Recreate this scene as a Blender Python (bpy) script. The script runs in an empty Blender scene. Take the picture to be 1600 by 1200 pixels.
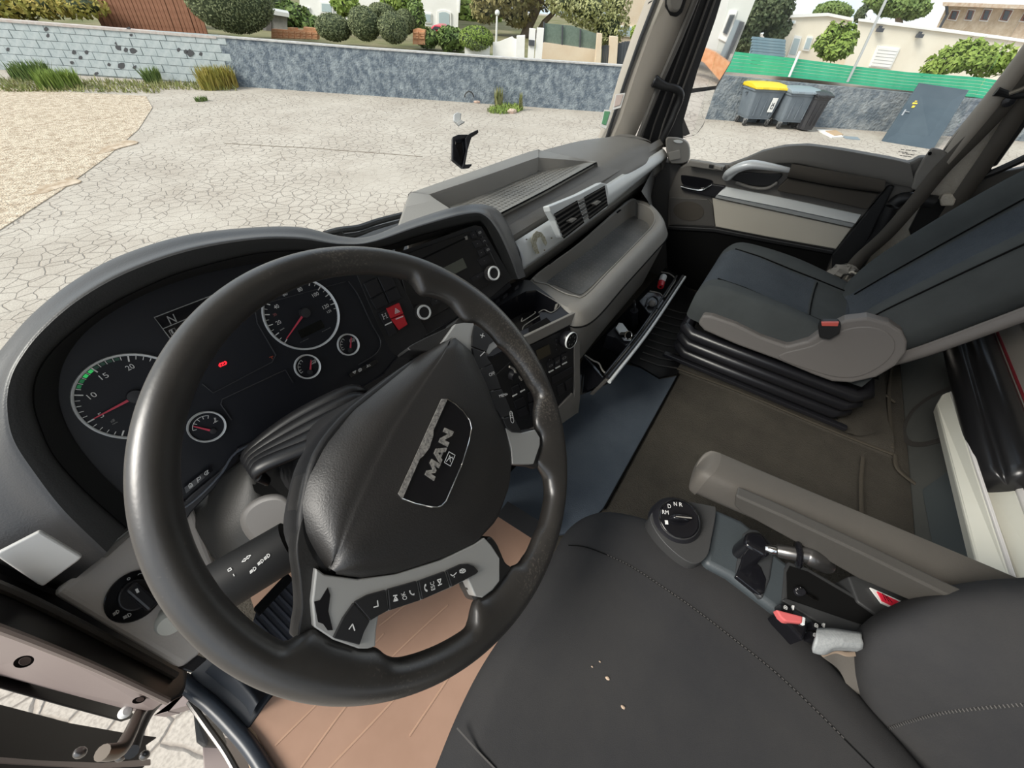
import bpy, math, random
import numpy as np
from mathutils import Vector, Matrix

random.seed(7)
rng = np.random.default_rng(7)
scn = bpy.context.scene
COL = scn.collection

# ---------------------------------------------------------------- camera
# truck frame: x to the passenger side, y forward, z up, cab floor at z = 0
CAM = np.array([-0.86, -0.21, 1.05])
FPX = 600.0
CEN = np.array([800.0, 600.0])
_roll, _pit, _az = math.radians(4.00417294), math.radians(45.45979509), math.radians(31.23085414)
_e = np.array([math.cos(_roll), math.sin(_roll)])
_n = np.array([math.sin(_roll), -math.cos(_roll)])
HD = np.array([math.cos(_az), math.sin(_az), 0.0])      # camera heading on the ground
RT = np.array([math.sin(_az), -math.cos(_az), 0.0])     # to its right
UP = np.array([0.0, 0.0, 1.0])
FW = HD * math.cos(_pit) - UP * math.sin(_pit)
UU = HD * math.sin(_pit) + UP * math.cos(_pit)


def ray(px, py):
    d = np.array([px, py], float) - CEN
    return RT * (d @ _e) + UU * (d @ _n) + FW * FPX


def at(px, py, x=None, y=None, z=None, d=None, pl=None, D=None):
    """a point of the place seen at a photograph position, on a known plane of the place"""
    r = ray(px, py)
    if x is not None: t = (x - CAM[0]) / r[0]
    elif y is not None: t = (y - CAM[1]) / r[1]
    elif z is not None: t = (z - CAM[2]) / r[2]
    elif d is not None: t = d / FPX
    elif D is not None: t = D / (r @ HD)
    else: t = ((pl[0] - CAM) @ pl[1]) / (r @ pl[1])
    return CAM + r * t


def ats(pts, **k):
    return [at(p[0], p[1], **k) for p in pts]


cd = bpy.data.cameras.new('camera')
cam = bpy.data.objects.new('camera', cd)
COL.objects.link(cam)
_cx = RT * _e[0] + UU * _n[0]
_cy = -(RT * _e[1] + UU * _n[1])
cam.matrix_world = Matrix(((_cx[0], _cy[0], -FW[0], CAM[0]), (_cx[1], _cy[1], -FW[1], CAM[1]),
                           (_cx[2], _cy[2], -FW[2], CAM[2]), (0, 0, 0, 1)))
cd.sensor_width = 36.0
cd.lens = 36.0 * FPX / 1600.0
cd.clip_start = 0.02
cd.clip_end = 600
scn.camera = cam

# ---------------------------------------------------------------- world, sun, exposure
world = bpy.data.worlds.new('sky')
scn.world = world
world.use_nodes = True
wt = world.node_tree
wt.nodes.clear()
wo = wt.nodes.new('ShaderNodeOutputWorld')
wb = wt.nodes.new('ShaderNodeBackground')
wtc = wt.nodes.new('ShaderNodeTexCoord')
wsep = wt.nodes.new('ShaderNodeSeparateXYZ')
wr = wt.nodes.new('ShaderNodeValToRGB')
wr.color_ramp.elements[0].position = 0.0
wr.color_ramp.elements[0].color = (0.66, 0.79, 0.92, 1)
wr.color_ramp.elements[1].position = 0.6
wr.color_ramp.elements[1].color = (0.50, 0.68, 0.92, 1)
wnz = wt.nodes.new('ShaderNodeTexNoise')
wnz.inputs['Scale'].default_value = 3.2
wnz.inputs['Detail'].default_value = 7
wcr = wt.nodes.new('ShaderNodeValToRGB')
wcr.color_ramp.elements[0].position = 0.36
wcr.color_ramp.elements[1].position = 0.62
wmx = wt.nodes.new('ShaderNodeMix')
wmx.data_type = 'RGBA'
wt.links.new(wtc.outputs['Generated'], wsep.inputs[0])
wt.links.new(wsep.outputs['Z'], wr.inputs['Fac'])
wt.links.new(wtc.outputs['Generated'], wnz.inputs['Vector'])
wt.links.new(wnz.outputs['Fac'], wcr.inputs['Fac'])
wt.links.new(wcr.outputs['Color'], wmx.inputs['Factor'])
wt.links.new(wr.outputs['Color'], wmx.inputs['A'])
wmx.inputs['B'].default_value = (1.0, 0.985, 0.96, 1)
wt.links.new(wmx.outputs['Result'], wb.inputs['Color'])
wb.inputs['Strength'].default_value = 0.98
wt.links.new(wb.outputs[0], wo.inputs[0])

sd = bpy.data.lights.new('sun', 'SUN')
sd.energy = 3.3
sd.angle = math.radians(25)
sd.color = (1.0, 0.95, 0.87)
sun = bpy.data.objects.new('sun', sd)
COL.objects.link(sun)
sun.rotation_euler = Vector((0.72, -0.42, -0.72)).to_track_quat('-Z', 'Y').to_euler()

scn.view_settings.view_transform = 'Standard'
scn.view_settings.look = 'None'
scn.view_settings.gamma = 1.0
scn.view_settings.use_curve_mapping = False
scn.view_settings.exposure = 0.45
scn.cycles.max_bounces = 8
scn.cycles.transparent_max_bounces = 12

# ---------------------------------------------------------------- materials
MAT = {}


def mat(name, col, rough=0.5, metal=0.0, spec=0.5, var=None, bump=None, coat=0.0, emit=None, kind=None, coords='Object'):
    """plain principled material with optional noise colour variation and noise bump"""
    m = bpy.data.materials.new(name)
    m.use_nodes = True
    nt = m.node_tree
    b = nt.nodes['Principled BSDF']
    b.inputs['Base Color'].default_value = (*col, 1)
    b.inputs['Roughness'].default_value = rough
    b.inputs['Metallic'].default_value = metal
    b.inputs['Specular IOR Level'].default_value = spec
    if coat: b.inputs['Coat Weight'].default_value = coat
    if emit:
        b.inputs['Emission Color'].default_value = (*emit[0], 1)
        b.inputs['Emission Strength'].default_value = emit[1]
    tc = None
    if var or bump:
        tc = nt.nodes.new('ShaderNodeTexCoord')
    if var:
        sc, col2 = var[0], var[1]
        n = nt.nodes.new('ShaderNodeTexNoise')
        n.inputs['Scale'].default_value = sc
        n.inputs['Detail'].default_value = 6
        n.inputs['Roughness'].default_value = 0.65
        r = nt.nodes.new('ShaderNodeValToRGB')
        lo, hi = (var[2] if len(var) > 2 else (0.35, 0.65))
        r.color_ramp.elements[0].position = lo
        r.color_ramp.elements[1].position = hi
        r.color_ramp.elements[0].color = (*col, 1)
        r.color_ramp.elements[1].color = (*col2, 1)
        nt.links.new(tc.outputs[coords], n.inputs['Vector'])
        nt.links.new(n.outputs['Fac'], r.inputs['Fac'])
        nt.links.new(r.outputs['Color'], b.inputs['Base Color'])
    if bump:
        sc, st, di = bump[:3]
        n = nt.nodes.new('ShaderNodeTexVoronoi' if len(bump) > 3 else 'ShaderNodeTexNoise')
        n.inputs['Scale'].default_value = sc
        bp = nt.nodes.new('ShaderNodeBump')
        bp.inputs['Strength'].default_value = st
        bp.inputs['Distance'].default_value = di
        nt.links.new(tc.outputs[coords], n.inputs['Vector'])
        nt.links.new(n.outputs[0], bp.inputs['Height'])
        nt.links.new(bp.outputs['Normal'], b.inputs['Normal'])
    MAT[name] = m
    return m


def glass_mat(name, tint=(1, 1, 1), gloss=0.06):
    m = bpy.data.materials.new(name)
    m.use_nodes = True
    nt = m.node_tree
    nt.nodes.clear()
    o = nt.nodes.new('ShaderNodeOutputMaterial')
    t = nt.nodes.new('ShaderNodeBsdfTransparent')
    t.inputs[0].default_value = (*tint, 1)
    g = nt.nodes.new('ShaderNodeBsdfGlossy')
    g.inputs['Roughness'].default_value = 0.02
    f = nt.nodes.new('ShaderNodeFresnel')
    f.inputs['IOR'].default_value = 1.3
    mu = nt.nodes.new('ShaderNodeMath')
    mu.operation = 'MULTIPLY'
    mu.inputs[1].default_value = gloss * 10
    x = nt.nodes.new('ShaderNodeMixShader')
    nt.links.new(f.outputs[0], mu.inputs[0])
    nt.links.new(mu.outputs[0], x.inputs[0])
    nt.links.new(t.outputs[0], x.inputs[1])
    nt.links.new(g.outputs[0], x.inputs[2])
    nt.links.new(x.outputs[0], o.inputs[0])
    MAT[name] = m
    return m


# ---------------------------------------------------------------- object helpers
ORI = {}


def A(v): return np.asarray(v, float)


def unit(v):
    v = A(v)
    return v / np.linalg.norm(v)


def _props(o, label=None, cat=None, group=None, kind=None):
    if label: o['label'] = label
    if cat: o['category'] = cat
    if group: o['group'] = group
    if kind: o['kind'] = kind
    return o


def thing(name, loc, label, cat, group=None, kind=None):
    o = bpy.data.objects.new(name, None)
    COL.objects.link(o)
    o.location = Vector(loc)
    o.empty_display_size = 0.05
    ORI[o.name] = A(loc)
    return _props(o, label, cat, group, kind)


def mk(name, verts, faces, m, parent=None, smooth=35, bev=0.0, seg=2, origin=None, kind=None, label=None, cat=None, group=None, sub=0, solid=0.0):
    verts = A(verts).reshape(-1, 3)
    if origin is None:
        lo, hi = verts.min(0), verts.max(0)
        origin = (lo + hi) / 2
        if parent is None: origin = np.array([origin[0], origin[1], lo[2]])
    me = bpy.data.meshes.new(name)
    me.from_pydata([tuple(v) for v in (verts - origin)], [], [tuple(int(i) for i in f) for f in faces])
    me.validate()
    if isinstance(m, (list, tuple)):
        for q in m: me.materials.append(q)
    else:
        me.materials.append(m)
    o = bpy.data.objects.new(name, me)
    COL.objects.link(o)
    if smooth:
        me.polygons.foreach_set('use_smooth', [True] * len(me.polygons))
        me.set_sharp_from_angle(angle=math.radians(smooth))
    place(o, origin, parent)
    if solid:
        md = o.modifiers.new('solid', 'SOLIDIFY')
        md.thickness = abs(solid)
        md.offset = -1 if solid > 0 else 1
    if bev:
        md = o.modifiers.new('bevel', 'BEVEL')
        md.width = bev
        md.segments = seg
        md.limit_method = 'ANGLE'
        md.angle_limit = math.radians(40)
    if sub:
        md = o.modifiers.new('sub', 'SUBSURF')
        md.levels = sub
        md.render_levels = sub
    return _props(o, label, cat, group, kind)


def place(o, origin, parent):
    origin = A(origin)
    if parent is not None:
        o.parent = parent
        o.location = Vector(origin - ORI[parent.name])
    else:
        o.location = Vector(origin)
    ORI[o.name] = origin


# ---- geometry builders: each returns (verts, faces)
def merge(*gs):
    V, F, k = [], [], 0
    for v, f in gs:
        v = A(v).reshape(-1, 3)
        V.append(v)
        F += [tuple(i + k for i in q) for q in f]
        k += len(v)
    return np.vstack(V), F


def prism(out, depth):
    """outline (3-D points) extruded along the vector depth; the outline is the front face"""
    out = A(out)
    n = len(out)
    depth = A(depth)
    # front face should look against depth
    nv = np.zeros(3)
    for i in range(n): nv += np.cross(out[i], out[(i + 1) % n])
    if nv @ depth > 0: out = out[::-1]
    v = np.vstack([out, out + depth])
    f = [tuple(range(n)), tuple(range(2 * n - 1, n - 1, -1))]
    for i in range(n):
        j = (i + 1) % n
        f.append((j, i, n + i, n + j))
    return v, f


def box(c, s, ax=None):
    c = A(c)
    s = A(s) / 2
    ax = np.eye(3) if ax is None else A(ax)
    v = []
    for k in (-1, 1):
        for (i, j) in ((-1, -1), (1, -1), (1, 1), (-1, 1)):
            v.append(c + ax[0] * s[0] * i + ax[1] * s[1] * j + ax[2] * s[2] * k)
    f = [(3, 2, 1, 0), (4, 5, 6, 7), (0, 1, 5, 4), (1, 2, 6, 5), (2, 3, 7, 6), (3, 0, 4, 7)]
    return np.array(v), f


def bx(x0, x1, y0, y1, z0, z1):
    return box(((x0 + x1) / 2, (y0 + y1) / 2, (z0 + z1) / 2), (abs(x1 - x0), abs(y1 - y0), abs(z1 - z0)))


def catmull(p, n, closed=False):
    """n points along a Catmull-Rom curve through p (n includes the ends)"""
    p = A(p)
    m = len(p)
    if m == 2 and not closed:
        t = np.linspace(0, 1, n)[:, None]
        return p[0] * (1 - t) + p[1] * t
    if closed:
        q = np.vstack([p[-1], p, p[0], p[1]])
        segs = m
    else:
        q = np.vstack([2 * p[0] - p[1], p, 2 * p[-1] - p[-2]])
        segs = m - 1
    ts = np.linspace(0, segs, n, endpoint=not closed)
    out = []
    for t in ts:
        i = min(int(t), segs - 1)
        u = t - i
        a, b, c, d = q[i], q[i + 1], q[i + 2], q[i + 3]
        out.append(0.5 * (2 * b + (c - a) * u + (2 * a - 5 * b + 4 * c - d) * u * u + (3 * b - a - 3 * c + d) * u ** 3))
    return np.array(out)


def resample(p, n):
    """n points evenly spaced along a polyline"""
    p = A(p)
    s = np.r_[0, np.cumsum(np.linalg.norm(np.diff(p, axis=0), axis=1))]
    t = np.linspace(0, s[-1], n)
    return np.stack([np.interp(t, s, p[:, k]) for k in range(p.shape[1])], 1)


def grid_faces(nu, nv, cu=False, cv=False):
    f = []
    for i in range(nu if cu else nu - 1):
        for j in range(nv if cv else nv - 1):
            a = i * nv + j
            b = ((i + 1) % nu) * nv + j
            c = ((i + 1) % nu) * nv + (j + 1) % nv
            d = i * nv + (j + 1) % nv
            f.append((a, d, c, b))
    return f


def loft(rows, nu=None, nv=None, cu=False, cv=False, smooth_u=True, smooth_v=True, flip=False, caps=False):
    """surface through rows of points (all rows same length)"""
    R = A(rows)
    if nv:
        R = np.array([catmull(r, nv, cv) if smooth_v else resample(np.vstack([r, r[:1]]) if cv else r, nv + (1 if cv else 0))[:nv] for r in R])
    if nu:
        R = np.stack([catmull(R[:, j], nu, cu) if smooth_u else resample(R[:, j], nu) for j in range(R.shape[1])], 1)
    a, b = R.shape[:2]
    f = grid_faces(a, b, cu, cv)
    if caps and cv:
        f.append(tuple(range(b - 1, -1, -1))[::-1])
        f.append(tuple(range((a - 1) * b, a * b))[::-1])
    if flip: f = [q[::-1] for q in f]
    return R.reshape(-1, 3), f


def frame_of(d, up=(0, 0, 1)):
    d = unit(d)
    u = np.cross(up, d)
    if np.linalg.norm(u) < 1e-4: u = np.cross((1, 0, 0), d)
    u = unit(u)
    return u, np.cross(d, u), d


def tube(path, r, n=10, smooth=0, caps=True, flat=1.0, up=(0, 0, 1)):
    path = A(path)
    r = np.atleast_1d(A(r))
    if len(r) == 1: r = np.repeat(r, len(path))
    if smooth:
        q = catmull(np.c_[path, r], smooth)
        path, r = q[:, :3], q[:, 3]
    m = len(path)
    rows = []
    for i in range(m):
        d = path[min(i + 1, m - 1)] - path[max(i - 1, 0)]
        u, w, _ = frame_of(d, up)
        a = np.linspace(0, 2 * math.pi, n, endpoint=False)
        rows.append(path[i] + r[i] * (np.outer(np.cos(a), u) + flat * np.outer(np.sin(a), w)))
    v = np.vstack(rows)
    f = [q[::-1] for q in grid_faces(m, n, False, True)]
    if caps:
        f.append(tuple(range(n - 1, -1, -1)))
        f.append(tuple(range((m - 1) * n, m * n)))
    return v, f


def lathe(prof, c, ax, n=24, cap=True):
    """prof: (radius, height) pairs along the axis ax from the point c"""
    u, w, d = frame_of(ax)
    c = A(c)
    a = np.linspace(0, 2 * math.pi, n, endpoint=False)
    rows = [c + d * h + r * (np.outer(np.cos(a), u) + np.outer(np.sin(a), w)) for r, h in prof]
    v = np.vstack(rows)
    f = [q[::-1] for q in grid_faces(len(prof), n, False, True)]
    if cap:
        f.append(tuple(range(n - 1, -1, -1)))
        f.append(tuple(range((len(prof) - 1) * n, len(prof) * n)))
    return v, f


def ellipse(c, ru, rw, n=28, a0=0.0):
    a = np.linspace(0, 2 * math.pi, n, endpoint=False)
    return [(c[0] + ru * math.cos(t) * math.cos(a0) - rw * math.sin(t) * math.sin(a0),
             c[1] + ru * math.cos(t) * math.sin(a0) + rw * math.sin(t) * math.cos(a0)) for t in a]


class Pl:
    """a plane of the place (point, unit normal towards the viewer); pixel -> point, with offset h along the normal"""
    def __init__(s, p, n):
        s.p, s.n = A(p), unit(n)

    def __call__(s, px, py, h=0.0):
        return at(px, py, pl=(s.p + s.n * h, s.n))

    def pts(s, ps, h=0.0):
        return [s(p[0], p[1], h) for p in ps]

    def plate(s, ps, h0=0.0, t=0.004):
        return prism(s.pts(ps, h0 + t), -s.n * t)


def quad_map(q, st):
    """bilinear map of unit-square points st onto the corner points q = (lower left, lower right, upper right, upper left)"""
    q = A(q)
    st = A(st)
    s, t = st[:, :1], st[:, 1:2]
    return (q[0] * (1 - s) + q[1] * s) * (1 - t) + (q[3] * (1 - s) + q[2] * s) * t


_TX = {}


def text_geo(s):
    """flat glyph mesh of a string scaled to the unit square"""
    if s not in _TX:
        c = bpy.data.curves.new('t', 'FONT')
        c.body = s
        c.resolution_u = 3
        o = bpy.data.objects.new('t', c)
        COL.objects.link(o)
        dg = bpy.context.evaluated_depsgraph_get()
        me = bpy.data.meshes.new_from_object(o.evaluated_get(dg))
        v = np.array([w.co[:2] for w in me.vertices])
        f = [tuple(p.vertices) for p in me.polygons]
        bpy.data.objects.remove(o)
        bpy.data.curves.remove(c)
        bpy.data.meshes.remove(me)
        lo, hi = v.min(0), v.max(0)
        _TX[s] = ((v - lo) / (hi - lo), f)
    return _TX[s]


def text_on(s, q):
    """the string mapped onto four 3-D corners"""
    st, f = text_geo(s)
    return quad_map(q, st), f


def strokes(lines, q, w, nrm):
    """polylines in the unit square drawn as thin ribbons on a quad; w is the width in metres"""
    V, F = [], []
    for ln in lines:
        p = quad_map(q, ln)
        for a, b in zip(p[:-1], p[1:]):
            d = b - a
            L = np.linalg.norm(d)
            if L < 1e-7: continue
            d /= L
            s = unit(np.cross(nrm, d)) * w / 2
            e = d * w * 0.25
            k = len(V)
            V += [a - s - e, b - s + e, b + s + e, a + s - e]
            F.append((k, k + 1, k + 2, k + 3))
    return np.array(V), F


def arc(cx, cy, r, a0, a1, n=12, ry=None):
    t = np.radians(np.linspace(a0, a1, n))
    return [(cx + r * math.cos(x), cy + (ry or r) * math.sin(x)) for x in t]


def leaves(cents, radii, n, size, squash=1.0, shell=0.55, seed=1, upd=0.3):
    """n small leaf quads filling ellipsoids (centre, (rx, ry, rz))"""
    g = np.random.default_rng(seed)
    cents, radii = A(cents), A(radii)
    w = radii.prod(1) ** (2 / 3)
    idx = g.choice(len(cents), n, p=w / w.sum())
    d = g.normal(size=(n, 3))
    d /= np.linalg.norm(d, axis=1)[:, None]
    r = shell + (1 - shell) * g.random(n) ** 0.5
    p = cents[idx] + d * radii[idx] * r[:, None]
    nn = d + g.normal(size=(n, 3)) * 0.7
    nn[:, 2] += upd
    nn /= np.linalg.norm(nn, axis=1)[:, None]
    t = np.cross(nn, g.normal(size=(n, 3)))
    t /= np.linalg.norm(t, axis=1)[:, None]
    b = np.cross(nn, t)
    s = size * (0.6 + 0.8 * g.random(n))[:, None]
    v = np.stack([p - t * s, p + b * s * 0.5, p + t * s, p - b * s * 0.5], 1).reshape(-1, 3)
    return v, [(4 * i, 4 * i + 1, 4 * i + 2, 4 * i + 3) for i in range(n)]


def blob(c, r, nu=14, nv=20, noise=0.0, seed=0):
    g = np.random.default_rng(seed)
    rows = []
    for i in range(nu):
        th = math.pi * (i + 0.02) / (nu - 1 + 0.04)
        row = []
        for j in range(nv):
            ph = 2 * math.pi * j / nv
            k = 1 + noise * (g.random() - 0.5)
            row.append((c[0] + r[0] * k * math.sin(th) * math.cos(ph), c[1] + r[1] * k * math.sin(th) * math.sin(ph), c[2] + r[2] * k * math.cos(th)))
        rows.append(row)
    return loft(rows, cv=True, flip=True)


def holed(outer, hole, depth):
    """plate with a hole: outline and opening as 3-D points, thickness along depth"""
    from mathutils.geometry import tessellate_polygon
    o, h = A(outer), A(hole)
    depth = A(depth)
    tri = tessellate_polygon([[Vector(p) for p in o], [Vector(p) for p in h]])
    p = np.vstack([o, h])
    n = len(p)
    nv = sum((np.cross(p[t[1]] - p[t[0]], p[t[2]] - p[t[0]]) for t in tri), np.zeros(3))
    f = [tuple(t) for t in tri]
    if nv @ depth > 0: f = [t[::-1] for t in f]
    f += [tuple(i + n for i in t[::-1]) for t in f]
    for base, m in ((0, len(o)), (len(o), len(h))):
        for i in range(m):
            a, b = base + i, base + (i + 1) % m
            f.append((a, b, n + b, n + a))
    return np.vstack([p, p + depth]), f


def cut_frame(outer, inner, depth):
    """a flat ring between two outlines with the same number of points, given thickness along depth"""
    o, i = A(outer), A(inner)
    n = len(o)
    depth = A(depth)
    v = np.vstack([o, i, o + depth, i + depth])
    f = []
    for k in range(n):
        j = (k + 1) % n
        f += [(k, j, n + j, n + k), (2 * n + k, 3 * n + k, 3 * n + j, 2 * n + j), (k, 2 * n + k, 2 * n + j, j), (n + k, n + j, 3 * n + j, 3 * n + k)]
    return v, f
# ================================================================ OUTSIDE
GZ = -1.55
WD = 15.4


def E(px, py, D): return at(px, py, D=D)


def loc(s, D, z):   # along the yard wall, away from the truck, height above the yard
    return CAM * np.array([1, 1, 0]) + RT * s + HD * D + np.array([0, 0, GZ + z])


def sarg(px, py, D):
    p = at(px, py, D=D) - CAM
    return float(p @ RT), float(CAM[2] + p[2] - GZ)


# ---- ground: cracked pale asphalt
def ground_mat():
    m = mat('cracked_asphalt', (0.5, 0.45, 0.38), 0.9, spec=0.2)
    nt = m.node_tree
    b = nt.nodes['Principled BSDF']
    N = nt.nodes.new
    tc = N('ShaderNodeTexCoord')
    nz = N('ShaderNodeTexNoise'); nz.inputs['Scale'].default_value = 2.2; nz.inputs['Detail'].default_value = 4
    mx = N('ShaderNodeMix'); mx.data_type = 'VECTOR'; mx.inputs['Factor'].default_value = 0.12
    L = nt.links.new
    L(tc.outputs['Object'], nz.inputs['Vector'])
    L(tc.outputs['Object'], mx.inputs['A']); L(nz.outputs['Color'], mx.inputs['B'])
    vo = N('ShaderNodeTexVoronoi'); vo.feature = 'DISTANCE_TO_EDGE'; vo.inputs['Scale'].default_value = 6.2
    L(mx.outputs['Result'], vo.inputs['Vector'])
    ms = N('ShaderNodeTexNoise'); ms.inputs['Scale'].default_value = 0.55; ms.inputs['Detail'].default_value = 3
    L(tc.outputs['Object'], ms.inputs['Vector'])
    mr = N('ShaderNodeMapRange'); mr.inputs['From Min'].default_value = 0.30; mr.inputs['From Max'].default_value = 0.62
    mr.inputs['To Min'].default_value = 0.006; mr.inputs['To Max'].default_value = 0.06
    L(ms.outputs['Fac'], mr.inputs['Value'])
    dv = N('ShaderNodeMath'); dv.operation = 'DIVIDE'; dv.use_clamp = True
    L(vo.outputs['Distance'], dv.inputs[0]); L(mr.outputs['Result'], dv.inputs[1])
    # stains
    st = N('ShaderNodeTexNoise'); st.inputs['Scale'].default_value = 0.8; st.inputs['Detail'].default_value = 8; st.inputs['Roughness'].default_value = 0.7
    L(tc.outputs['Object'], st.inputs['Vector'])
    r1 = N('ShaderNodeValToRGB')
    r1.color_ramp.elements[0].position = 0.3; r1.color_ramp.elements[0].color = (0.37, 0.325, 0.275, 1)
    r1.color_ramp.elements[1].position = 0.62; r1.color_ramp.elements[1].color = (0.48, 0.435, 0.375, 1)
    L(st.outputs['Fac'], r1.inputs['Fac'])
    gr = N('ShaderNodeTexNoise'); gr.inputs['Scale'].default_value = 60; gr.inputs['Detail'].default_value = 3
    L(tc.outputs['Object'], gr.inputs['Vector'])
    r2 = N('ShaderNodeValToRGB')
    r2.color_ramp.elements[0].position = 0.3; r2.color_ramp.elements[0].color = (0.75, 0.75, 0.75, 1)
    r2.color_ramp.elements[1].position = 0.6; r2.color_ramp.elements[1].color = (1.05, 1.05, 1.05, 1)
    L(gr.outputs['Fac'], r2.inputs['Fac'])
    m1 = N('ShaderNodeMix'); m1.data_type = 'RGBA'; m1.blend_type = 'MULTIPLY'; m1.inputs['Factor'].default_value = 1
    L(r1.outputs['Color'], m1.inputs['A']); L(r2.outputs['Color'], m1.inputs['B'])
    m2 = N('ShaderNodeMix'); m2.data_type = 'RGBA'
    m2.inputs['A'].default_value = (0.27, 0.235, 0.20, 1)
    L(dv.outputs[0], m2.inputs['Factor']); L(m1.outputs['Result'], m2.inputs['B'])
    L(m2.outputs['Result'], b.inputs['Base Color'])
    bp = N('ShaderNodeBump'); bp.inputs['Strength'].default_value = 0.6; bp.inputs['Distance'].default_value = 0.02
    L(dv.outputs[0], bp.inputs['Height']); L(bp.outputs['Normal'], b.inputs['Normal'])
    return m


v, f = bx(-60, 90, -40, 110, GZ - 0.4, GZ)
mk('ground', v, f, ground_mat(), smooth=0, origin=(0, 0, GZ), kind='structure')

m_gravel = mat('gravel_dirt', (0.34, 0.255, 0.18), 0.95, spec=0.1, var=(11, (0.68, 0.585, 0.46), (0.32, 0.62)), bump=(34, 1.0, 0.05))
gp = ats([(-12, 366), (95, 297), (169, 243), (216, 202), (238, 168), (228, 150), (100, 143), (0, 137), (-220, 122), (-320, 280), (-200, 480)], z=GZ + 0.012)
v, f = prism(gp, (0, 0, -0.03))
mk('gravel_patch', v, f, m_gravel, smooth=0, kind='structure')
m_stain = mat('dirt_stain', (0.30, 0.22, 0.145), 0.95, spec=0.1, var=(5, (0.55, 0.46, 0.36)))
for px, py, a, b_, h in ((80, 292, 40, 6, 0.017), (176, 230, 34, 5, 0.017)):
    pts = [(px + a * math.cos(t) * (1 + 0.3 * math.sin(3 * t)), py + (b_ * math.sin(t) - 0.55 * a * math.cos(t) * 0.55)) for t in np.linspace(0, 2 * math.pi, 22, endpoint=False)]
    v, f = prism(ats(pts, z=GZ + h), (0, 0, -0.02))
    mk('dirt_patch', v, f, m_stain, smooth=0, kind='structure')
m_crack = mat('dark_joint', (0.16, 0.13, 0.1), 0.95)
cl = [(352, 224), (420, 228), (480, 231), (545, 236), (600, 240), (660, 245)]
v, f = tube(ats(cl, z=GZ + 0.002), 0.018, 6, smooth=24, flat=0.3)
mk('asphalt_joint', v, f, m_crack, kind='structure')

# ---- yard wall
m_block = mat('pale_blue_block', (0.36, 0.41, 0.42), 0.9, spec=0.2, var=(7, (0.47, 0.51, 0.515)), bump=(60, 0.5, 0.01))
m_chip = mat('chipped_hole', (0.07, 0.07, 0.075), 0.95)
m_mortar = mat('mortar', (0.33, 0.37, 0.375), 0.95)
m_render = mat('blue_grey_render', (0.105, 0.13, 0.16), 0.92, spec=0.2, var=(5.5, (0.34, 0.38, 0.40), (0.40, 0.74)), bump=(22, 0.9, 0.03))
m_render2 = mat('grey_render', (0.12, 0.145, 0.17), 0.92, spec=0.2, var=(3.5, (0.33, 0.35, 0.355), (0.38, 0.72)), bump=(14, 1.0, 0.04))
m_coping = mat('coping', (0.50, 0.50, 0.48), 0.9, var=(8, (0.36, 0.34, 0.33)))
yw = thing('wall_yard', loc(0, WD, 0), None, None, kind='structure')
s_split = sarg(350, 90, WD)[0]
AX = np.array([RT, HD, UP])
AXL = np.array([RT, HD, UP + RT * 0.10])      # the yard's uprights lean a little against the cab's
# block section: every block a part
bw, bh = 0.47, 0.2
v, f = box(loc(s_split - 7.5, WD + 0.12, 0.62), (15.0, 0.2, 1.24), AX)
mk('wall_core', v, f, m_mortar, yw, smooth=0)
base = None
for c in range(6):
    n = 16 if c else 16
    for k in range(n):
        s = s_split - 0.02 - bw * (k + (0.5 if c % 2 else 1.0))
        ctr = loc(s + bw / 2 + 0.10 * (bh * (c + 0.5) - 0.6), WD + 0.02 + random.uniform(-0.008, 0.008), 0.03 + bh * (c + 0.5))
        if base is None:
            v, f = box(ctr, (bw - 0.012, 0.05, bh - 0.012), AXL)
            base = mk('block', v, f, m_block, yw, smooth=0, bev=0.004, seg=1)
            o = base
        else:
            o = base.copy()
            COL.objects.link(o)
            o.parent = yw
            o.location = Vector(ctr - ORI[yw.name])
# chips knocked out of the blocks
chips = [(200, 45), (72, 45), (205, 55), (182, 68), (185, 74), (196, 78), (208, 80), (297, 83), (279, 78), (115, 82), (125, 90), (135, 82), (190, 103), (210, 105), (170, 101), (75, 55), (150, 115), (314, 84), (165, 78), (290, 81), (112, 98), (12, 77)]
for i, (px, py) in enumerate(chips):
    r = (5 if i in (6, 7, 12, 4) else 3) + random.random()
    pts = [(px + r * (0.6 + 0.6 * random.random()) * math.cos(t), py + r * (0.6 + 0.6 * random.random()) * math.sin(t)) for t in np.linspace(0, 2 * math.pi, 7, endpoint=False)]
    v, f = prism(ats(pts, D=WD - 0.012), HD * 0.02)
    mk('chipped_spot', v, f, m_chip, yw, smooth=0)
# rendered section with a slightly sagging top
tops = [(s_split, 1.2), (-5.1, 1.165), (0, 1.17), (3.5, 1.18), (5.6, 1.15)]
tops2 = [(5.6, 1.15), (6.4, 1.12), (9, 1.07), (13, 1.0), (22, 0.98)]


def wall_strip(tp, name, m):
    rows = []
    for s, h in tp:
        rows.append([loc(s, WD, -0.1), loc(s, WD, h), loc(s, WD + 0.22, h), loc(s, WD + 0.22, -0.1)])
    v, f = loft(rows, smooth_u=False, smooth_v=False, cv=True, caps=True, flip=True)
    return mk(name, v, f, m, yw, smooth=0)


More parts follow.
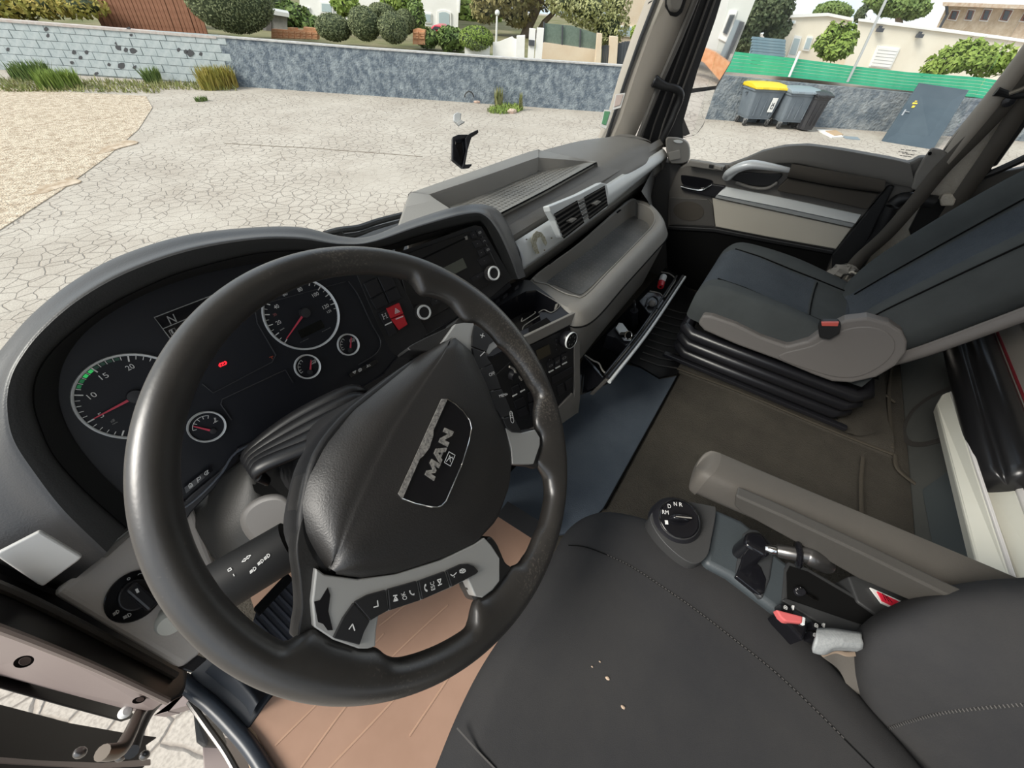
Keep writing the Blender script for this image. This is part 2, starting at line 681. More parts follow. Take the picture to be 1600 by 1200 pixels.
wall_strip(tops, 'rendered_section', m_render)
wall_strip(tops2, 'rendered_section', m_render2)
cop = [(-19, 1.29), (s_split, 1.225)]
rows = [[loc(s, WD - 0.03, h - 0.06), loc(s, WD - 0.03, h), loc(s, WD + 0.25, h), loc(s, WD + 0.25, h - 0.06)] for s, h in cop]
v, f = loft(rows, smooth_u=False, smooth_v=False, cv=True, caps=True, flip=True)
mk('coping', v, f, mat('pinkish_coping', (0.42, 0.34, 0.31), 0.9, var=(9, (0.5, 0.47, 0.44))), yw, smooth=0)
rows = [[loc(s, WD - 0.03, h), loc(s, WD - 0.03, h + 0.035), loc(s, WD + 0.25, h + 0.035), loc(s, WD + 0.25, h)] for s, h in tops]
v, f = loft(rows, smooth_u=False, smooth_v=False, cv=True, caps=True, flip=True)
mk('coping', v, f, m_coping, yw, smooth=0)

# ---- raised gardens behind the wall
m_lawn = mat('garden_soil', (0.13, 0.14, 0.06), 0.95, spec=0.1, var=(0.8, (0.24, 0.21, 0.13)))
v, f = prism([loc(-70, WD + 0.3, 1.04), loc(6.0, WD + 0.3, 1.0), loc(14, 60, 1.0), loc(-120, 60, 1.0)], (0, 0, -1.0))
mk('garden_ground', v, f, m_lawn, smooth=0, kind='structure')

# ---- plants
m_leaf = mat('leaf_green', (0.10, 0.16, 0.045), 0.7, spec=0.25, var=(3, (0.19, 0.25, 0.075)))
m_leaf_y = mat('leaf_yellow_green', (0.26, 0.26, 0.05), 0.7, spec=0.25, var=(2.5, (0.36, 0.27, 0.07)))
m_leaf_o = mat('leaf_olive', (0.13, 0.155, 0.075), 0.75, spec=0.2, var=(5, (0.21, 0.23, 0.12)))
m_leaf_b = mat('leaf_bright', (0.16, 0.24, 0.045), 0.7, spec=0.2, var=(3, (0.26, 0.33, 0.08)))
m_leaf_d = mat('leaf_dark', (0.06, 0.085, 0.04), 0.8, spec=0.2, var=(2, (0.13, 0.15, 0.08)))
m_leaf_p = mat('leaf_pale', (0.30, 0.31, 0.12), 0.7, spec=0.2, var=(2, (0.40, 0.40, 0.2)))
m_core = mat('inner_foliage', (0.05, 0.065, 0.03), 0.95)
m_bark = mat('bark', (0.16, 0.12, 0.085), 0.95, var=(8, (0.25, 0.2, 0.15)))
m_straw = mat('dry_grass', (0.30, 0.27, 0.12), 0.9, var=(6, (0.18, 0.22, 0.06)))


def shrub(name, label, cat, blobs, D, n, size, m, group=None, core=0.86, trunk=None, depth=None, seed=1, shell=0.7, upd=0.3):
    """blobs: (px, py, rx px, ry px) seen positions turned into ellipsoids standing at distance D"""
    cs, rs = [], []
    for (px, py, rx, ry) in blobs:
        c = E(px, py, D)
        k = np.linalg.norm(E(px + 10, py, D) - c) / 10
        kz = abs(E(px, py + 10, D)[2] - c[2]) / 10
        cs.append(c)
        rs.append((rx * k, (depth or rx * k), ry * kz))
    base = A(cs).mean(0)
    base[2] = min(c[2] - r[2] for c, r in zip(cs, rs))
    t = thing(name, base, label, cat, group)
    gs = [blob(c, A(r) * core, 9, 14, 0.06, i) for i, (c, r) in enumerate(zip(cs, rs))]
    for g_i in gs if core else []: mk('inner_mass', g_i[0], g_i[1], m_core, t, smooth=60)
    v, f = leaves(cs, rs, n, size, seed=seed, shell=shell, upd=upd)
    mk('foliage', v, f, m, t, smooth=0)
    if trunk:
        tv = [tube([E(p[0], p[1], D + 0.05) for p in tr[0]], tr[1], 7) for tr in trunk]
        v, f = merge(*tv)
        mk('trunk', v, f, m_bark, t)
    return t


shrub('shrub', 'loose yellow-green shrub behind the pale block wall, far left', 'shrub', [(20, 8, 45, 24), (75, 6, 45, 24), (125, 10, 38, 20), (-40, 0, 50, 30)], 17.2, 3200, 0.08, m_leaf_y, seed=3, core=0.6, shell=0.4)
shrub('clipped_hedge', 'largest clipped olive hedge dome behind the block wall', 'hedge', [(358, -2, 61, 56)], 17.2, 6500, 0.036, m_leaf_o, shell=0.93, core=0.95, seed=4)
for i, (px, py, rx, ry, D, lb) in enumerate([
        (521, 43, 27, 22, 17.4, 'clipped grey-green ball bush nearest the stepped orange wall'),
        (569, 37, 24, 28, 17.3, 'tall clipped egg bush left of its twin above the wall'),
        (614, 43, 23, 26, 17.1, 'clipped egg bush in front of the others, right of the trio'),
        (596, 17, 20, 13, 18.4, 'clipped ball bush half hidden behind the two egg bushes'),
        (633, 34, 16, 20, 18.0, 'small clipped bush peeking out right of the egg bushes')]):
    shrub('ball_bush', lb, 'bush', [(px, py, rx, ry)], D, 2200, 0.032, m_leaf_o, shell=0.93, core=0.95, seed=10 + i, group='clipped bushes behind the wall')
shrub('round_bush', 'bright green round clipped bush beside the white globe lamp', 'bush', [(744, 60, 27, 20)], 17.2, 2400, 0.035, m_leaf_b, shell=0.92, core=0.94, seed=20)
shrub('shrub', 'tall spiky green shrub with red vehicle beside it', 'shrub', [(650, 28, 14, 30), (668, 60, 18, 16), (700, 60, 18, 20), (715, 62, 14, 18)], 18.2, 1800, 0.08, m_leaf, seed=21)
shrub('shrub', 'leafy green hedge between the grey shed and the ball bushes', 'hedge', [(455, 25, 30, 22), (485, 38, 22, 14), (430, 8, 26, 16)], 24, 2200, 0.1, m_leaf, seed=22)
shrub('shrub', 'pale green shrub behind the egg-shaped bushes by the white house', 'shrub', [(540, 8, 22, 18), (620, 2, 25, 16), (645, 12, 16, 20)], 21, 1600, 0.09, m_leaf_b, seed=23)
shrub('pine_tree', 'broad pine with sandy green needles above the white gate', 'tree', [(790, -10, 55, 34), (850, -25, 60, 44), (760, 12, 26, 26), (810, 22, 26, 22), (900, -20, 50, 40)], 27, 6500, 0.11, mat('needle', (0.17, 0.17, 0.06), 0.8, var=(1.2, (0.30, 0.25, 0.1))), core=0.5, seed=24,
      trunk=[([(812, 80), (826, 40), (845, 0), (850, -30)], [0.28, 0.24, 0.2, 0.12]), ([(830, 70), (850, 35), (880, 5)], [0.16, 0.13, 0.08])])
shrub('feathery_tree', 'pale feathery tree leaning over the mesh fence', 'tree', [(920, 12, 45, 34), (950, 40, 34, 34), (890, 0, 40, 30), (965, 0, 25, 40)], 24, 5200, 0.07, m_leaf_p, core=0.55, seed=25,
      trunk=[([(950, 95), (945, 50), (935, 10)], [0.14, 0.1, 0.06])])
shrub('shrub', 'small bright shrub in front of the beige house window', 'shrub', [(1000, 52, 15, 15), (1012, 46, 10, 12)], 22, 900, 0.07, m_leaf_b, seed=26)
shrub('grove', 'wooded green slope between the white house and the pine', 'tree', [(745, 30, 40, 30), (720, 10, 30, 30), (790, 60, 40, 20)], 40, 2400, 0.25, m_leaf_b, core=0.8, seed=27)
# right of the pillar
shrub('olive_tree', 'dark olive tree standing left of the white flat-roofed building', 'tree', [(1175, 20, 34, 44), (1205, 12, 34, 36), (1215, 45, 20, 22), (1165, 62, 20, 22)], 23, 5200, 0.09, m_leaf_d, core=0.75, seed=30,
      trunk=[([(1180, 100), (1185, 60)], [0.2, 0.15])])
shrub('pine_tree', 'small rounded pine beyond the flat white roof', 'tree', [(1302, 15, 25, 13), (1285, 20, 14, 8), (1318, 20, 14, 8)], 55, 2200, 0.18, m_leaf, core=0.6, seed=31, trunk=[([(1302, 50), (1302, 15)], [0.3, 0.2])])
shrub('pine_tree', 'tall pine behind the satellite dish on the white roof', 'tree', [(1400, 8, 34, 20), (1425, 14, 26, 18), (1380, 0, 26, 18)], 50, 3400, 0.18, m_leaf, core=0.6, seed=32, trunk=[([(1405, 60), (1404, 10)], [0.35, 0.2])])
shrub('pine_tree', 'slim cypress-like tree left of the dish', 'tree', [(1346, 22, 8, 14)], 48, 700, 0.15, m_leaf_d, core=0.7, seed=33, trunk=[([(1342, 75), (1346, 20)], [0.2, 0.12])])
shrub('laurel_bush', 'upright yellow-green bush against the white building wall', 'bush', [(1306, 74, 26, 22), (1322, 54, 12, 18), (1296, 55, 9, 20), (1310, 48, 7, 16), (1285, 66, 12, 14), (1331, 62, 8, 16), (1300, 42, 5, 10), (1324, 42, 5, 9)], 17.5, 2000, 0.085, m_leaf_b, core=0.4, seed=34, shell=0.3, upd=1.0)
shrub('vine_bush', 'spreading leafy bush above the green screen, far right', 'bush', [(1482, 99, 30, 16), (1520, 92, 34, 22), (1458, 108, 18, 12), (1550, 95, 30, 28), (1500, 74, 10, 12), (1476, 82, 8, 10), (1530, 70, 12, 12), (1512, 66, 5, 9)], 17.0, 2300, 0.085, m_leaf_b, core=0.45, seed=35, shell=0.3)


def tuft(name, label, cat, px, py, h, r, n, m, seed=0, sp=0.5):
    """blades rising from the ground"""
    g = np.random.default_rng(seed)
    c = at(px, py, z=GZ)
    V, F = [], []
    for i in range(int(n * 1.8)):
        a = g.random() * 6.283
        rr = r * math.sqrt(g.random())
        b = c + np.array([rr * math.cos(a), rr * math.sin(a) * 0.6, 0])
        hh = h * (0.4 + 0.6 * g.random())
        a2 = g.random() * 6.283
        lean = np.array([math.cos(a2), math.sin(a2), 0]) * hh * sp * g.random()
        w = np.array([-math.sin(a2), math.cos(a2), 0]) * (0.006 + 0.008 * g.random()) * (1 + h)
        k = len(V)
        V += [b - w, b + w, b + lean * 0.4 + w + [0, 0, hh * 0.6], b + lean * 0.4 - w + [0, 0, hh * 0.6], b + lean + [0, 0, hh]]
        F += [(k, k + 1, k + 2, k + 3), (k + 3, k + 2, k + 4)]
    return mk(name, V, F, m, smooth=0, label=label, cat=cat, origin=c)


tuft('weed_clump', 'big leafy weed clump where the pale blocks meet the dark render', 'weed', 345, 138, 0.62, 0.55, 520, m_leaf_y, 1)
tuft('weed_clump', 'round green weed clump at the foot of the block wall', 'weed', 97, 138, 0.5, 0.5, 420, m_leaf_b, 2)
tuft('weed_clump', 'weed clump beside the round one, furthest left', 'weed', 55, 124, 0.5, 0.5, 360, m_leaf, 3)
tuft('weed_clump', 'thin upright weed between the clumps at the block wall', 'weed', 242, 130, 0.45, 0.25, 160, m_leaf, 4)
tuft('dry_stalks', 'dry straw stalks by the rubble at the blue wall', 'weed', 780, 166, 0.55, 0.18, 60, m_straw, 5, sp=0.2)
tuft('dry_stalks', 'dry straw stalk standing right of the rubble', 'weed', 813, 172, 0.5, 0.08, 30, m_straw, 6, sp=0.15)
tuft('weed_clump', 'low weeds creeping along the rubble at the blue wall', 'weed', 790, 172, 0.14, 0.75, 320, m_leaf_b, 7, sp=1.5)
tuft('weed_clump', 'tiny weed in an asphalt crack near the block wall', 'weed', 316, 158, 0.14, 0.16, 60, m_leaf, 8, sp=1.2)
g_ = np.random.default_rng(5)
V, F = [], []
for i in range(2600):
    px = g_.uniform(-60, 370)
    py = 130 + (px < 0) * -6 + g_.uniform(-4, 14) * (1 if px < 250 else 0.6) + max(0, (px - 100)) * 0.012
    c = at(px, py, z=GZ + 0.01)
    hh = 0.05 + 0.14 * g_.random() ** 2
    a = g_.random() * 6.28
    w = np.array([-math.sin(a), math.cos(a), 0]) * 0.02
    ln = np.array([math.cos(a), math.sin(a), 0]) * hh * g_.random()
    k = len(V)
    V += [c - w, c + w, c + ln + [0, 0, hh]]
    F.append((k, k + 1, k + 2))
mk('grass_strip', V, F, m_straw, smooth=0, kind='stuff', label='dry and green grass strip along the foot of the block wall', cat='grass')
m_brick = mat('orange_brick', (0.55, 0.24, 0.11), 0.9, var=(10, (0.66, 0.36, 0.2)))
m_rub = mat('rubble', (0.55, 0.47, 0.40), 0.95, var=(12, (0.62, 0.4, 0.3)), bump=(20, 0.6, 0.02))
for i, (px, py, r, lb) in enumerate([(748, 160, 0.22, 'flat reddish stone slab lying by the blue wall'), (762, 158, 0.13, 'broken orange brick standing beside the flat stone'), (800, 176, 0.2, 'pale rubble lump right of the straw stalks')]):
    c = at(px, py, z=GZ)
    v, f = blob(c + [0, 0, 0.03], (r, r * 0.7, 0.07 + 0.03 * (i == 1)), 7, 9, 0.3, 40 + i)
    mk('rubble_stone', v, f, m_rub if i != 1 else m_brick, smooth=20, label=lb, cat='rubble')
hoop = [at(733 + 7 * math.cos(t), 152 - 9 * math.sin(t), D=WD - 0.15) for t in np.linspace(0, math.pi, 10)]
v, f = tube(hoop, 0.02, 6)
mk('black_hoop', v, f, mat('black_hose', (0.02, 0.02, 0.02), 0.6), label='bent black hose loop at the foot of the blue wall', cat='hose')

# ---- houses and fences behind the wall
m_white = mat('white_wall', (0.78, 0.76, 0.72), 0.85, var=(1.2, (0.84, 0.82, 0.79)))
m_cream = mat('cream_wall', (0.72, 0.65, 0.53), 0.85, var=(1.0, (0.78, 0.72, 0.6)))
m_beige = mat('beige_wall', (0.66, 0.52, 0.38), 0.85, var=(1.5, (0.72, 0.6, 0.46)))
m_stone = mat('rough_stone', (0.50, 0.38, 0.26), 0.95, var=(3.0, (0.68, 0.56, 0.42)), bump=(9, 0.8, 0.06))
m_wood = mat('brown_boards', (0.21, 0.085, 0.045), 0.8, var=(7, (0.29, 0.13, 0.075)))
m_tile = mat('roof_tile', (0.62, 0.53, 0.42), 0.9, var=(6, (0.45, 0.3, 0.2)))
m_win = mat('window_dark', (0.06, 0.07, 0.08), 0.15)
m_winl = mat('window_pale', (0.42, 0.50, 0.52), 0.2)
m_frame = mat('frame_white', (0.8, 0.79, 0.76), 0.6)
m_gate = mat('gate_anthracite', (0.06, 0.065, 0.075), 0.7)
m_greenmesh = mat('dark_green_mesh', (0.12, 0.16, 0.13), 0.9, var=(14, (0.16, 0.21, 0.17)))


def slab(pts, D, t, name, m, parent=None, **k):
    q3 = [E(p[0], p[1], D) for p in pts]
    away = unit((sum(q3) / len(q3) - CAM) * (1, 1, 0))
    v, f = prism(q3, (away if t > 0.5 else HD) * t)
    return mk(name, v, f, m, parent, smooth=0, **k)


def rect(x0, y0, x1, y1, tilt=0.07):
    k = tilt * (x1 - x0)
    return [(x0, y0), (x1, y0 + k), (x1, y1 + k), (x0, y1)]


def window(parent, q, D, m=None, name='window'):
    w = slab(q, D - 0.06, 0.1, name, m_frame, parent)
    c = A(q).mean(0)
    qi = [tuple(c + (A(p) - c) * 0.74) for p in q]
    slab(qi, D - 0.08, 0.05, 'pane', m or m_win, w)
    return w


# brown board fence with tiles above
bf = thing('board_fence', loc(*[sarg(230, 40, 18)[0], 18, 0]), 'rust-brown vertical board fence behind the pale block wall', 'fence')
xs = np.linspace(148, 312, 27)
bb = None
for a, b_ in zip(xs[:-1], xs[1:]):
    s0, s1 = sarg(a, 20, 18)[0], sarg(b_, 20, 18)[0]
    ctr = loc((s0 + s1) / 2, 18 + random.uniform(-0.01, 0.01), 0.95)
    if bb is None:
        v, f = box(ctr, (s1 - s0 - 0.02, 0.04, 1.9), AXL)
        bb = mk('board', v, f, m_wood, bf, smooth=0)
    else:
        o = bb.copy(); COL.objects.link(o); o.parent = bf; o.location = Vector(ctr - ORI[bf.name])
v, f = box(loc(sarg(230, 20, 18.1)[0], 18.1, 0.95), (sarg(312, 20, 18)[0] - sarg(148, 20, 18)[0], 0.06, 1.88), AX)
mk('backing', v, f, mat('board_backing', (0.06, 0.03, 0.02), 0.9), bf, smooth=0)
rf = thing('tiled_roof', E(255, 0, 20), 'strip of pale roof tiles above the brown board fence', 'roof')
for k in range(14):
    x0 = 205 + k * 7.2
    v, f = tube([E(x0, 5 + (x0 - 205) * 0.07, 19.6), E(x0, -8 + (x0 - 205) * 0.07, 20.6)], 0.085, 7)
    mk('roof_tile', v, f, m_tile, rf)
slab(rect(198, -9, 310, 9), 20.65, 0.1, 'roof_board', m_tile, rf)
# shed
sh = thing('garden_shed', loc(sarg(432, 40, 21)[0], 21, 0), 'small grey shed with a flat pale roof right of the big hedge', 'shed')
slab([(411, 22), (449, 27), (449, 60), (411, 58)], 21, 1.5, 'wall', mat('shed_grey', (0.17, 0.16, 0.15), 0.9, var=(4, (0.26, 0.25, 0.23))), sh)
slab([(408, 13), (452, 21), (452, 27), (408, 20)], 20.8, 1.9, 'roof', mat('shed_roof', (0.5, 0.5, 0.48), 0.8), sh)
slab(rect(416, 30, 424, 50), 20.97, 0.04, 'door', mat('shed_door', (0.10, 0.09, 0.085), 0.9), sh)
# stepped brick walls
for q, lb in (([(424, 45), (450, 47), (450, 43), (462, 44), (462, 46), (474, 47), (474, 42), (496, 45), (496, 62), (424, 60)], 'stepped orange brick wall left of the ball bushes'),
              ([(645, 46), (652, 44), (664, 47), (664, 70), (645, 69)], 'short orange brick pillar wall right of the egg bushes')):
    bwl = thing('brick_wall', loc(sarg(q[0][0], 50, 17.8)[0], 17.8, 0), lb, 'wall')
    slab(q, 17.8, 0.2, 'wall_body', m_brick, bwl)
    y0 = min(p[1] for p in q)
    for k in range(int((q[-2][0] - q[-1][0]) / 9)):
        for r_ in range(3):
            slab(rect(q[-1][0] + 1 + 9 * k + (r_ % 2) * 3, y0 + 5 + 4 * r_ + 0.05 * 9 * k, q[-1][0] + 8.5 + 9 * k, y0 + 8 + 4 * r_ + 0.05 * 9 * k), 17.77, 0.05, 'brick', m_brick, bwl)
# white house
wh = thing('white_house', loc(sarg(600, 30, 30)[0], 30, 0), 'white two-window house behind the clipped bushes', 'house')
slab([(468, -160), (722, -142), (714, 90), (468, 72)], 30, 8, 'wall', m_white, wh)
window(wh, rect(474, 11, 484, 22), 30)
window(wh, rect(663, 20, 674, 36), 30, m_winl)
window(wh, [(683, 18), (689, 16), (697, 16), (705, 20), (705, 47), (683, 46)], 30, m_winl, 'door')
window(wh, rect(500, 3, 520, 20), 30, m_winl, 'door')
slab([(722, -142), (716, 20), (718, 20), (726, -142)], 29.9, 0.15, 'downpipe', m_frame, wh)
# red vehicle beside the white house
rv = thing('red_car', at(683, 60, D=24), 'small red car half hidden behind the spiky shrub', 'car')
v, f = prism([E(p[0], p[1], 24) for p in [(670, 56), (672, 45), (677, 39), (688, 40), (693, 46), (697, 50), (697, 58)]], HD * 1.6)
m_red = mat('red_paint', (0.55, 0.03, 0.06), 0.3)
mk('body', v, f, m_red, rv, smooth=0, bev=0.05)
slab([(676, 45), (679, 41), (687, 42), (690, 47)], 23.97, 0.05, 'window_glass', m_win, rv)
for px in (676, 692):
    v, f = lathe([(0.02, 0), (0.24, 0), (0.26, 0.03), (0.26, 0.16), (0.02, 0.16)], E(px, 57, 23.9), HD, 16)
    mk('wheel', v, f, m_gate, rv)
# globe lamp
lp = thing('globe_lamp', loc(sarg(774, 70, 20)[0], 20, 0), 'white globe street lamp beside the round green bush', 'lamp')
v, f = tube([E(774, 95, 20), E(775.5, 60, 20), E(776.5, 25, 20)], [0.05, 0.04, 0.035], 10)
mk('post', v, f, m_frame, lp)
v, f = blob(E(777, 20, 20), (0.09, 0.09, 0.09), 9, 14)
mk('globe', v, f, m_frame, lp, smooth=80)
# white gate with wavy panels and pillars
wg = thing('white_gate', loc(sarg(780, 80, 17)[0], 17, 0), 'white scalloped garden gate between white pillars', 'gate')
for q in ([(726, 71), (765, 74), (765, 92), (726, 90)], [(770, 66), (780, 65), (790, 61), (800, 57), (803, 60), (808, 62), (808, 93), (770, 90)], [(749, 72), (753, 63), (758, 62), (763, 66), (766, 76)]):
    slab(q, 17.0, 0.1, 'gate_panel', m_white, wg)
for q in ([(807, 57), (820, 56), (819, 95), (806, 94)], [(827, 45), (837, 46), (834, 97), (824, 96)], [(839, 44), (850, 45), (846, 98), (835, 97)]):
    slab(q, 16.7, 0.4, 'pillar', m_white, wg)
slab([(826, 62), (835, 63), (835, 72), (826, 71)], 16.65, 0.06, 'letter_box', m_gate, wg)
mf = thing('mesh_fence', loc(sarg(890, 80, 18)[0], 18, 0), 'dark green mesh screen on a low beige wall', 'fence')
slab([(847, 66), (933, 78), (932, 105), (846, 100)], 18, 0.25, 'low_wall', m_beige, mf)
slab([(849, 36), (893, 40), (934, 53), (932, 77), (848, 65)], 18.1, 0.05, 'mesh_panel', m_greenmesh, mf)
for px in (849, 878, 906, 933):
    v, f = tube([E(px, 75, 18.05), E(px + 1, 34 + (px - 849) * 0.2, 18.05)], 0.03, 6)
    mk('post', v, f, m_gate, mf)
gt = thing('courtyard_gate', loc(sarg(970, 90, 17.5)[0], 17.5, 0), 'anthracite double gate between beige pillars', 'gate')
for q in ([(934, 52), (941, 53), (938, 105), (930, 104)], [(954, 57), (966, 58), (963, 108), (950, 107)], [(1006, 66), (1014, 68), (1010, 112), (1000, 110)]):
    slab(q, 17.4, 0.35, 'pillar', m_beige, gt)
for k in range(5):
    slab([(941 + 2.7 * k, 70 + abs(k - 2) * 0.6), (943.2 + 2.7 * k, 70.3 + abs(k - 2) * 0.6), (941.5 + 2.7 * k, 105), (939.3 + 2.7 * k, 105)], 17.5, 0.05, 'gate_board', m_gate, gt)
for k in range(10):
    t = (k + 0.5) / 10
    top = 70 - 9 * math.sin(t * math.pi) + 7 * t
    x0 = 962 + 4.6 * k
    slab([(x0, top), (x0 + 4.2, top + 0.3), (x0 + 1.2, 110), (x0 - 3, 110)], 17.5, 0.05, 'gate_board', m_gate, gt)
bh_ = thing('beige_house', loc(sarg(1010, 40, 26)[0], 26, 0), 'beige rendered house behind the anthracite gate', 'house')
slab([(980, -120), (1140, -110), (1090, 110), (962, 100)], 26, 7, 'wall', m_beige, bh_)
window(bh_, [(966, 39), (996, 42), (994, 59), (964, 56)], 26, m_winl)

# ---- right yard side
gs_ = thing('green_screen', loc(sarg(1300, 110, WD + 0.1)[0], WD + 0.1, 1.0), 'bright green privacy screen standing on the wall', 'fence')
m_green = mat('green_screen', (0.03, 0.36, 0.19), 0.7, var=(3, (0.05, 0.43, 0.24)))
tp = [(1128, 78), (1150, 81), (1240, 91), (1330, 103), (1420, 113), (1530, 121), (1640, 138)]
bt = [(1120, 112), (1140, 113), (1232, 121), (1326, 131), (1408, 141), (1520, 152), (1630, 168)]
for i in range(6):
    for r_ in range(6):
        a, b_ = r_ / 6, (r_ + 1) / 6 - 0.012
        q = [tuple(A(tp[i]) * (1 - a) + A(bt[i]) * a), tuple(A(tp[i + 1]) * (1 - a) + A(bt[i + 1]) * a), tuple(A(tp[i + 1]) * (1 - b_) + A(bt[i + 1]) * b_), tuple(A(tp[i]) * (1 - b_) + A(bt[i]) * b_)]
        slab(q, WD + 0.14 + 0.004 * (r_ % 2), 0.015, 'slat', m_green, gs_)
for (x0, y0, x1, y1) in ((1233, 120, 1250, 80),):
    v, f = tube([E(x0, y0, WD + 0.06), E(x1, y1, WD + 0.06)], 0.035, 8)
    mk('post', v, f, m_frame, gs_)
v, f = tube([E(1324, 128, WD + 0.05), E(1345, 85, WD + 0.05), E(1396, -25, WD + 0.05)], 0.035, 8)
mk('flag_pole', v, f, mat('galvanised', (0.55, 0.56, 0.56), 0.4, 0.6), label='tall thin galvanised pole rising through the green screen', cat='pole')
bb_ = thing('blue_slat_fence', loc(sarg(1195, 70, 19)[0], 19, 0), 'blue-grey slat fence between dark tree and white building', 'fence')
m_bslat = mat('blue_slat', (0.16, 0.25, 0.30), 0.8, var=(4, (0.22, 0.31, 0.36)))
for k in range(6):
    y0 = 57 + 4.6 * k
    slab([(1176, y0), (1228, y0 + 5), (1226, y0 + 8.9), (1174, y0 + 3.9)], 19, 0.04, 'slat', m_bslat, bb_)
slab([(1177, 58), (1228, 63), (1224, 96), (1170, 90)], 19.06, 0.04, 'backing', m_bslat, bb_)
wb_ = thing('white_building', loc(sarg(1350, 80, 24)[0], 24, 0), 'low white flat-roofed building behind the green screen', 'house')
slab([(1222, 26), (1294, 23), (1332, 31), (1318, 120), (1196, 108)], 24, 6, 'wall', m_cream, wb_)
slab([(1220, 23), (1294, 20), (1334, 28), (1333, 33), (1294, 25), (1220, 28)], 23.9, 6.2, 'roof_edge', m_frame, wb_)
slab([(1342, 32), (1570, 62), (1640, 72), (1600, 160), (1312, 122)], 22.5, 5, 'wall', m_cream, wb_)
slab([(1341, 29), (1570, 59), (1640, 69), (1640, 72), (1570, 62), (1341, 33)], 22.4, 5.2, 'roof_edge', m_frame, wb_)
window(wb_, [(1242, 55), (1253, 57), (1243, 91), (1230, 89)], 24, m_winl, 'door')
window(wb_, [(1262, 56), (1271, 57), (1264, 80), (1254, 79)], 24, m_winl)
window(wb_, [(1227, 33), (1244, 32), (1243, 37), (1227, 38)], 24, m_winl)
sh2 = slab([(1372, 71), (1407, 75), (1391, 108), (1358, 104)], 22.45, 0.06, 'roller_shutter', m_frame, wb_)
for k in range(6):
    a = (k + 0.12) / 6
    b_ = (k + 0.9) / 6
    L0, L1 = A((1374, 73)), A((1361, 103))
    R0, R1 = A((1404, 76)), A((1390, 106))
    slab([tuple(L0 * (1 - a) + L1 * a), tuple(R0 * (1 - a) + R1 * a), tuple(R0 * (1 - b_) + R1 * b_), tuple(L0 * (1 - b_) + L1 * b_)], 22.42, 0.04, 'shutter_slat', m_white, sh2)
for px, py in ((1375, 47), (1437, 56)):
    v, f = merge(box(E(px, py, 22.35), (0.22, 0.16, 0.12), AX), box(E(px, py - 3, 22.42), (0.06, 0.14, 0.14), AX))
    mk('wall_floodlight', v, f, m_gate, wb_, smooth=0)
ds = thing('satellite_dish', E(1359, 32, 23.5), 'round white satellite dish on the flat roof edge', 'dish')
v, f = lathe([(0.0, 0.02), (0.1, 0.012), (0.16, -0.012), (0.17, -0.02), (0.16, -0.004), (0.1, 0.024), (0.0, 0.036)], E(1359, 23, 23.5), -HD + RT * 0.2 + UP * 0.3, 24, cap=False)
mk('dish', v, f, m_frame, ds)
v, f = tube([E(1359, 34, 23.6), E(1359, 24, 23.6)], 0.03, 8)
mk('mast', v, f, m_gate, ds)
v, f = tube([E(1355, 27, 23.5), E(1352, 21, 23.2)], 0.02, 6)
mk('arm', v, f, m_gate, ds)
st_ = thing('stone_house', loc(sarg(1540, 40, 30)[0], 30, 0), 'rough stone house with a row of small shuttered windows', 'house')
slab([(1480, 8), (1720, 22), (1640, 120), (1440, 90)], 30, 8, 'wall', m_stone, st_)
slab([(1473, 3), (1720, 12), (1722, 19), (1473, 9)], 29.4, 9, 'roof', m_tile, st_)
v, f = tube([E(1479, 8, 29.5), E(1480, 22, 29.6), E(1468, 44, 29.6)], 0.06, 8)
mk('downpipe', v, f, m_gate, st_)
m_shut = mat('shutter_brown', (0.25, 0.13, 0.1), 0.8)
for q in ([(1488, 15), (1501, 16), (1494, 33), (1480, 31)], [(1514, 14), (1525, 15), (1518, 33), (1506, 32)], [(1539, 13), (1552, 14), (1543, 34), (1530, 33)], [(1570, 13), (1585, 15), (1574, 35), (1560, 33)], [(1604, 14), (1618, 16), (1606, 36), (1592, 34)]):
    w = slab(q, 29.94, 0.1, 'window', m_frame, st_)
    c = A(q).mean(0)
    slab([tuple(c + (A(p) - c) * 0.82) for p in q], 29.9, 0.06, 'shutter', m_shut, w)
    slab([tuple(c + (A(p) - c) * np.array([0.5, 0.7])) for p in q], 29.88, 0.05, 'pane', m_win, w)

# wheelie bins
m_bin = mat('bin_grey', (0.115, 0.14, 0.165), 0.55, var=(3, (0.15, 0.175, 0.2)))
m_lidy = mat('lid_yellow', (0.72, 0.53, 0.03), 0.5)
m_lidg = mat('lid_grey', (0.23, 0.27, 0.30), 0.5)
m_binb = mat('bin_black', (0.028, 0.028, 0.032), 0.5)
m_rubber = mat('rubber', (0.03, 0.03, 0.03), 0.7)
m_metal = mat('castor_metal', (0.5, 0.5, 0.5), 0.35, 0.8)


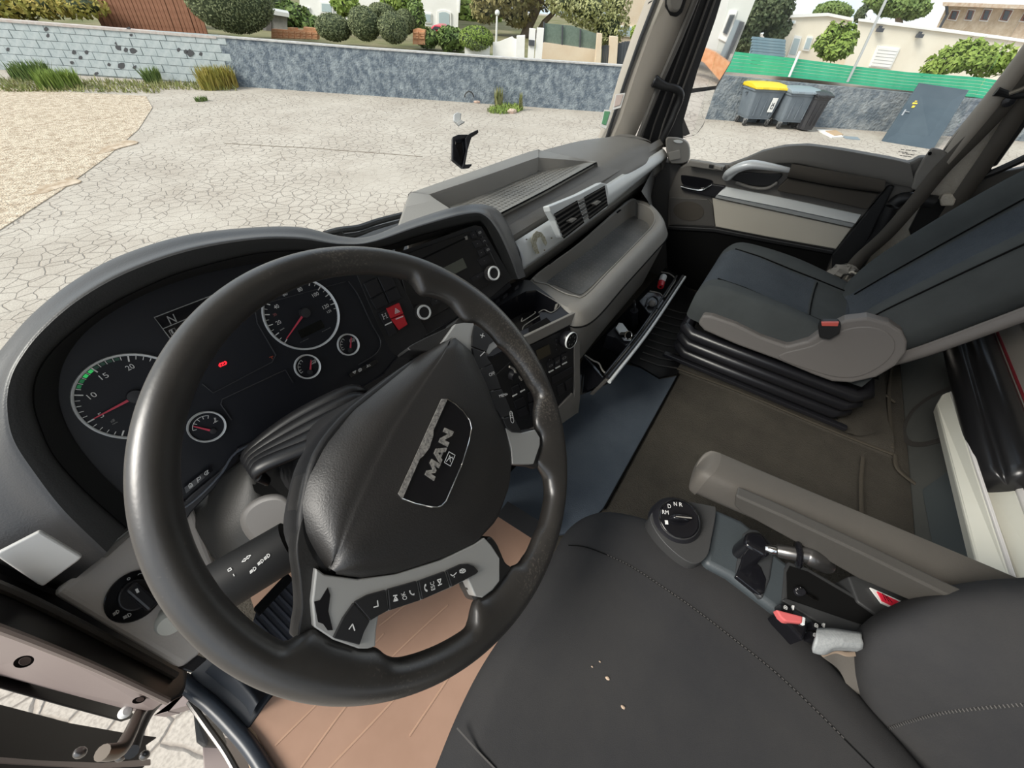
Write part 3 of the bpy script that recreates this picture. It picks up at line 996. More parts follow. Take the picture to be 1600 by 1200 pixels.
def wheelie(label, px, py, w, dp, h, mb, ml, four=True, yaw=0.0, tag_=None):
    o = at(px, py, z=GZ)
    t = thing('wheelie_bin', o, label, 'bin', 'bins against the yard wall')
    r = RT * math.cos(yaw) + HD * math.sin(yaw)
    b = -RT * math.sin(yaw) + HD * math.cos(yaw)
    def p(a, c, z): return o + r * a + b * c + UP * z
    z0, z1 = 0.2 if four else 0.05, h
    rows = []
    for z, k in ((z0, 0.80), (z0 + 0.06, 0.84), ((z0 + z1) / 2, 0.92), (z1 - 0.06, 0.985), (z1 - 0.06, 1.04), (z1, 1.04)):
        ww, dd = w * k / 2, dp * k / 2
        c = 0.06
        rows.append([p(-ww + c, -dd, z), p(ww - c, -dd, z), p(ww, -dd + c, z), p(ww, dd - c, z), p(ww - c, dd, z), p(-ww + c, dd, z), p(-ww, dd - c, z), p(-ww, -dd + c, z)])
    v, f = loft(rows, smooth_u=False, smooth_v=False, cv=True, caps=True, flip=True)
    mk('body', v, f, mb, t, smooth=0, bev=0.01)
    rows = []
    for c, z in ((-0.56, 0.0), (-0.54, 0.05), (-0.2, 0.11), (0.3, 0.12), (0.52, 0.08), (0.54, 0.0)):
        rows.append([p(-w * 0.53, dp * c, h + z * 0.9), p(-w * 0.46, dp * c, h + z), p(0, dp * c, h + z * 1.1), p(w * 0.46, dp * c, h + z), p(w * 0.53, dp * c, h + z * 0.9)])
    v, f = loft(rows, nv=11, flip=False)
    v2, f2 = prism([p(-w * 0.53, -dp * 0.56, h), p(w * 0.53, -dp * 0.56, h), p(w * 0.53, dp * 0.54, h), p(-w * 0.53, dp * 0.54, h)], UP * 0.02)
    sides = [prism([r_[j] for r_ in rows], r * (0.01 if j else 0.01)) for j in (0, -1)]
    v, f = merge((v, f), (v2, f2), *sides)
    lid = mk('lid', v, f, ml, t, smooth=30)
    for a in (-0.25, 0.25):
        v, f = box(p(a * w, -dp * 0.57, h + 0.03), (0.18, 0.05, 0.04), [r, b, UP])
        mk('lid_handle', v, f, ml, lid, smooth=0)
    ws = ((-0.36, -0.33), (0.36, -0.33), (-0.36, 0.33), (0.36, 0.33)) if four else ((-0.4, 0.42), (0.4, 0.42))
    for a, c in ws:
        v, f = lathe([(0.02, 0), (0.085, 0), (0.1, 0.015), (0.1, 0.045), (0.085, 0.06), (0.02, 0.06)], p(a * w - 0.03, c * dp, 0.1), r, 16)
        wl = mk('wheel', v, f, m_rubber, t)
        if four:
            v, f = merge(box(p(a * w, c * dp, 0.17), (0.09, 0.1, 0.05), [r, b, UP]), box(p(a * w - 0.045, c * dp, 0.12), (0.01, 0.05, 0.12), [r, b, UP]))
            mk('castor_fork', v, f, m_metal, wl, smooth=0)
    for sgn in (-1, 1):
        v, f = tube([p(sgn * w * 0.5, 0, h - 0.12), p(sgn * w * 0.58, 0, h - 0.12)], 0.03, 8)
        mk('lift_pin', v, f, mb, t)
    for k in (-0.25, 0, 0.25):
        v, f = box(p(k * w, -dp * 0.475, (z0 + z1) / 2 - 0.02), (0.02, 0.03, (z1 - z0) * 0.7), [r, b, UP])
        mk('rib', v, f, mb, t, smooth=0)
    if tag_:
        q = [p(w * 0.14, -dp * 0.51, h * 0.42), p(w * 0.30, -dp * 0.51, h * 0.42), p(w * 0.31, -dp * 0.525, h * 0.80), p(w * 0.15, -dp * 0.525, h * 0.80)]
        v, f = prism(q, b * 0.01)
        st = mk('sticker', v, f, m_frame, t, smooth=0)
        v, f = strokes([[(0.3, 0.25), (0.7, 0.25), (0.7, 0.5), (0.3, 0.5), (0.3, 0.25)], [(0.3, 0.65), (0.5, 0.5), (0.7, 0.65)]], A(q) - b * 0.004, 0.02, -b)
        mk('print', v, f, m_gate, st, smooth=0)
    return t


wheelie('grey wheeled container with yellow lid and white sticker', 1172, 194, 1.02, 0.75, 0.95, m_bin, m_lidy, True, 0.12, True)
wheelie('grey four-wheeled container with grey lid beside the yellow-lidded one', 1223, 199, 0.95, 0.75, 0.92, m_bin, m_lidg, True, 0.12)
wheelie('slim black two-wheeled bin right of the grey containers', 1253, 203, 0.5, 0.55, 0.88, m_binb, m_binb, False, 0.15)
# steel door panel leaning on the wall
pd = thing('steel_panel', at(1418, 228, z=GZ), 'blue-grey steel door panel leaning against the yard wall', 'panel')
q = [at(1379, 221, z=GZ), at(1458, 234, z=GZ), E(1514, 141, 14.6), E(1438, 130, 14.95)]
v, f = prism(q, HD * 0.07)
mk('leaf', v, f, mat('panel_blue_grey', (0.05, 0.07, 0.088), 0.7, spec=0.3, var=(1.5, (0.062, 0.085, 0.104))), pd, smooth=0, bev=0.008)
q = A(q) - HD * 0.004
m_yel = mat('yellow_paint', (0.75, 0.5, 0.05), 0.7)
for s0, t0, s1, t1 in ((0.10, 0.66, 0.19, 0.69), (0.13, 0.60, 0.18, 0.64), (0.12, 0.70, 0.16, 0.72)):
    v, f = prism(quad_map(q, [(s0, t0), (s1, t0 + 0.01), (s1, t1), (s0, t1)]), HD * 0.006)
    mk('paint_mark', v, f, m_yel, pd, smooth=0)
v, f = prism(quad_map(q, [(0.03, 0.46), (0.06, 0.46), (0.06, 0.56), (0.03, 0.56)]), HD * 0.01)
mk('handle_plate', v, f, m_metal, pd, smooth=0)
v, f = tube(quad_map(q - HD * 0.04, [(0.045, 0.53), (0.12, 0.53)]), 0.012, 6)
mk('handle', v, f, m_metal, pd)
for q, lb, m_, zz in (([(1276, 202), (1300, 203), (1318, 213), (1300, 214)], 'white flattened box lying on the yard right of the bins', m_white, 0.03),
                      ([(1290, 204), (1306, 203), (1318, 210), (1304, 211)], 'brown cardboard piece on top of the flattened white box', mat('card_tan', (0.45, 0.32, 0.2), 0.9), 0.05),
                      ([(1316, 212), (1340, 214), (1344, 218), (1322, 216)], 'grey flat panel on the yard beside the flattened box', m_lidg, 0.02)):
    v, f = prism(ats(q, z=GZ + zz), (0, 0, -zz))
    mk('flattened_box', v, f, m_, smooth=0, label=lb, cat='debris')
# ================================================================ CAB SHELL
m_grey = mat('grey_plastic', (0.20, 0.188, 0.17), 0.5, spec=0.4, bump=(420, 0.25, 0.002), var=(3, (0.23, 0.217, 0.197)))
m_greyd = mat('dark_grey_plastic', (0.085, 0.08, 0.074), 0.5, spec=0.35, bump=(420, 0.25, 0.002))
m_greyl = mat('light_grey_plastic', (0.28, 0.265, 0.24), 0.5, spec=0.35, bump=(420, 0.2, 0.002))
m_blk = mat('black_plastic', (0.017, 0.017, 0.018), 0.45, spec=0.4, bump=(300, 0.15, 0.001))
m_gloss = mat('gloss_black', (0.008, 0.008, 0.01), 0.12, spec=0.5)
m_satin = mat('satin_black', (0.015, 0.015, 0.018), 0.32, spec=0.5)
m_seam = mat('dark_gap', (0.006, 0.006, 0.006), 0.9, spec=0.1)
m_silver = mat('silver_trim', (0.76, 0.78, 0.775), 0.38, 0.12, var=(6, (0.72, 0.74, 0.735)))
m_chrome = mat('chrome', (0.75, 0.75, 0.74), 0.12, 1.0)
m_whitep = mat('white_print', (0.72, 0.72, 0.70), 0.6)
m_redp = mat('red_print', (0.65, 0.03, 0.04), 0.5)
m_fab = mat('seat_cover', (0.034, 0.034, 0.036), 0.92, spec=0.15, bump=(900, 0.35, 0.001), var=(5, (0.044, 0.043, 0.043)))
m_fabb = mat('blue_grey_velour', (0.060, 0.070, 0.082), 0.95, spec=0.15, bump=(210, 0.8, 0.002, 1), var=(7, (0.078, 0.089, 0.102)))
m_fabg = mat('grey_green_velour', (0.060, 0.066, 0.067), 0.95, spec=0.15, bump=(700, 0.3, 0.001), var=(7, (0.074, 0.081, 0.082)))
m_carpet = mat('carpet', (0.058, 0.053, 0.045), 0.97, spec=0.1, bump=(260, 0.7, 0.005), var=(5, (0.085, 0.077, 0.064)))
m_mat = mat('blue_grey_mat', (0.075, 0.093, 0.118), 0.9, spec=0.2, bump=(240, 0.4, 0.002), var=(6, (0.095, 0.115, 0.142)))
m_card = mat('cardboard', (0.30, 0.185, 0.13), 0.9, spec=0.15, var=(2.5, (0.37, 0.235, 0.17)), bump=(7, 0.25, 0.01))
m_beigep = mat('beige_panel', (0.55, 0.51, 0.435), 0.75, spec=0.2, bump=(500, 0.2, 0.001))
m_cloth = mat('dark_door_cloth', (0.075, 0.066, 0.056), 0.9, spec=0.15, bump=(600, 0.3, 0.001))
m_glass = glass_mat('clear_glass', (0.97, 0.98, 0.97), 0.05)
m_belt = mat('belt_webbing', (0.11, 0.10, 0.088), 0.75, spec=0.2, bump=(500, 0.3, 0.001))
m_felt = mat('beige_felt', (0.70, 0.64, 0.54), 0.95, spec=0.1, bump=(220, 0.8, 0.004), var=(60, (0.78, 0.72, 0.62)))
m_lining = mat('roof_lining', (0.42, 0.40, 0.36), 0.95, spec=0.1)

def prism_v(pts, t):
    """outline thickened straight away from the viewer's side"""
    pts = A(pts)
    return prism(pts, unit(pts.mean(0) - CAM) * t)


# ---- floor, rear wall, roof, body sides
v, f = merge(bx(-1.10, 1.28, -1.75, 0.75, -0.12, -0.006))
mk('floor', v, f, m_carpet, smooth=0, kind='structure')
FLR = None
v, f = bx(-1.0, 1.25, -1.75, -1.69, -0.1, 1.95)
mk('wall_rear', v, f, m_lining, smooth=0, kind='structure')
v, f = merge(bx(-1.25, 1.28, -1.75, 0.45, 1.92, 2.0))
mk('ceiling', v, f, m_lining, smooth=0, kind='structure')
v, f = merge(bx(-1.25, 1.28, 0.36, 0.62, 1.62, 1.95))
mk('trim_header', v, f, m_lining, smooth=0, kind='structure')
v, f = merge(bx(-1.28, -1.22, -1.75, -0.62, -0.1, 0.62), bx(-1.28, -1.22, -1.75, -1.05, 0.62, 1.95), bx(-1.28, -1.22, -0.70, -0.62, 0.62, 1.95))
mk('wall_left', v, f, m_lining, smooth=0, kind='structure')
v, f = merge(bx(1.29, 1.35, -1.75, -0.72, -0.1, 0.62), bx(1.29, 1.35, -1.75, -1.05, 0.62, 1.95), bx(1.215, 1.29, 0.10, 0.75, -0.1, 0.53))
mk('wall_right', v, f, m_greyd, smooth=0, kind='structure')
v, f = bx(-1.1, 1.28, 0.66, 0.76, -0.3, 0.45)
mk('wall_front', v, f, m_blk, smooth=0, kind='structure')

# ---- windscreen
bot = [(-1.2, 0.50, 0.44), (-1.08, 0.68, 0.44), (-0.6, 0.84, 0.44), (0, 0.88, 0.44), (0.6, 0.82, 0.46), (1.0, 0.66, 0.48), (1.17, 0.52, 0.5)]
top = [(x * 0.985, y - 0.20, 1.72) for x, y, z in bot]
v, f = loft([bot, [(A(a) + A(b)) / 2 + (0, 0.015, 0) for a, b in zip(bot, top)], top], nu=9, nv=25)
mk('window_1', v, f, m_glass, smooth=60, kind='structure', solid=0.005)

# ---- right pillar (trim_1) and its channel
PIL = Pl((1.15, 0.45, 0.8), (-0.75, -0.655, 0.05))
pil_l = [(1046, -30), (1037, 0), (1012, 62), (990, 125), (971, 185), (955, 222)]
pil_r = [(1090, -30), (1080, 0), (1056, 62), (1028, 125), (1003, 190), (988, 222)]
UPX = [(1160, -420)], [(1225, -420)]
rows = []
for a, b in zip([(1190, -420)] + pil_l, [(1250, -420)] + pil_r):
    p, q = PIL(*a), PIL(*b)
    c = (p + q) / 2 + PIL.n * 0.012
    rows.append([p + A((0.03, 0.08, 0)), p, p * 0.7 + q * 0.3 + PIL.n * 0.010, c, p * 0.3 + q * 0.7 + PIL.n * 0.010, q, q + A((0.06, 0.04, 0))])
v, f = loft(rows, flip=False)
pil = mk('trim_1', v, f, mat('pillar_trim', (0.37, 0.335, 0.29), 0.6, bump=(400, 0.2, 0.001)), smooth=40, kind='structure')
v, f = tube([PIL(*p, 0.012) for p in [(1250, -420), (1094, -30), (1086, 0), (1060, 64), (1033, 125), (1008, 190), (994, 226)]], 0.013, 8)
mk('pillar_rail', v, f, m_greyd, pil)
v, f = prism([PIL(*p, -0.004) for p in [(1262, -420), (1096, -30), (1062, 64), (1010, 195), (1000, 230), (1068, 230), (1066, 195), (1090, 110), (1118, 30), (1136, -30), (1330, -420)]], -PIL.n * 0.02)
mk('door_seal', v, f, m_blk, pil, smooth=0)
for d_ in (6, 20, 30):
    v, f = tube([PIL(p[0] + d_, p[1], 0.002) for p in [(1262, -420), (1098, -30), (1064, 64), (1016, 195), (1006, 230)]], 0.004, 6)
    mk('lip_or_gleam', v, f, m_greyd, pil)
v, f = tube([PIL(*p, -0.02) for p in [(1175, -420), (1034, -30), (1024, 0), (1000, 62), (978, 125), (958, 185), (946, 222)]], 0.010, 6, flat=0.6)
mk('screen_seal', v, f, m_blk, pil)
# oval cap high on the pillar
v, f = prism([PIL(*p, 0.035) for p in [(1046, -30), (1045, 6), (1049, 18), (1058, 20), (1064, 14), (1072, -12), (1074, -30)]], -PIL.n * 0.035)
mk('handle_mount', v, f, m_grey, pil, bev=0.008, smooth=40)
v, f = prism([PIL(*p, 0.018) for p in [(1041, -30), (1041, 10), (1048, 24), (1058, 27), (1067, 20), (1078, -12), (1082, -30)]], -PIL.n * 0.018)
mk('handle_base', v, f, m_blk, pil, bev=0.006, smooth=40)
# grab handle
gh = thing('grab_handle', PIL(1040, 195, 0.02), 'black curved grab handle on the right windscreen pillar', 'handle')
pth = [PIL(*p) + PIL.n * h for p, h in [((1021, 127), 0.03), ((1032, 133), 0.045), ((1045, 136), 0.055), ((1053, 142), 0.058), ((1054, 152), 0.056), ((1048, 170), 0.05), ((1040, 192), 0.045), ((1030, 218), 0.03), ((1024, 240), 0.02)]]
v, f = tube(pth, [0.02, 0.015, 0.0145, 0.0145, 0.0145, 0.0145, 0.0145, 0.0145, 0.0145], 12, smooth=40)
mk('bar', v, f, m_blk, gh, smooth=60)
v, f = lathe([(0.0, -0.002), (0.021, 0), (0.022, 0.008), (0.018, 0.014)], pth[0], pth[0] - pth[1], 18)
mk('end_cap', v, f, m_satin, gh)

# stickers on the windscreen near the pillar
def sheet_at(px, py, d): return at(px, py, d=d)
for q, m_, lb, mk2 in (([(944, 171), (956, 172), (947, 201), (938, 198)], mat('sticker_green', (0.12, 0.33, 0.17), 0.6), 'small green and white sticker at the lower windscreen corner', 1),
                  ([(962, 147), (977, 145), (970, 168), (957, 172)], mat('sticker_pink', (0.62, 0.50, 0.45), 0.6), 'pale pinkish sticker on the windscreen above the green one', 0)):
    st = thing('windscreen_sticker', at(q[3][0], q[3][1], d=1.58), lb, 'sticker')
    c = A(q).mean(0)
    v, f = prism([at(*p, d=1.58) for p in q], FW * 0.002)
    mk('backing', v, f, m_frame, st, smooth=0)
    v, f = prism([at(*(c + (A(p) - c) * 0.72 - (0, 1.5)), d=1.577) for p in q], FW * 0.002)
    mk('print', v, f, m_, st, smooth=0)

# ---- outside mirror (right)
MIR = Pl((1.50, 0.36, 0.82), (-0.52, -0.852, -0.06))
m_mirror = mat('mirror', (0.86, 0.87, 0.87), 0.02, 1.0)
mr = thing('door_mirror', MIR(1085, 210), 'tall passenger-side door mirror with split upper and lower glass', 'mirror')
sh_ = [(1120, -60), (1206, -60), (1183, 0), (1161, 57), (1144, 100), (1122, 138), (1112, 160), (1102, 196), (1090, 213), (1070, 217), (1052, 214), (1046, 200), (1062, 120), (1082, 40)]
v, f = prism(MIR.pts(sh_, -0.004), -MIR.n * 0.10)
mk('housing', v, f, m_blk, mr, bev=0.02, seg=3, smooth=50)
v, f = prism(MIR.pts([(1122, -55), (1202, -55), (1180, 0), (1158, 55), (1141, 98), (1119, 134), (1076, 139), (1088, 80), (1106, 20)], 0.002), -MIR.n * 0.006)
mk('upper_glass', v, f, m_mirror, mr, smooth=0)
MIR2 = Pl(MIR.p, (-0.56, -0.815, -0.12))
v, f = prism(MIR2.pts([(1076, 146), (1117, 140), (1108, 168), (1099, 194), (1088, 210), (1071, 214), (1058, 211), (1062, 190)], 0.004), -MIR2.n * 0.006)
mk('lower_glass', v, f, m_mirror, mr, smooth=0)
for y in (8, 196):
    v, f = tube([MIR(1060, y, -0.05), MIR(1040, y + 4, -0.02) + A((-0.12, 0.02, 0))], 0.018, 8)
    mk('mirror_arm', v, f, m_blk, mr)

# ---- house seen in the mirror: real house standing behind the truck on the right
def refl(px, py, dist, P=MIR):
    r = ray(px, py)
    r /= np.linalg.norm(r)
    p = CAM + r * dist
    return p - 2 * ((p - P.p) @ P.n) * P.n
def refl_face(q, dist, push, thick, name, m, parent):
    """virtual image seen in the mirror turned back into the real thing"""
    c = refl(1120, 70, 16)
    nn = unit((CAM - c) * np.array([1, 1, 0]))
    pts = []
    for px, py in q:
        r = ray(px, py); r = r / np.linalg.norm(r)
        o2 = CAM - 2 * ((CAM - MIR.p) @ MIR.n) * MIR.n
        d2 = r - 2 * (r @ MIR.n) * MIR.n
        # from the mirrored camera straight to a vertical wall plane
        t = ((c + nn * push - o2) @ nn) / (d2 @ nn)
        pts.append(o2 + d2 * t)
    v, f = prism(pts, -nn * thick)
    return mk(name, v, f, m, parent, smooth=0)
rh = thing('grey_house', refl(1120, 70, 16) * np.array([1, 1, 0]) + (0, 0, GZ), 'pale grey house with shutter, seen only in the door mirror', 'house')
m_ph = mat('pale_grey_wall', (0.55, 0.56, 0.53), 0.9, var=(2, (0.6, 0.61, 0.58)))
refl_face([(1060, -60), (1230, -60), (1190, 95), (1040, 60)], 16, 0, 1.5, 'wall', m_ph, rh)
refl_face([(1139, 16), (1152, 17), (1136, 67), (1122, 60)], 16, 0.05, 0.06, 'window', m_frame, rh)
refl_face([(1140, 23), (1148, 23), (1135, 54), (1129, 51)], 16, 0.1, 0.06, 'pane', m_win, rh)
refl_face([(1149, 31), (1156, 32), (1133, 92), (1125, 86)], 16, 0.1, 0.05, 'shutter', m_lidg, rh)
refl_face([(1156, 33), (1163, 35), (1136, 95), (1130, 92)], 16, 0.1, 0.05, 'shutter', m_gate, rh)
rb = thing('brick_wall', refl(1110, 100, 15) * np.array([1, 1, 0]) + (0, 0, GZ), 'orange brick garden wall reflected in the door mirror', 'wall')
refl_face([(1085, 70), (1115, 82), (1140, 100), (1128, 130), (1100, 98), (1070, 82)], 16, 0.6, 0.2, 'wall_body', m_brick, rb)
# ================================================================ DASHBOARD
dash = thing('dashboard', (0.35, 0.5, 0.1), 'long grey plastic dashboard with recessed top shelf below the windscreen', 'dashboard')
# body: sections along x, each section runs from the windscreen foot over the top to the front
def sec(x, far, top, near, lip=0.0):
    fy, fz = far
    return [(x, fy + 0.06, 0.38), (x, fy + 0.03, top - 0.10), (x, fy + 0.004, top - 0.012), (x, fy - 0.012, top), (x, near + 0.10, top + 0.004),
            (x, near + 0.03, top - 0.004), (x, near - 0.008, top - 0.018), (x, near - 0.034, top - 0.048), (x, near - 0.05, top - 0.068), (x, near - 0.052, 0.575)]
secs = [sec(-0.115, (0.60, 0), 0.642, 0.365), sec(0.05, (0.60, 0), 0.642, 0.365), sec(0.30, (0.60, 0), 0.642, 0.362), sec(0.47, (0.60, 0), 0.643, 0.360),
        sec(0.60, (0.575, 0), 0.648, 0.36), sec(0.75, (0.53, 0), 0.655, 0.355), sec(0.88, (0.478, 0), 0.655, 0.352), sec(0.99, (0.43, 0), 0.645, 0.35), sec(1.08, (0.395, 0), 0.63, 0.347), sec(1.16, (0.385, 0), 0.605, 0.345), sec(1.20, (0.38, 0), 0.57, 0.345)]
v, f = loft(secs, nu=60, nv=40)
mk('body', v, f, m_grey, dash, smooth=50, solid=0.004)
# raised shelf rim: far, left and right sides
ZT, ZR = 0.652, 0.692
RZ = [ZR, ZR, ZR, ZR, ZR, ZR - 0.004, ZT + 0.022, ZT + 0.004, ZT + 0.001]
rim_o = [at(p[0], p[1], z=z) for p, z in zip([(620, 358), (640, 303), (650, 297), (740, 266), (832, 235), (848, 235), (890, 244), (920, 250), (933, 252.5)], RZ)]
rim_i = [at(p[0], p[1], z=z) for p, z in zip([(714, 331), (676, 306), (682, 301), (757, 276), (836, 248), (843, 247), (884, 250), (914, 252.5), (929, 254)], RZ)]
rows = []
for k, (o, i) in enumerate(zip(rim_o, rim_i)):
    od = unit((o - i) * (1, 1, 0))
    b = o + od * (0.035 if k < 6 else 0.02)
    b[2] = 0.55 if k < 6 else 0.62
    g = i - od * 0.012
    g[2] = ZT - 0.006
    rows.append([b, o + od * 0.004 - (0, 0, 0.006), o - od * 0.004, i + od * 0.004, i - (0, 0, 0.006), g])
v, f = loft(rows, nu=60, smooth_v=False, flip=True)
mk('shelf_rim', v, f, m_greyl, dash, smooth=45, bev=0.003)
# shelf mat with dimples
fl = ats([(700, 322), (680, 306), (757, 281), (840, 252), (905, 252), (929, 254), (855, 295), (781, 333), (730, 340)], z=ZT)
v, f = prism(fl, (0, 0, -0.012))
mk('shelf_mat', v, f, mat('shelf_mat', (0.27, 0.262, 0.24), 0.6, spec=0.35), dash, smooth=0)
a0, a1, b0 = at(700, 318, z=ZT), at(842, 258, z=ZT), at(781, 333, z=ZT)
b1 = at(915, 258, z=ZT)
V, F = [], []
for i in range(34):
    for j in range(9):
        s, t = (i + 0.5 + 0.5 * (j % 2)) / 35, (j + 0.7) / 9.6
        c = (a0 * (1 - s) + a1 * s) * (1 - t) + (b0 * (1 - s) + b1 * s) * t
        k = len(V)
        r = 0.0045
        V += [c + (r * math.cos(q), r * math.sin(q), 0.0012) for q in np.linspace(0, 6.283, 7)[:6]]
        F.append(tuple(range(k, k + 6)))
mk('dimple', V, F, m_grey, dash, smooth=0, kind='stuff')
v, f = tube(ats([(781, 334.5), (855, 296.5), (931, 254.5)], z=ZT + 0.001), 0.0022, 6, smooth=12)
mk('shelf_crease', v, f, m_seam, dash)

# ---- silver strip
def strip_pt(x, t):   # t: 0 top edge, 1 bottom edge
    return (x, 0.312 - 0.026 * t - 0.012 * math.sin(t * math.pi), 0.592 - 0.077 * t * (1 - 0.55 * max(0, (x - 0.4) / 0.8)))
SX0, SX1 = -0.03, 1.17
rows = [[strip_pt(x, t) for t in np.linspace(0, 1, 7)] for x in np.linspace(SX0, SX1, 30)]
v, f = loft(rows, flip=False)
st = mk('silver_strip', v, f, m_silver, dash, smooth=40, solid=0.008)
v, f = loft([[(x, y + 0.03, z + 0.03), (x, y + 0.01, z + 0.012), (x, y + 0.012, z), (x, 0.296, z - 0.09), (x, 0.33, 0.43)] for x, y, z in [strip_pt(x, 0) for x in np.linspace(-0.12, 1.2, 12)]], smooth_u=False)
mk('strip_backing', v, f, m_grey, dash, smooth=40)
# worn emblem patch on the strip left of the vents
SP = Pl(strip_pt(0.08, 0.5), np.cross(A(strip_pt(0.2, 0.5)) - A(strip_pt(0.0, 0.5)), A(strip_pt(0.08, 0.1)) - A(strip_pt(0.08, 0.9))))
if SP.n @ (CAM - SP.p) < 0: SP.n = -SP.n
worn = [(833, 367), (838, 361), (846, 363), (852, 371), (855, 380), (853, 384), (849, 378), (845, 370), (840, 372), (838, 380), (841, 390), (843, 396), (838, 397), (833, 387), (830, 376)]
v, f = SP.plate(worn, 0.004, 0.0015)
mk('worn_patch', v, f, mat('worn_chrome', (0.3, 0.27, 0.16), 0.5, 0.4, var=(160, (0.62, 0.6, 0.5)), bump=(300, 1, 0.003)), st, smooth=0)
for px, py in ((823, 374), (851, 391), (862, 372)):
    v, f = SP.plate(ellipse((px, py), 1.2, 1.2, 8), 0.004, 0.001)
    mk('nick', v, f, mat('nick', (0.2, 0.17, 0.12), 0.7), st, smooth=0)

# ---- centre air vents in their silver frame
VP = Pl(SP.p + SP.n * 0.012, SP.n)
av = thing('air_vent', VP(905, 345), 'silver-framed pair of centre air vents on the dashboard strip', 'vent')
fo = [(858, 322), (866, 319), (905, 303), (940, 285), (948, 287), (951, 300), (950, 320), (948, 326), (915, 344), (882, 368), (878, 372), (876, 368), (868, 345), (860, 330)]
fr = VP.plate(fo, -0.016, 0.022)
v, f = fr
mk('frame', v, f, m_silver, av, smooth=0, bev=0.003)
for (q, tab) in (([(866, 334), (902, 313), (913, 348), (881, 373)], (895, 344)), ([(913, 308), (945, 290), (950, 321), (921, 343)], (933, 317))):
    v, f = VP.plate(q, 0.0065, 0.001)
    ow = mk('vent_opening', v, f, m_seam, av, smooth=0)
    q = A(q)
    for k in range(6):
        t = (k + 0.3) / 6
        L = q[0] * (1 - t) + q[3] * t
        R = q[1] * (1 - t) + q[2] * t
        L2 = q[0] * (1 - t - 0.055) + q[3] * (t + 0.055)
        R2 = q[1] * (1 - t - 0.055) + q[2] * (t + 0.055)
        v, f = prism([VP(*L, 0.0105), VP(*R, 0.0105), VP(*R2, 0.008), VP(*L2, 0.008)], -VP.n * 0.004)
        mk('slat', v, f, m_greyd, ow, smooth=0)
    c = A(tab)
    v, f = prism([VP(*(c + d_), 0.020) for d_ in A([(-6, 1), (2, -4), (7, -2), (-1, 4)])], -VP.n * 0.012)
    mk('vent_tab', v, f, m_greyl, ow, smooth=0, bev=0.001)
wq = A([(905, 312), (912, 308), (920, 340), (914, 345)])
for k in range(7):
    t, t2 = (k + 0.2) / 7, (k + 0.75) / 7
    v, f = prism([VP(*p, 0.011) for p in (wq[0] * (1 - t) + wq[3] * t, wq[1] * (1 - t) + wq[2] * t, wq[1] * (1 - t2) + wq[2] * t2, wq[0] * (1 - t2) + wq[3] * t2)], -VP.n * 0.006)
    mk('wheel_tooth', v, f, m_greyd if k % 2 else m_greyl, av, smooth=0)

# ---- storage box with open tray top, above the drawer
bxm = thing('storage_box', (0.38, 0.2, 0.2), 'grey storage tray box projecting below the silver strip', 'storage tray')
zb = 0.47
xl, xr = 0.0, 0.79
# px helper on its planes
def TB(px, py, z=zb): return at(px, py, z=z)
out_px = [(826, 437), (834, 431), (905, 377), (975, 316), (990, 308), (1012, 313), (1030, 326), (1040, 345), (1042, 357), (980, 425), (905, 498), (880, 477), (850, 455)]
# rim top outline, inner outline (opening), floor outline
o_t = [TB(*p) for p in [(830, 436), (905, 379), (978, 315), (996, 312), (1016, 319), (1031, 335), (1034, 350), (1012, 375), (965, 423), (917, 473), (898, 483), (872, 472), (846, 452)]]
i_t = [TB(*p, zb - 0.002) for p in [(836, 433), (907, 380), (984, 316), (998, 319), (1013, 325), (1022, 337), (1020, 352), (1000, 374), (955, 420), (915, 461), (898, 463), (878, 457), (856, 445)]]
f_t = [TB(*p, zb - 0.055) for p in [(856, 440), (915, 396), (984, 341), (998, 343), (1008, 347), (1014, 354), (1010, 362), (990, 383), (950, 422), (914, 457), (899, 459), (885, 453), (868, 446)]]
fr_t = []
for p in o_t: fr_t.append(p + (0, 0, -0.004))
low = [A(p) for p in o_t]
front = [p.copy() for p in o_t]
for k, p in enumerate(o_t):
    q = p.copy()
    if k >= 6: q = q + A((0.0, -0.034, 0)) * (1 if k < 10 else 0.6)
    if k in (3, 4, 5): q = q + A((0.022, -0.016, 0))
    if k >= 10: q = q + A((-0.02, 0, 0))
    q[2] = zb - 0.035
    front[k] = q
bot_ = [p.copy() for p in front]
for p in bot_: p[2] = 0.24; 
for k in range(len(bot_)): bot_[k][1] += 0.03 if k >= 3 else 0
v, f = loft([i_t, o_t, front, bot_], cv=True, smooth_u=False, smooth_v=False)
rim_rows = [f_t, [a * 0.93 + b * 0.07 for a, b in zip(f_t, i_t)], [a * 0.1 + b * 0.9 - (0, 0, 0.002) for a, b in zip(f_t, i_t)], i_t, [p + (0, 0, 0.003) for p in ([a * 0.5 + b * 0.5 for a, b in zip(i_t, o_t)])], o_t, [a * 0.62 + b * 0.38 + (0, 0, 0.006) for a, b in zip(o_t, front)], [a * 0.25 + b * 0.75 + (0, 0, 0.003) for a, b in zip(o_t, front)], front, [a * 0.97 + b * 0.03 for a, b in zip(front, bot_)], bot_]
v, f = loft(rim_rows, nv=78, cv=True, smooth_v=True)
mk('box_body', v, f, m_grey, bxm, smooth=38)
v, f = prism([p + (0, 0, 0.002) for p in catmull(f_t, 40, True)], (0, 0, -0.01))
fb = mk('tray_floor', v, f, mat('tray_floor', (0.10, 0.102, 0.102), 0.33, spec=0.5, var=(9, (0.16, 0.16, 0.157)), bump=(120, 0.5, 0.002, 1)), bxm, smooth=0)
V, F = [], []
fq = [A(f_t[10]), A(f_t[6]), A(f_t[2]), A(f_t[0])]
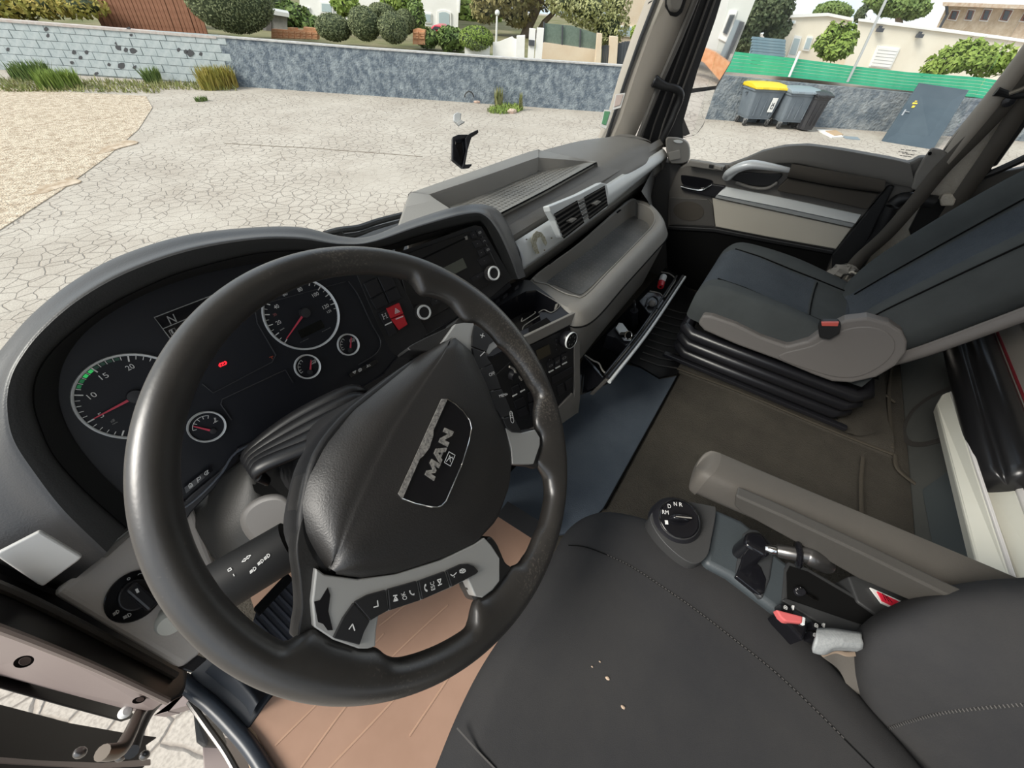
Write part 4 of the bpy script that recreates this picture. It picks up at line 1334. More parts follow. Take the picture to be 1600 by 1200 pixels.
for i in range(30):
    for j in range(8):
        c = quad_map(fq, [((i + 0.8) / 31, (j + 0.5) / 8)])[0] + (0, 0, 0.0032)
        k = len(V)
        V += [c + (0.0022 * math.cos(q), 0.0022 * math.sin(q), 0) for q in np.linspace(0, 6.283, 6)[:5]]
        F.append(tuple(range(k, k + 5)))
mk('stud', V, F, m_greyl, bxm, smooth=0, kind='stuff')
v, f = tube([a * 0.985 + b * 0.015 + unit(a - b) * 0 + A((0, -0.002, 0)) for a, b in list(zip(front, bot_))[4:12]], 0.0022, 6, smooth=50)
mk('crease_line', v, f, m_seam, bxm)
v, f = tube(catmull([p + (0, 0, 0.002) for p in i_t], 80, True), 0.0018, 6)
mk('opening_highlight', v, f, m_greyl, bxm)  # pale line painted in as the bevel highlight of the opening
# small clip slots on the back rim
for px, py in ((862, 410), (967, 330)):
    c = TB(px, py, zb + 0.001)
    v, f = box(c, (0.035, 0.006, 0.003))
    mk('clip_slot', v, f, m_seam, bxm, smooth=0)

# ---- right end block of the dashboard by the door
db = thing('corner_vent_pod', at(1055, 262, x=1.16), 'grey corner pod between dashboard end and passenger door', 'dashboard trim')
CP_ = Pl(at(1050, 240, x=1.15), (-0.5, -0.8, 0.33))
rows = []
for k, (h, gr) in enumerate(((-0.10, 0.0), (-0.03, 0.0), (-0.008, -0.3), (0.0, -1.2))):
    q = [(1040, 218), (1052, 214), (1068, 217), (1077, 226), (1078, 246), (1072, 255), (1055, 257), (1045, 252)]
    c = A(q).mean(0)
    rows.append([CP_(*(c + (A(p) - c) * (1 + gr * 0.08)), h) for p in q])
v, f = loft(rows, nv=32, cv=True, caps=True, smooth_u=False, flip=False)
mk('pod_shell', v, f, m_grey, db, smooth=40)
v, f = CP_.plate([(1045, 238), (1062, 234), (1064, 248), (1047, 251)], 0.0, 0.004)
mk('pod_flap', v, f, m_greyl, db, smooth=0, bev=0.002)
v, f = CP_.plate(ellipse((1060, 221), 7, 2.6, 18, 0.1), 0.0, 0.003)
mk('round_vent', v, f, m_silver, db, smooth=0)
# lower dash wall between the storage box and the door
lw = loft([[(0.79, 0.25, 0.52), (0.80, 0.20, 0.47), (0.82, 0.16, 0.38), (0.86, 0.18, 0.05)], [(1.0, 0.29, 0.53), (1.0, 0.27, 0.47), (1.02, 0.26, 0.38), (1.05, 0.28, 0.05)], [(1.22, 0.33, 0.55), (1.22, 0.32, 0.47), (1.22, 0.32, 0.38), (1.22, 0.32, 0.05)]], nu=12, nv=14)
mk('side_panel', lw[0], lw[1], m_greyd, dash, smooth=50)
v, f = merge(bx(-0.05, 1.2, 0.36, 0.62, 0.0, 0.5))
mk('inner_carrier', v, f, m_seam, dash, smooth=0)
# ---- windscreen wipers outside
v, f = bx(-1.15, 1.15, 0.89, 1.02, 0.05, 0.40)
mk('trim_cowl', v, f, m_blk, smooth=0, kind='structure')
for pts_, lb in (([(862, 236), (885, 231), (905, 229), (935, 224)], 'black wiper arm lying beyond the shelf, right part'), ([(508, 366), (530, 360), (560, 356), (590, 346), (628, 336)], 'black wiper arm lying beyond the instrument hood')):
    base_ = at(*pts_[1], y=0.93)
    w = thing('wiper_arm', at(*pts_[0], y=0.93), lb, 'wiper')
    p3 = [at(*p, y=0.93 + 0.0 * k) for k, p in enumerate(pts_)]
    v, f = tube(p3, 0.011, 8, smooth=20)
    mk('arm', v, f, m_blk, w)
    v, f = tube([base_, base_ + A((0, 0.01, 0.38 - base_[2]))], [0.012, 0.02], 10)
    mk('pivot', v, f, m_blk, w)
    v, f = tube([p + A((0, 0.02, -0.028)) for p in p3], [0.012, 0.008, 0.008, 0.006] if len(p3) == 4 else [0.012, 0.012, 0.01, 0.008, 0.006], 6, smooth=20)
    mk('blade', v, f, m_satin, w)

# ---- plastic clips stuck on the windscreen
hl = thing('phone_holder', at(726, 262, d=0.98), 'black plastic holder bracket stuck inside the windscreen', 'holder')
HP = Pl(at(728, 235, d=0.98), -unit(ray(728, 235)) + A((0.25, 0.0, 0.1)))
v, f = prism(HP.pts([(707, 214), (716, 210), (733, 210), (727, 216), (712, 219), (710, 250), (722, 260), (726, 258), (738, 258), (733, 262), (723, 263), (706, 249)], 0.02), -HP.n * 0.02)
mk('bracket', v, f, m_satin, hl, smooth=0, bev=0.002)
v, f = prism(HP.pts([(712, 219), (736, 213), (731, 234), (727, 256), (722, 259), (711, 249)], 0.0), -HP.n * 0.006)
mk('back_plate', v, f, m_gloss, hl, smooth=0)
v, f = prism(HP.pts([(727, 216), (733, 209), (747, 202), (748, 207), (737, 214), (731, 234), (727, 257), (738, 256), (734, 262), (722, 262), (729, 234)], 0.024), -HP.n * 0.016)
mk('clamp_arm', v, f, m_satin, hl, smooth=0, bev=0.0015)
cl_ = thing('mount_pad', at(718, 194, d=0.98), 'small pale grey sticky mount above the black holder', 'mount')
v, f = prism(HP.pts([(709, 178), (715, 175), (721, 177), (720, 187), (713, 192), (709, 188)], 0.0), -HP.n * 0.012)
mk('pad', v, f, m_silver, cl_, smooth=0, bev=0.002)
v, f = prism(HP.pts([(713, 192), (720, 187), (727, 190), (717, 196)], 0.006), -HP.n * 0.012)
mk('foot', v, f, m_whitep, cl_, smooth=0, bev=0.001)
# ================================================================ INSTRUMENT POD
_el, _yw = math.radians(27), math.radians(-3)
CL = Pl(at(470, 490, d=0.66), (math.sin(_yw) * math.cos(_el), -math.cos(_yw) * math.cos(_el), math.sin(_el)))
pod = thing('instrument_hood', CL(300, 700, -0.15), 'wide curved black hood arching over the gauges and the radio', 'dashboard hood')
rI = [(222, 800), (160, 742), (118, 690), (95, 640), (92, 598), (103, 560), (135, 518), (185, 482), (250, 450), (330, 425), (410, 410), (470, 404), (530, 400), (590, 396), (650, 380), (700, 364), (735, 354), (748, 356), (760, 376), (772, 404), (786, 440)]
rD = [(196, 826), (133, 770), (84, 715), (60, 665), (50, 625), (56, 585), (78, 550), (114, 516), (168, 477), (240, 441), (300, 419), (390, 397), (450, 391), (530, 390), (599, 385), (660, 366), (739, 347), (755, 350), (768, 372), (782, 402), (796, 436)]
rK = [(163, 868), (96, 802), (50, 742), (16, 690), (6, 640), (10, 598), (27, 560), (62, 515), (122, 464), (200, 421), (300, 387), (400, 371), (470, 371), (530, 380), (580, 377), (655, 352), (725, 333), (756, 334), (778, 358), (797, 398), (811, 436)]
rO = [(92, 924), (20, 892), (-50, 840), (-70, 740), (-50, 640), (-20, 580), (10, 540), (55, 490), (118, 440), (195, 399), (295, 369), (400, 358), (470, 358), (530, 372), (575, 372), (640, 346), (722, 322), (768, 326), (790, 350), (806, 392), (818, 434)]
hs = (0.0, 0.042, 0.048, 0.04, -0.05)
rows = [CL.pts(rI, 0.0), CL.pts([tuple(A(a) * 0.9 + A(b) * 0.1) for a, b in zip(rD, rI)], 0.038), CL.pts(rD, 0.046)]
v, f = loft(rows, nv=90, smooth_u=False)
mk('inner_ring', v, f, mat('hood_inner', (0.022, 0.022, 0.021), 0.6, spec=0.3, bump=(400, 0.2, 0.001)), pod, smooth=50)
rows = [CL.pts(rD, 0.042), CL.pts([tuple(A(a) * 0.97 + A(b) * 0.03) for a, b in zip(rD, rK)], 0.052), CL.pts([tuple(A(a) * 0.5 + A(b) * 0.5) for a, b in zip(rD, rK)], 0.056), CL.pts([tuple(A(a) * 0.12 + A(b) * 0.88) for a, b in zip(rD, rK)], 0.057), CL.pts([tuple(A(a) * 0.93 + A(b) * 0.07) for a, b in zip(rK, rO)], 0.0535), CL.pts([tuple(A(a) * 0.7 + A(b) * 0.3) for a, b in zip(rK, rO)], 0.040), CL.pts(rO, -0.01)]
v, f = loft(rows[:4], nu=16, nv=120)
mk('hood_face_shade', v, f, mat('hood_face_shade', (0.024, 0.024, 0.023), 0.6, spec=0.25, bump=(500, 0.3, 0.0008)), pod, smooth=60)  # darker copy of the hood plastic, the front's shade put into its colour
rows = rows[3:]
o2 = [p - CL.n * 0.10 - A((0, -0.03, 0.06)) for p in rows[-1]]
rows.append(o2)
v, f = loft(rows, nu=26, nv=120)
m_hood = mat('hood_plastic_lit', (0.052, 0.051, 0.052), 0.42, spec=0.7, bump=(500, 0.3, 0.0008))  # paler copy for the hood top, light from the windscreen put into its colour
mk('hood_shell', v, f, m_hood, pod, smooth=60)
v, f = tube(catmull(CL.pts(rD, 0.0465), 120), 0.0016, 6)
mk('hood_gap', v, f, m_seam, pod)
# grey side flank of the hood toward the silver strip
v, f = loft([[CL(*p, h) for p in [(770, 330), (790, 352), (806, 392), (816, 434), (822, 450)]] for h in (0.0, -0.06, -0.14)], nv=20, smooth_u=False)
mk('side_flank', v, f, m_grey, pod, smooth=60)

# ---- instrument cluster
ic = thing('instrument_cluster', CL(360, 640, -0.02), 'black instrument cluster with two large and three small dials', 'instrument cluster')
m_face = mat('cluster_face', (0.015, 0.016, 0.020), 0.38, spec=0.35)
m_dial = mat('dial_face', (0.013, 0.014, 0.018), 0.45, spec=0.3)
face = [(222, 800), (160, 742), (118, 690), (95, 640), (92, 598), (103, 560), (135, 518), (185, 482), (250, 450), (330, 425), (410, 410), (470, 404), (540, 402), (600, 420), (640, 470), (655, 520), (640, 560), (560, 612), (440, 665), (360, 712), (290, 780)]
v, f = CL.plate([tuple(A((330, 580)) + (A(p) - A((330, 580))) * (1.06 if p[0] < 560 and p[1] < 760 else 1.0)) for p in face], -0.006, 0.004)
mk('face_panel', v, f, m_face, ic, smooth=0)
# raised borders of the display fields
def line(ps, h, r, m, parent, name, s=0, pl=None):
    v, f = tube((pl or CL).pts(ps, h), r, 5, smooth=s)
    return mk(name, v, f, m, parent)
m_edge = mat('edge_line', (0.05, 0.05, 0.055), 0.3)
line([(316, 600), (333, 614), (375, 592), (425, 566), (431, 555), (402, 505), (398, 480)], 0.0008, 0.0008, m_edge, ic, 'field_border')
line([(362, 656), (345, 632), (347, 624), (430, 585), (446, 578), (458, 598)], 0.0008, 0.0008, m_edge, ic, 'field_border')
line([(545, 440), (560, 462), (580, 505), (594, 530), (593, 545), (583, 556), (560, 570)], 0.0012, 0.001, m_edge, ic, 'field_border', 20)
line([(540, 440), (400, 478), (330, 520)], 0.0008, 0.0006, m_edge, ic, 'field_border')

# printed display at the top: outline, N, 1, marks
m_prt = mat('dim_print', (0.32, 0.32, 0.31), 0.6)
v, f = CL.plate([(241, 496), (330, 463), (420, 430), (440, 455), (268, 533)], 0.0, 0.0006)
mk('display', v, f, m_gloss, ic, smooth=0)
line([(268, 532), (241, 496), (330, 462), (430, 425)], 0.0012, 0.0007, m_prt, ic, 'display_frame')
line([(254, 514), (330, 482)], 0.0012, 0.0006, m_prt, ic, 'display_frame')
def put(parent, s, q, m, pl, h=0.0012, name='print'):
    v, f = text_on(s, pl.pts(q, h))
    return mk(name, v, f, m, parent, smooth=0)
put(ic, 'N', [(266.5, 507), (277, 502.5), (271, 490.5), (260, 494.5)], m_prt, CL)
put(ic, '1', [(269, 522), (272, 520.5), (268.5, 514.5), (266, 515.8)], m_prt, CL)
line([(264, 516.5), (272.5, 512.5), (277, 520.5), (268.5, 525), (264, 516.5)], 0.0012, 0.0006, m_prt, ic, 'print')
put(ic, '0.0', [(282, 514.5), (289, 512), (287.5, 508.5), (280.5, 511)], m_prt, CL)

CU, CW = None, None
_cu = unit(np.array([1, 0, 0.0]) - CL.n * CL.n[0])
_cw = np.cross(CL.n, _cu)


def dial(c, r, rimw, name, label_cat=None):
    """c: centre point on the cluster plane"""
    t, f = lathe([(0.0, 0.0), (r, 0.0), (r, 0.0012)], c + CL.n * 0.0003, CL.n, 56, cap=False)
    d = mk(name, t, f, m_dial, ic, smooth=0)
    t, f = lathe([(r, 0.0), (r + rimw * 0.15, 0.004), (r + rimw, 0.0055), (r + rimw * 1.3, 0.0)], c + CL.n * 0.0003, CL.n, 64, cap=False)
    mk('dial_ring', t, f, m_silver, d, smooth=60)
    return d


def pol(c, r, a, h=0.0018):
    a = math.radians(a)
    return c + CL.n * h + (_cu * math.cos(a) + _cw * math.sin(a)) * r


def ang(c, px, py):
    d = CL(px, py) - c
    return math.degrees(math.atan2(d @ _cw, d @ _cu))


def ticks(c, r0, r1, angs, w, m, parent, name='scale_mark'):
    for a in angs:
        p, q = pol(c, r0, a), pol(c, r1, a)
        s = np.cross(CL.n, unit(q - p)) * w / 2
        mk(name, [p - s, q - s, q + s, p + s], [(0, 1, 2, 3)], m, parent, smooth=0)


def needle(c, px, py, r0, r1, w, parent, m):
    a = ang(c, px, py)
    p, q = pol(c, r0, a, 0.0055), pol(c, r1, a, 0.0055)
    s = np.cross(CL.n, unit(q - p)) * w / 2
    v, f = prism([p - s * 1.4, q - s * 0.5, q + s * 0.5, p + s * 1.4], -CL.n * 0.001)
    mk('needle', v, f, m, parent, smooth=0)


def numtxt(parent, s, c, r, a, hgt, m=None):
    """upright numeral at the polar position, aligned with the dial"""
    p = pol(c, r, a, 0.0018)
    asp = 0.62 * len(s)
    u, w = _cu * hgt * asp / 2, _cw * hgt / 2
    v, f = text_on(s, [p - u - w, p + u - w, p + u + w, p - u + w])
    return mk('numeral', v, f, m or m_whitep, parent, smooth=0)


m_needle = mat('needle_red', (0.60, 0.06, 0.10), 0.5)
m_hub = mat('dial_hub', (0.025, 0.025, 0.027), 0.5)
m_dimred = mat('dim_red', (0.35, 0.12, 0.12), 0.6)
# rev counter (left)
T0 = CL(211.5, 619)
RT_ = 0.0566
tc_ = dial(T0, RT_ - 0.002, 0.0028, 'rev_counter')
a5, a10, a15, a20 = ang(T0, 142, 657), ang(T0, 116, 618), ang(T0, 140, 565), ang(T0, 198, 546)
a10 = a10 if a10 > 0 else a10 + 360
a5 = a5 if a5 > 0 else a5 + 360
st_ = (a5 - a20) / 15
allm = [a20 + st_ * (20 - k) for k in range(2, 31)]
ticks(T0, RT_ * 0.83, RT_ * 0.965, [a20 + st_ * (20 - k) for k in range(0, 31, 5)], 0.0016, m_whitep, tc_)
ticks(T0, RT_ * 0.88, RT_ * 0.965, [a20 + st_ * (20 - k) for k in range(1, 31) if k % 5], 0.0008, m_whitep, tc_)
for k, s in ((5, '5'), (10, '10'), (15, '15'), (20, '20'), (25, '25')):
    numtxt(tc_, s, T0, RT_ * 0.70, a20 + st_ * (20 - k), 0.0066)
m_grn = mat('eco_green', (0.03, 0.20, 0.09), 0.5, emit=((0.05, 0.8, 0.2), 0.05))
m_grnl = mat('eco_green_lit', (0.05, 0.5, 0.12), 0.5, emit=((0.05, 0.9, 0.2), 0.22))
m_grnd = mat('eco_green_dark', (0.03, 0.09, 0.06), 0.5)
for k in (11, 12, 13, 14, 15, 16, 17, 18):
    a0_, a1_ = a20 + st_ * (20 - k - 0.18), a20 + st_ * (20 - k - 0.82)
    v, f = prism([pol(T0, RT_ * 0.89, a0_), pol(T0, RT_ * 0.955, a0_), pol(T0, RT_ * 0.955, a1_), pol(T0, RT_ * 0.89, a1_)], -CL.n * 0.0005)
    mk('eco_segment', v, f, m_grnl if k in (13, 14) else (m_grn if k < 13 else m_grnd), tc_, smooth=0)
put(tc_, 'x100', [(174, 661), (180, 658), (178, 654), (172, 657)], m_prt, CL)
put(tc_, '1/min', [(176, 664), (184, 660), (183, 658), (175, 662)], m_prt, CL)
needle(T0, 147, 653, 0.004, RT_ * 0.83, 0.0024, tc_, m_needle)
v, f = lathe([(0.0, 0.001), (0.0095, 0.001), (0.0085, 0.009), (0.0, 0.0095)], T0, CL.n, 24)
mk('hub_cap', v, f, m_hub, tc_)
# speedometer (right)
S0 = CL(473, 491)
RT_ = 0.0602
sp = dial(S0, RT_ - 0.002, 0.0028, 'speedometer')
A0, A120 = ang(S0, 446, 533), ang(S0, 521, 474.5)
A0 = A0 if A0 > 0 else A0 + 360
ds_ = (A0 - A120) / 120.0
ticks(S0, RT_ * 0.84, RT_ * 0.965, [A0 - ds_ * k for k in range(0, 121, 10)], 0.0015, m_whitep, sp)
ticks(S0, RT_ * 0.89, RT_ * 0.965, [A0 - ds_ * k for k in range(5, 126, 10)], 0.0008, m_whitep, sp)
for k in (20, 40, 60, 80, 100, 120):
    numtxt(sp, str(k), S0, RT_ * 0.69, A0 - ds_ * k, 0.0062)
numtxt(sp, '30', S0, RT_ * 0.72, A0 - ds_ * 30, 0.0042, m_dimred)
numtxt(sp, '125', S0, RT_ * 0.74, A0 - ds_ * 127, 0.0042)
put(sp, 'km/h', [(438.5, 517), (444.5, 513.2), (443.5, 511.4), (437.5, 515)], m_whitep, CL, 0.002)
needle(S0, 447, 528, 0.004, RT_ * 0.86, 0.0024, sp, m_needle)
v, f = lathe([(0.0, 0.001), (0.009, 0.001), (0.0078, 0.009), (0.0, 0.0095)], CL(475, 489), CL.n, 24)
mk('hub_cap', v, f, m_hub, sp)
v, f = CL.plate([(465.5, 517), (501.5, 499.5), (507.5, 511.5), (471.5, 529)], 0.0004, 0.0012)
mk('trip_display', v, f, mat('lcd_dark', (0.004, 0.0045, 0.004), 0.25), sp, smooth=0)
put(sp, 'trip odometer', [(469.5, 536), (482.5, 529.5), (482, 528), (469, 534.5)], m_prt, CL, 0.002)
put(sp, 'total', [(503, 519), (516, 512.5), (515.5, 511.3), (502.5, 517.8)], m_prt, CL, 0.002)
# small gauges
def small(cx, cy, r, npx, icon, tks):
    c = CL(cx, cy)
    d = dial(c, r - 0.0015, 0.0022, 'small_gauge')
    ticks(c, r * 0.55, r * 0.75, tks, 0.0009, m_whitep, d)
    g0, g1 = min(tks), max(tks)
    v, f = strokes([[(0.5 + 0.5 * math.cos(math.radians(a)), 0.5 + 0.5 * math.sin(math.radians(a))) for a in np.linspace(g0, g1, 12)]], [c + CL.n * 0.0018 + r * 0.75 * (-_cu - _cw), c + CL.n * 0.0018 + r * 0.75 * (_cu - _cw), c + CL.n * 0.0018 + r * 0.75 * (_cu + _cw), c + CL.n * 0.0018 + r * 0.75 * (-_cu + _cw)], 0.0008, CL.n)
    mk('scale_arc', v, f, m_whitep, d, smooth=0)
    hub = npx[0]
    hc = CL(*hub)
    a = CL(*npx[1])
    s = np.cross(CL.n, unit(a - hc)) * 0.0013
    v, f = prism([hc - s * 1.3 + CL.n * 0.004, a - s * 0.5 + CL.n * 0.004, a + s * 0.5 + CL.n * 0.004, hc + s * 1.3 + CL.n * 0.004], -CL.n * 0.001)
    mk('needle', v, f, m_needle, d, smooth=0)
    v, f = lathe([(0.0, 0.001), (0.0045, 0.001), (0.004, 0.0055), (0.0, 0.006)], hc, CL.n, 18)
    mk('hub_cap', v, f, m_hub, d)
    q = CL.pts(icon[0], 0.002)
    v, f = strokes(icon[1], q, 0.0008, CL.n)
    mk('symbol', v, f, m_whitep, d, smooth=0)
brake = [arc(0.5, 0.5, 0.3, 0, 360, 14), arc(0.5, 0.5, 0.48, 130, 230, 8), arc(0.5, 0.5, 0.48, -50, 50, 8), [(0.5, 0.65), (0.5, 0.35)]]
thermo = [[(0.5, 0.95), (0.5, 0.4)], arc(0.5, 0.3, 0.12, 0, 360, 8), [(0.5, 0.8), (0.72, 0.8)], [(0.5, 0.6), (0.72, 0.6)], [(0.1, 0.12), (0.3, 0.2), (0.5, 0.1), (0.7, 0.2), (0.9, 0.1)]]
small(543.5, 538.5, 0.0195, ((546, 547), (547.5, 527)), ([(547, 537), (555, 534), (553, 526.5), (545.5, 529.5)], brake), [100, 125, 150, 175, 195])
small(479.8, 572.8, 0.0205, ((483.5, 581), (485, 562)), ([(486.5, 571), (494.5, 567.5), (492.5, 560), (484.5, 564)], brake), [100, 125, 150, 175, 195])
small(323, 666.5, 0.0225, ((332, 673), (301.5, 665.5)), ([(333, 663), (342, 658), (339, 650), (330, 655)], thermo), [50, 75, 100, 125, 160])
# warning lights
m_warn = mat('warning_red', (0.6, 0.02, 0.03), 0.5, emit=((1, 0.03, 0.05), 0.7))
pq = CL.pts([(343, 575), (355, 569.5), (353, 563), (341.5, 567.5)], 0.001)
v, f = strokes([arc(0.5, 0.5, 0.36, 0, 360, 16), arc(0.5, 0.5, 0.5, 125, 235, 8), arc(0.5, 0.5, 0.5, -55, 55, 8), [(0.42, 0.3), (0.42, 0.7), (0.56, 0.7), (0.6, 0.6), (0.56, 0.5), (0.42, 0.5)]], pq, 0.0011, CL.n)
mk('parking_brake_light', v, f, m_warn, ic, smooth=0)
v, f = strokes([[(0, 0.9), (1, 0.9)], [(0.55, 0.9), (0.5, 0.0)]], CL.pts([(423, 562), (428, 560), (426.5, 556), (421, 558)], 0.001), 0.0009, CL.n)
mk('warning_light', v, f, mat('warning_orange', (0.5, 0.08, 0.04), 0.5), ic, smooth=0)
# lower lip with push-button strips
lipq = [(222, 800), (290, 782), (300, 772), (345, 735), (372, 700), (440, 668), (505, 630), (560, 608), (600, 585), (620, 560), (655, 530), (700, 505), (760, 470), (795, 440), (800, 447), (760, 482), (700, 520), (650, 550), (625, 585), (560, 622), (505, 640), (440, 682), (378, 712), (350, 748), (300, 800), (290, 815), (230, 850)]
v, f = CL.plate(lipq, -0.004, 0.008)
mk('lower_lip', v, f, m_satin, ic, smooth=0, bev=0.002)
for q in ([(288, 762), (330, 728), (333, 735), (291, 771)], [(545, 585), (588, 561), (591, 567), (548, 590)]):
    v, f = CL.plate(q, 0.004, 0.002)
    mk('button_strip', v, f, m_gloss, ic, smooth=0)
ik = [([(296, 763.5), (302, 759), (299, 753), (293, 758)], [[(0.1, 0.0), (0.9, 0.0), (0.9, 0.6), (0.5, 1), (0.1, 0.6), (0.1, 0.0)], [(0.3, 0.2), (0.7, 0.2)], [(0.3, 0.4), (0.7, 0.4)]]),
      ([(309, 755), (315, 750), (313, 743), (307, 748)], [[(0.1, 0), (0.1, 1), (0.9, 0.8), (0.9, 0.4), (0.1, 0.5)]]),
      ([(320, 745), (328, 739), (326, 733), (318, 738)], [arc(0.5, 0.5, 0.4, 60, 330, 12), [(0.4, 0.3), (0.6, 0.5), (0.8, 0.9)]]),
      ([(552, 585), (557, 582.5), (556, 579), (551, 581.5)], [[(0, 1), (0.5, 0), (1, 1), (0, 1)], [(0.2, 0.7), (0.8, 0.7)]]),
      ([(560, 582), (566, 579), (564.5, 574), (559, 577)], [arc(0.5, 0.5, 0.45, 0, 360, 10), [(0.2, 0.2), (0.8, 0.8)], [(0.2, 0.8), (0.8, 0.2)]]),
      ([(572, 574.5), (580, 570.5), (579, 567.5), (571, 571)], [[(0.1, 0), (0.9, 0)], [(0.3, 0), (0.3, 1)], [(0.3, 0.6), (0.8, 0.6)]])]
for q, ln in ik:
    v, f = strokes(ln, CL.pts(q, 0.0066), 0.0009, CL.n)
    mk('symbol', v, f, m_whitep, ic, smooth=0)
v, f = tube(CL.pts([(240, 822), (300, 785), (345, 741), (372, 705), (440, 673), (505, 634)], 0.005), 0.0018, 6, smooth=30)
mk('lip_edge', v, f, mat('lip_sheen', (0.10, 0.11, 0.13), 0.2), ic)

# ---- switch panel and radio
_ry = math.radians(-16)
RP = Pl(CL(600, 500, 0.002), (math.sin(_ry) * math.cos(_el), -math.cos(_ry) * math.cos(_el), math.sin(_el)))
sw = thing('switch_panel', RP(620, 490, -0.02), 'black rocker switch block between the dials and the radio', 'switch panel')
v, f = RP.plate([(553, 420), (600, 402), (625, 440), (668, 520), (650, 545), (625, 560), (606, 545)], -0.004, 0.003)
mk('panel', v, f, m_blk, sw, smooth=0, bev=0.001)
for q in ([(568, 443), (588, 434), (598, 456), (579, 466)], [(590, 433), (608, 425), (619, 447), (601, 456)], [(579, 468), (599, 458), (607, 476), (588, 484)], [(601, 457), (619, 449), (628, 466), (609, 474)], [(591, 489), (604, 483), (622, 520), (609, 526)]):
    v, f = RP.plate(q, 0.0, 0.004)
    mk('rocker_switch', v, f, m_satin, sw, smooth=0, bev=0.001)
v, f = RP.plate([(604, 482), (624, 473), (631, 490), (611, 498)], 0.001, 0.007)
hz = mk('hazard_switch', v, f, mat('hazard_red', (0.52, 0.02, 0.03), 0.35), sw, smooth=0, bev=0.0015)
v, f = RP.plate([(611, 499), (631, 491), (637.5, 507), (624, 516)], 0.001, 0.005)
mk('hazard_switch', v, f, MAT['hazard_red'], sw, smooth=0, bev=0.0015)
v, f = strokes([[(0.05, 0.05), (0.95, 0.05), (0.5, 0.95), (0.05, 0.05)], [(0.3, 0.22), (0.7, 0.22), (0.5, 0.6), (0.3, 0.22)]], RP.pts([(617, 490.5), (625.5, 487), (621, 480), (614.5, 483)], 0.0086), 0.0011, RP.n)
mk('triangle_symbol', v, f, m_whitep, hz, smooth=0)
for q in ([(618, 498), (629.5, 493.5), (630, 495), (618.5, 499.5)], [(601.5, 507.5), (612, 502.5), (612.5, 504), (602, 509)]):
    v, f = RP.plate(q, 0.004, 0.0022)
    mk('indicator_bar', v, f, m_whitep, sw, smooth=0)
v, f = strokes([[(0.0, 0.0), (0.3, 0.0)], [(0.15, 0), (0.15, 1)], [(0.0, 1), (0.3, 1)], [(0.15, 0.5), (0.85, 0.5)], [(0.7, 0), (1.0, 0.0)], [(0.85, 0), (0.85, 1)], [(0.7, 1), (1, 1)]], RP.pts([(599, 499), (606, 496), (603, 489), (596, 492)], 0.0046), 0.001, RP.n)
mk('difflock_symbol', v, f, m_whitep, sw, smooth=0)

rd = thing('car_radio', RP(700, 450, -0.05), 'black car radio with two chrome-ringed knobs and a small display', 'radio')
v, f = RP.plate([(600, 402), (741, 352), (752, 354), (760, 368), (800, 436), (770, 462), (668, 522), (625, 440)], -0.012, 0.003)
mk('surround', v, f, m_blk, rd, smooth=0)
v, f = RP.plate([(618, 402), (738, 360), (748, 361), (755, 370), (785, 432), (660, 506), (640, 480)], -0.008, 0.003)
mk('front_panel', v, f, mat('radio_face', (0.011, 0.011, 0.012), 0.3), rd, smooth=0, bev=0.0015)
v, f = RP.plate([(690, 420), (723, 403), (730, 418), (705, 431)], -0.005, 0.0008)
mk('display', v, f, mat('lcd_grey', (0.10, 0.105, 0.085), 0.35), rd, smooth=0)
v, f = RP.plate([(640, 412), (727, 371), (728, 373), (641, 415)], -0.005, 0.0005)
mk('disc_slot', v, f, m_seam, rd, smooth=0)
v, f = RP.plate([(726, 370), (730, 368), (731, 374), (728, 375)], -0.005, 0.001)
mk('slot_lamp', v, f, m_greyl, rd, smooth=0)
BT = [((734, 364), (742, 361), (746, 370), (738, 373)), ((743, 360), (752, 357), (757, 366), (748, 370)), ((738, 378), (750, 374), (754, 383), (743, 388)), ((750, 373), (760, 370), (764, 379), (754, 383)), ((745, 392), (755, 388), (759, 397), (750, 402)), ((755, 387), (766, 384), (770, 392), (760, 397)), ((746, 406), (762, 399), (768, 409), (752, 416)), ((735, 434), (755, 424), (758, 430), (739, 441)), ((672, 470), (688, 462), (692, 470), (676, 478))]
gl = ['', '', '', '^', '', '', '', '', '']
for k, q in enumerate(BT):
    v, f = RP.plate(q, -0.005, 0.002)
    b_ = mk('radio_button', v, f, m_satin, rd, smooth=0)
    c = A(q).mean(0)
    if k in (3,):
        ln = [[(0.1, 0.2), (0.5, 0.8), (0.9, 0.2)]]
    elif k in (1, 5):
        ln = [[(0.1, 0.1), (0.9, 0.1), (0.9, 0.9), (0.1, 0.9), (0.1, 0.1)], [(0.1, 0.5), (0.9, 0.5)]]
    else:
        ln = [[(0.35, 0.5), (0.65, 0.5)]]
    v, f = strokes(ln, RP.pts([tuple(c + d_) for d_ in A([(-2, 2.6), (2.6, 0.6), (1.6, -2.6), (-3, -0.8)])], -0.0026), 0.0009, RP.n)
    mk('symbol', v, f, m_prt, b_, smooth=0)


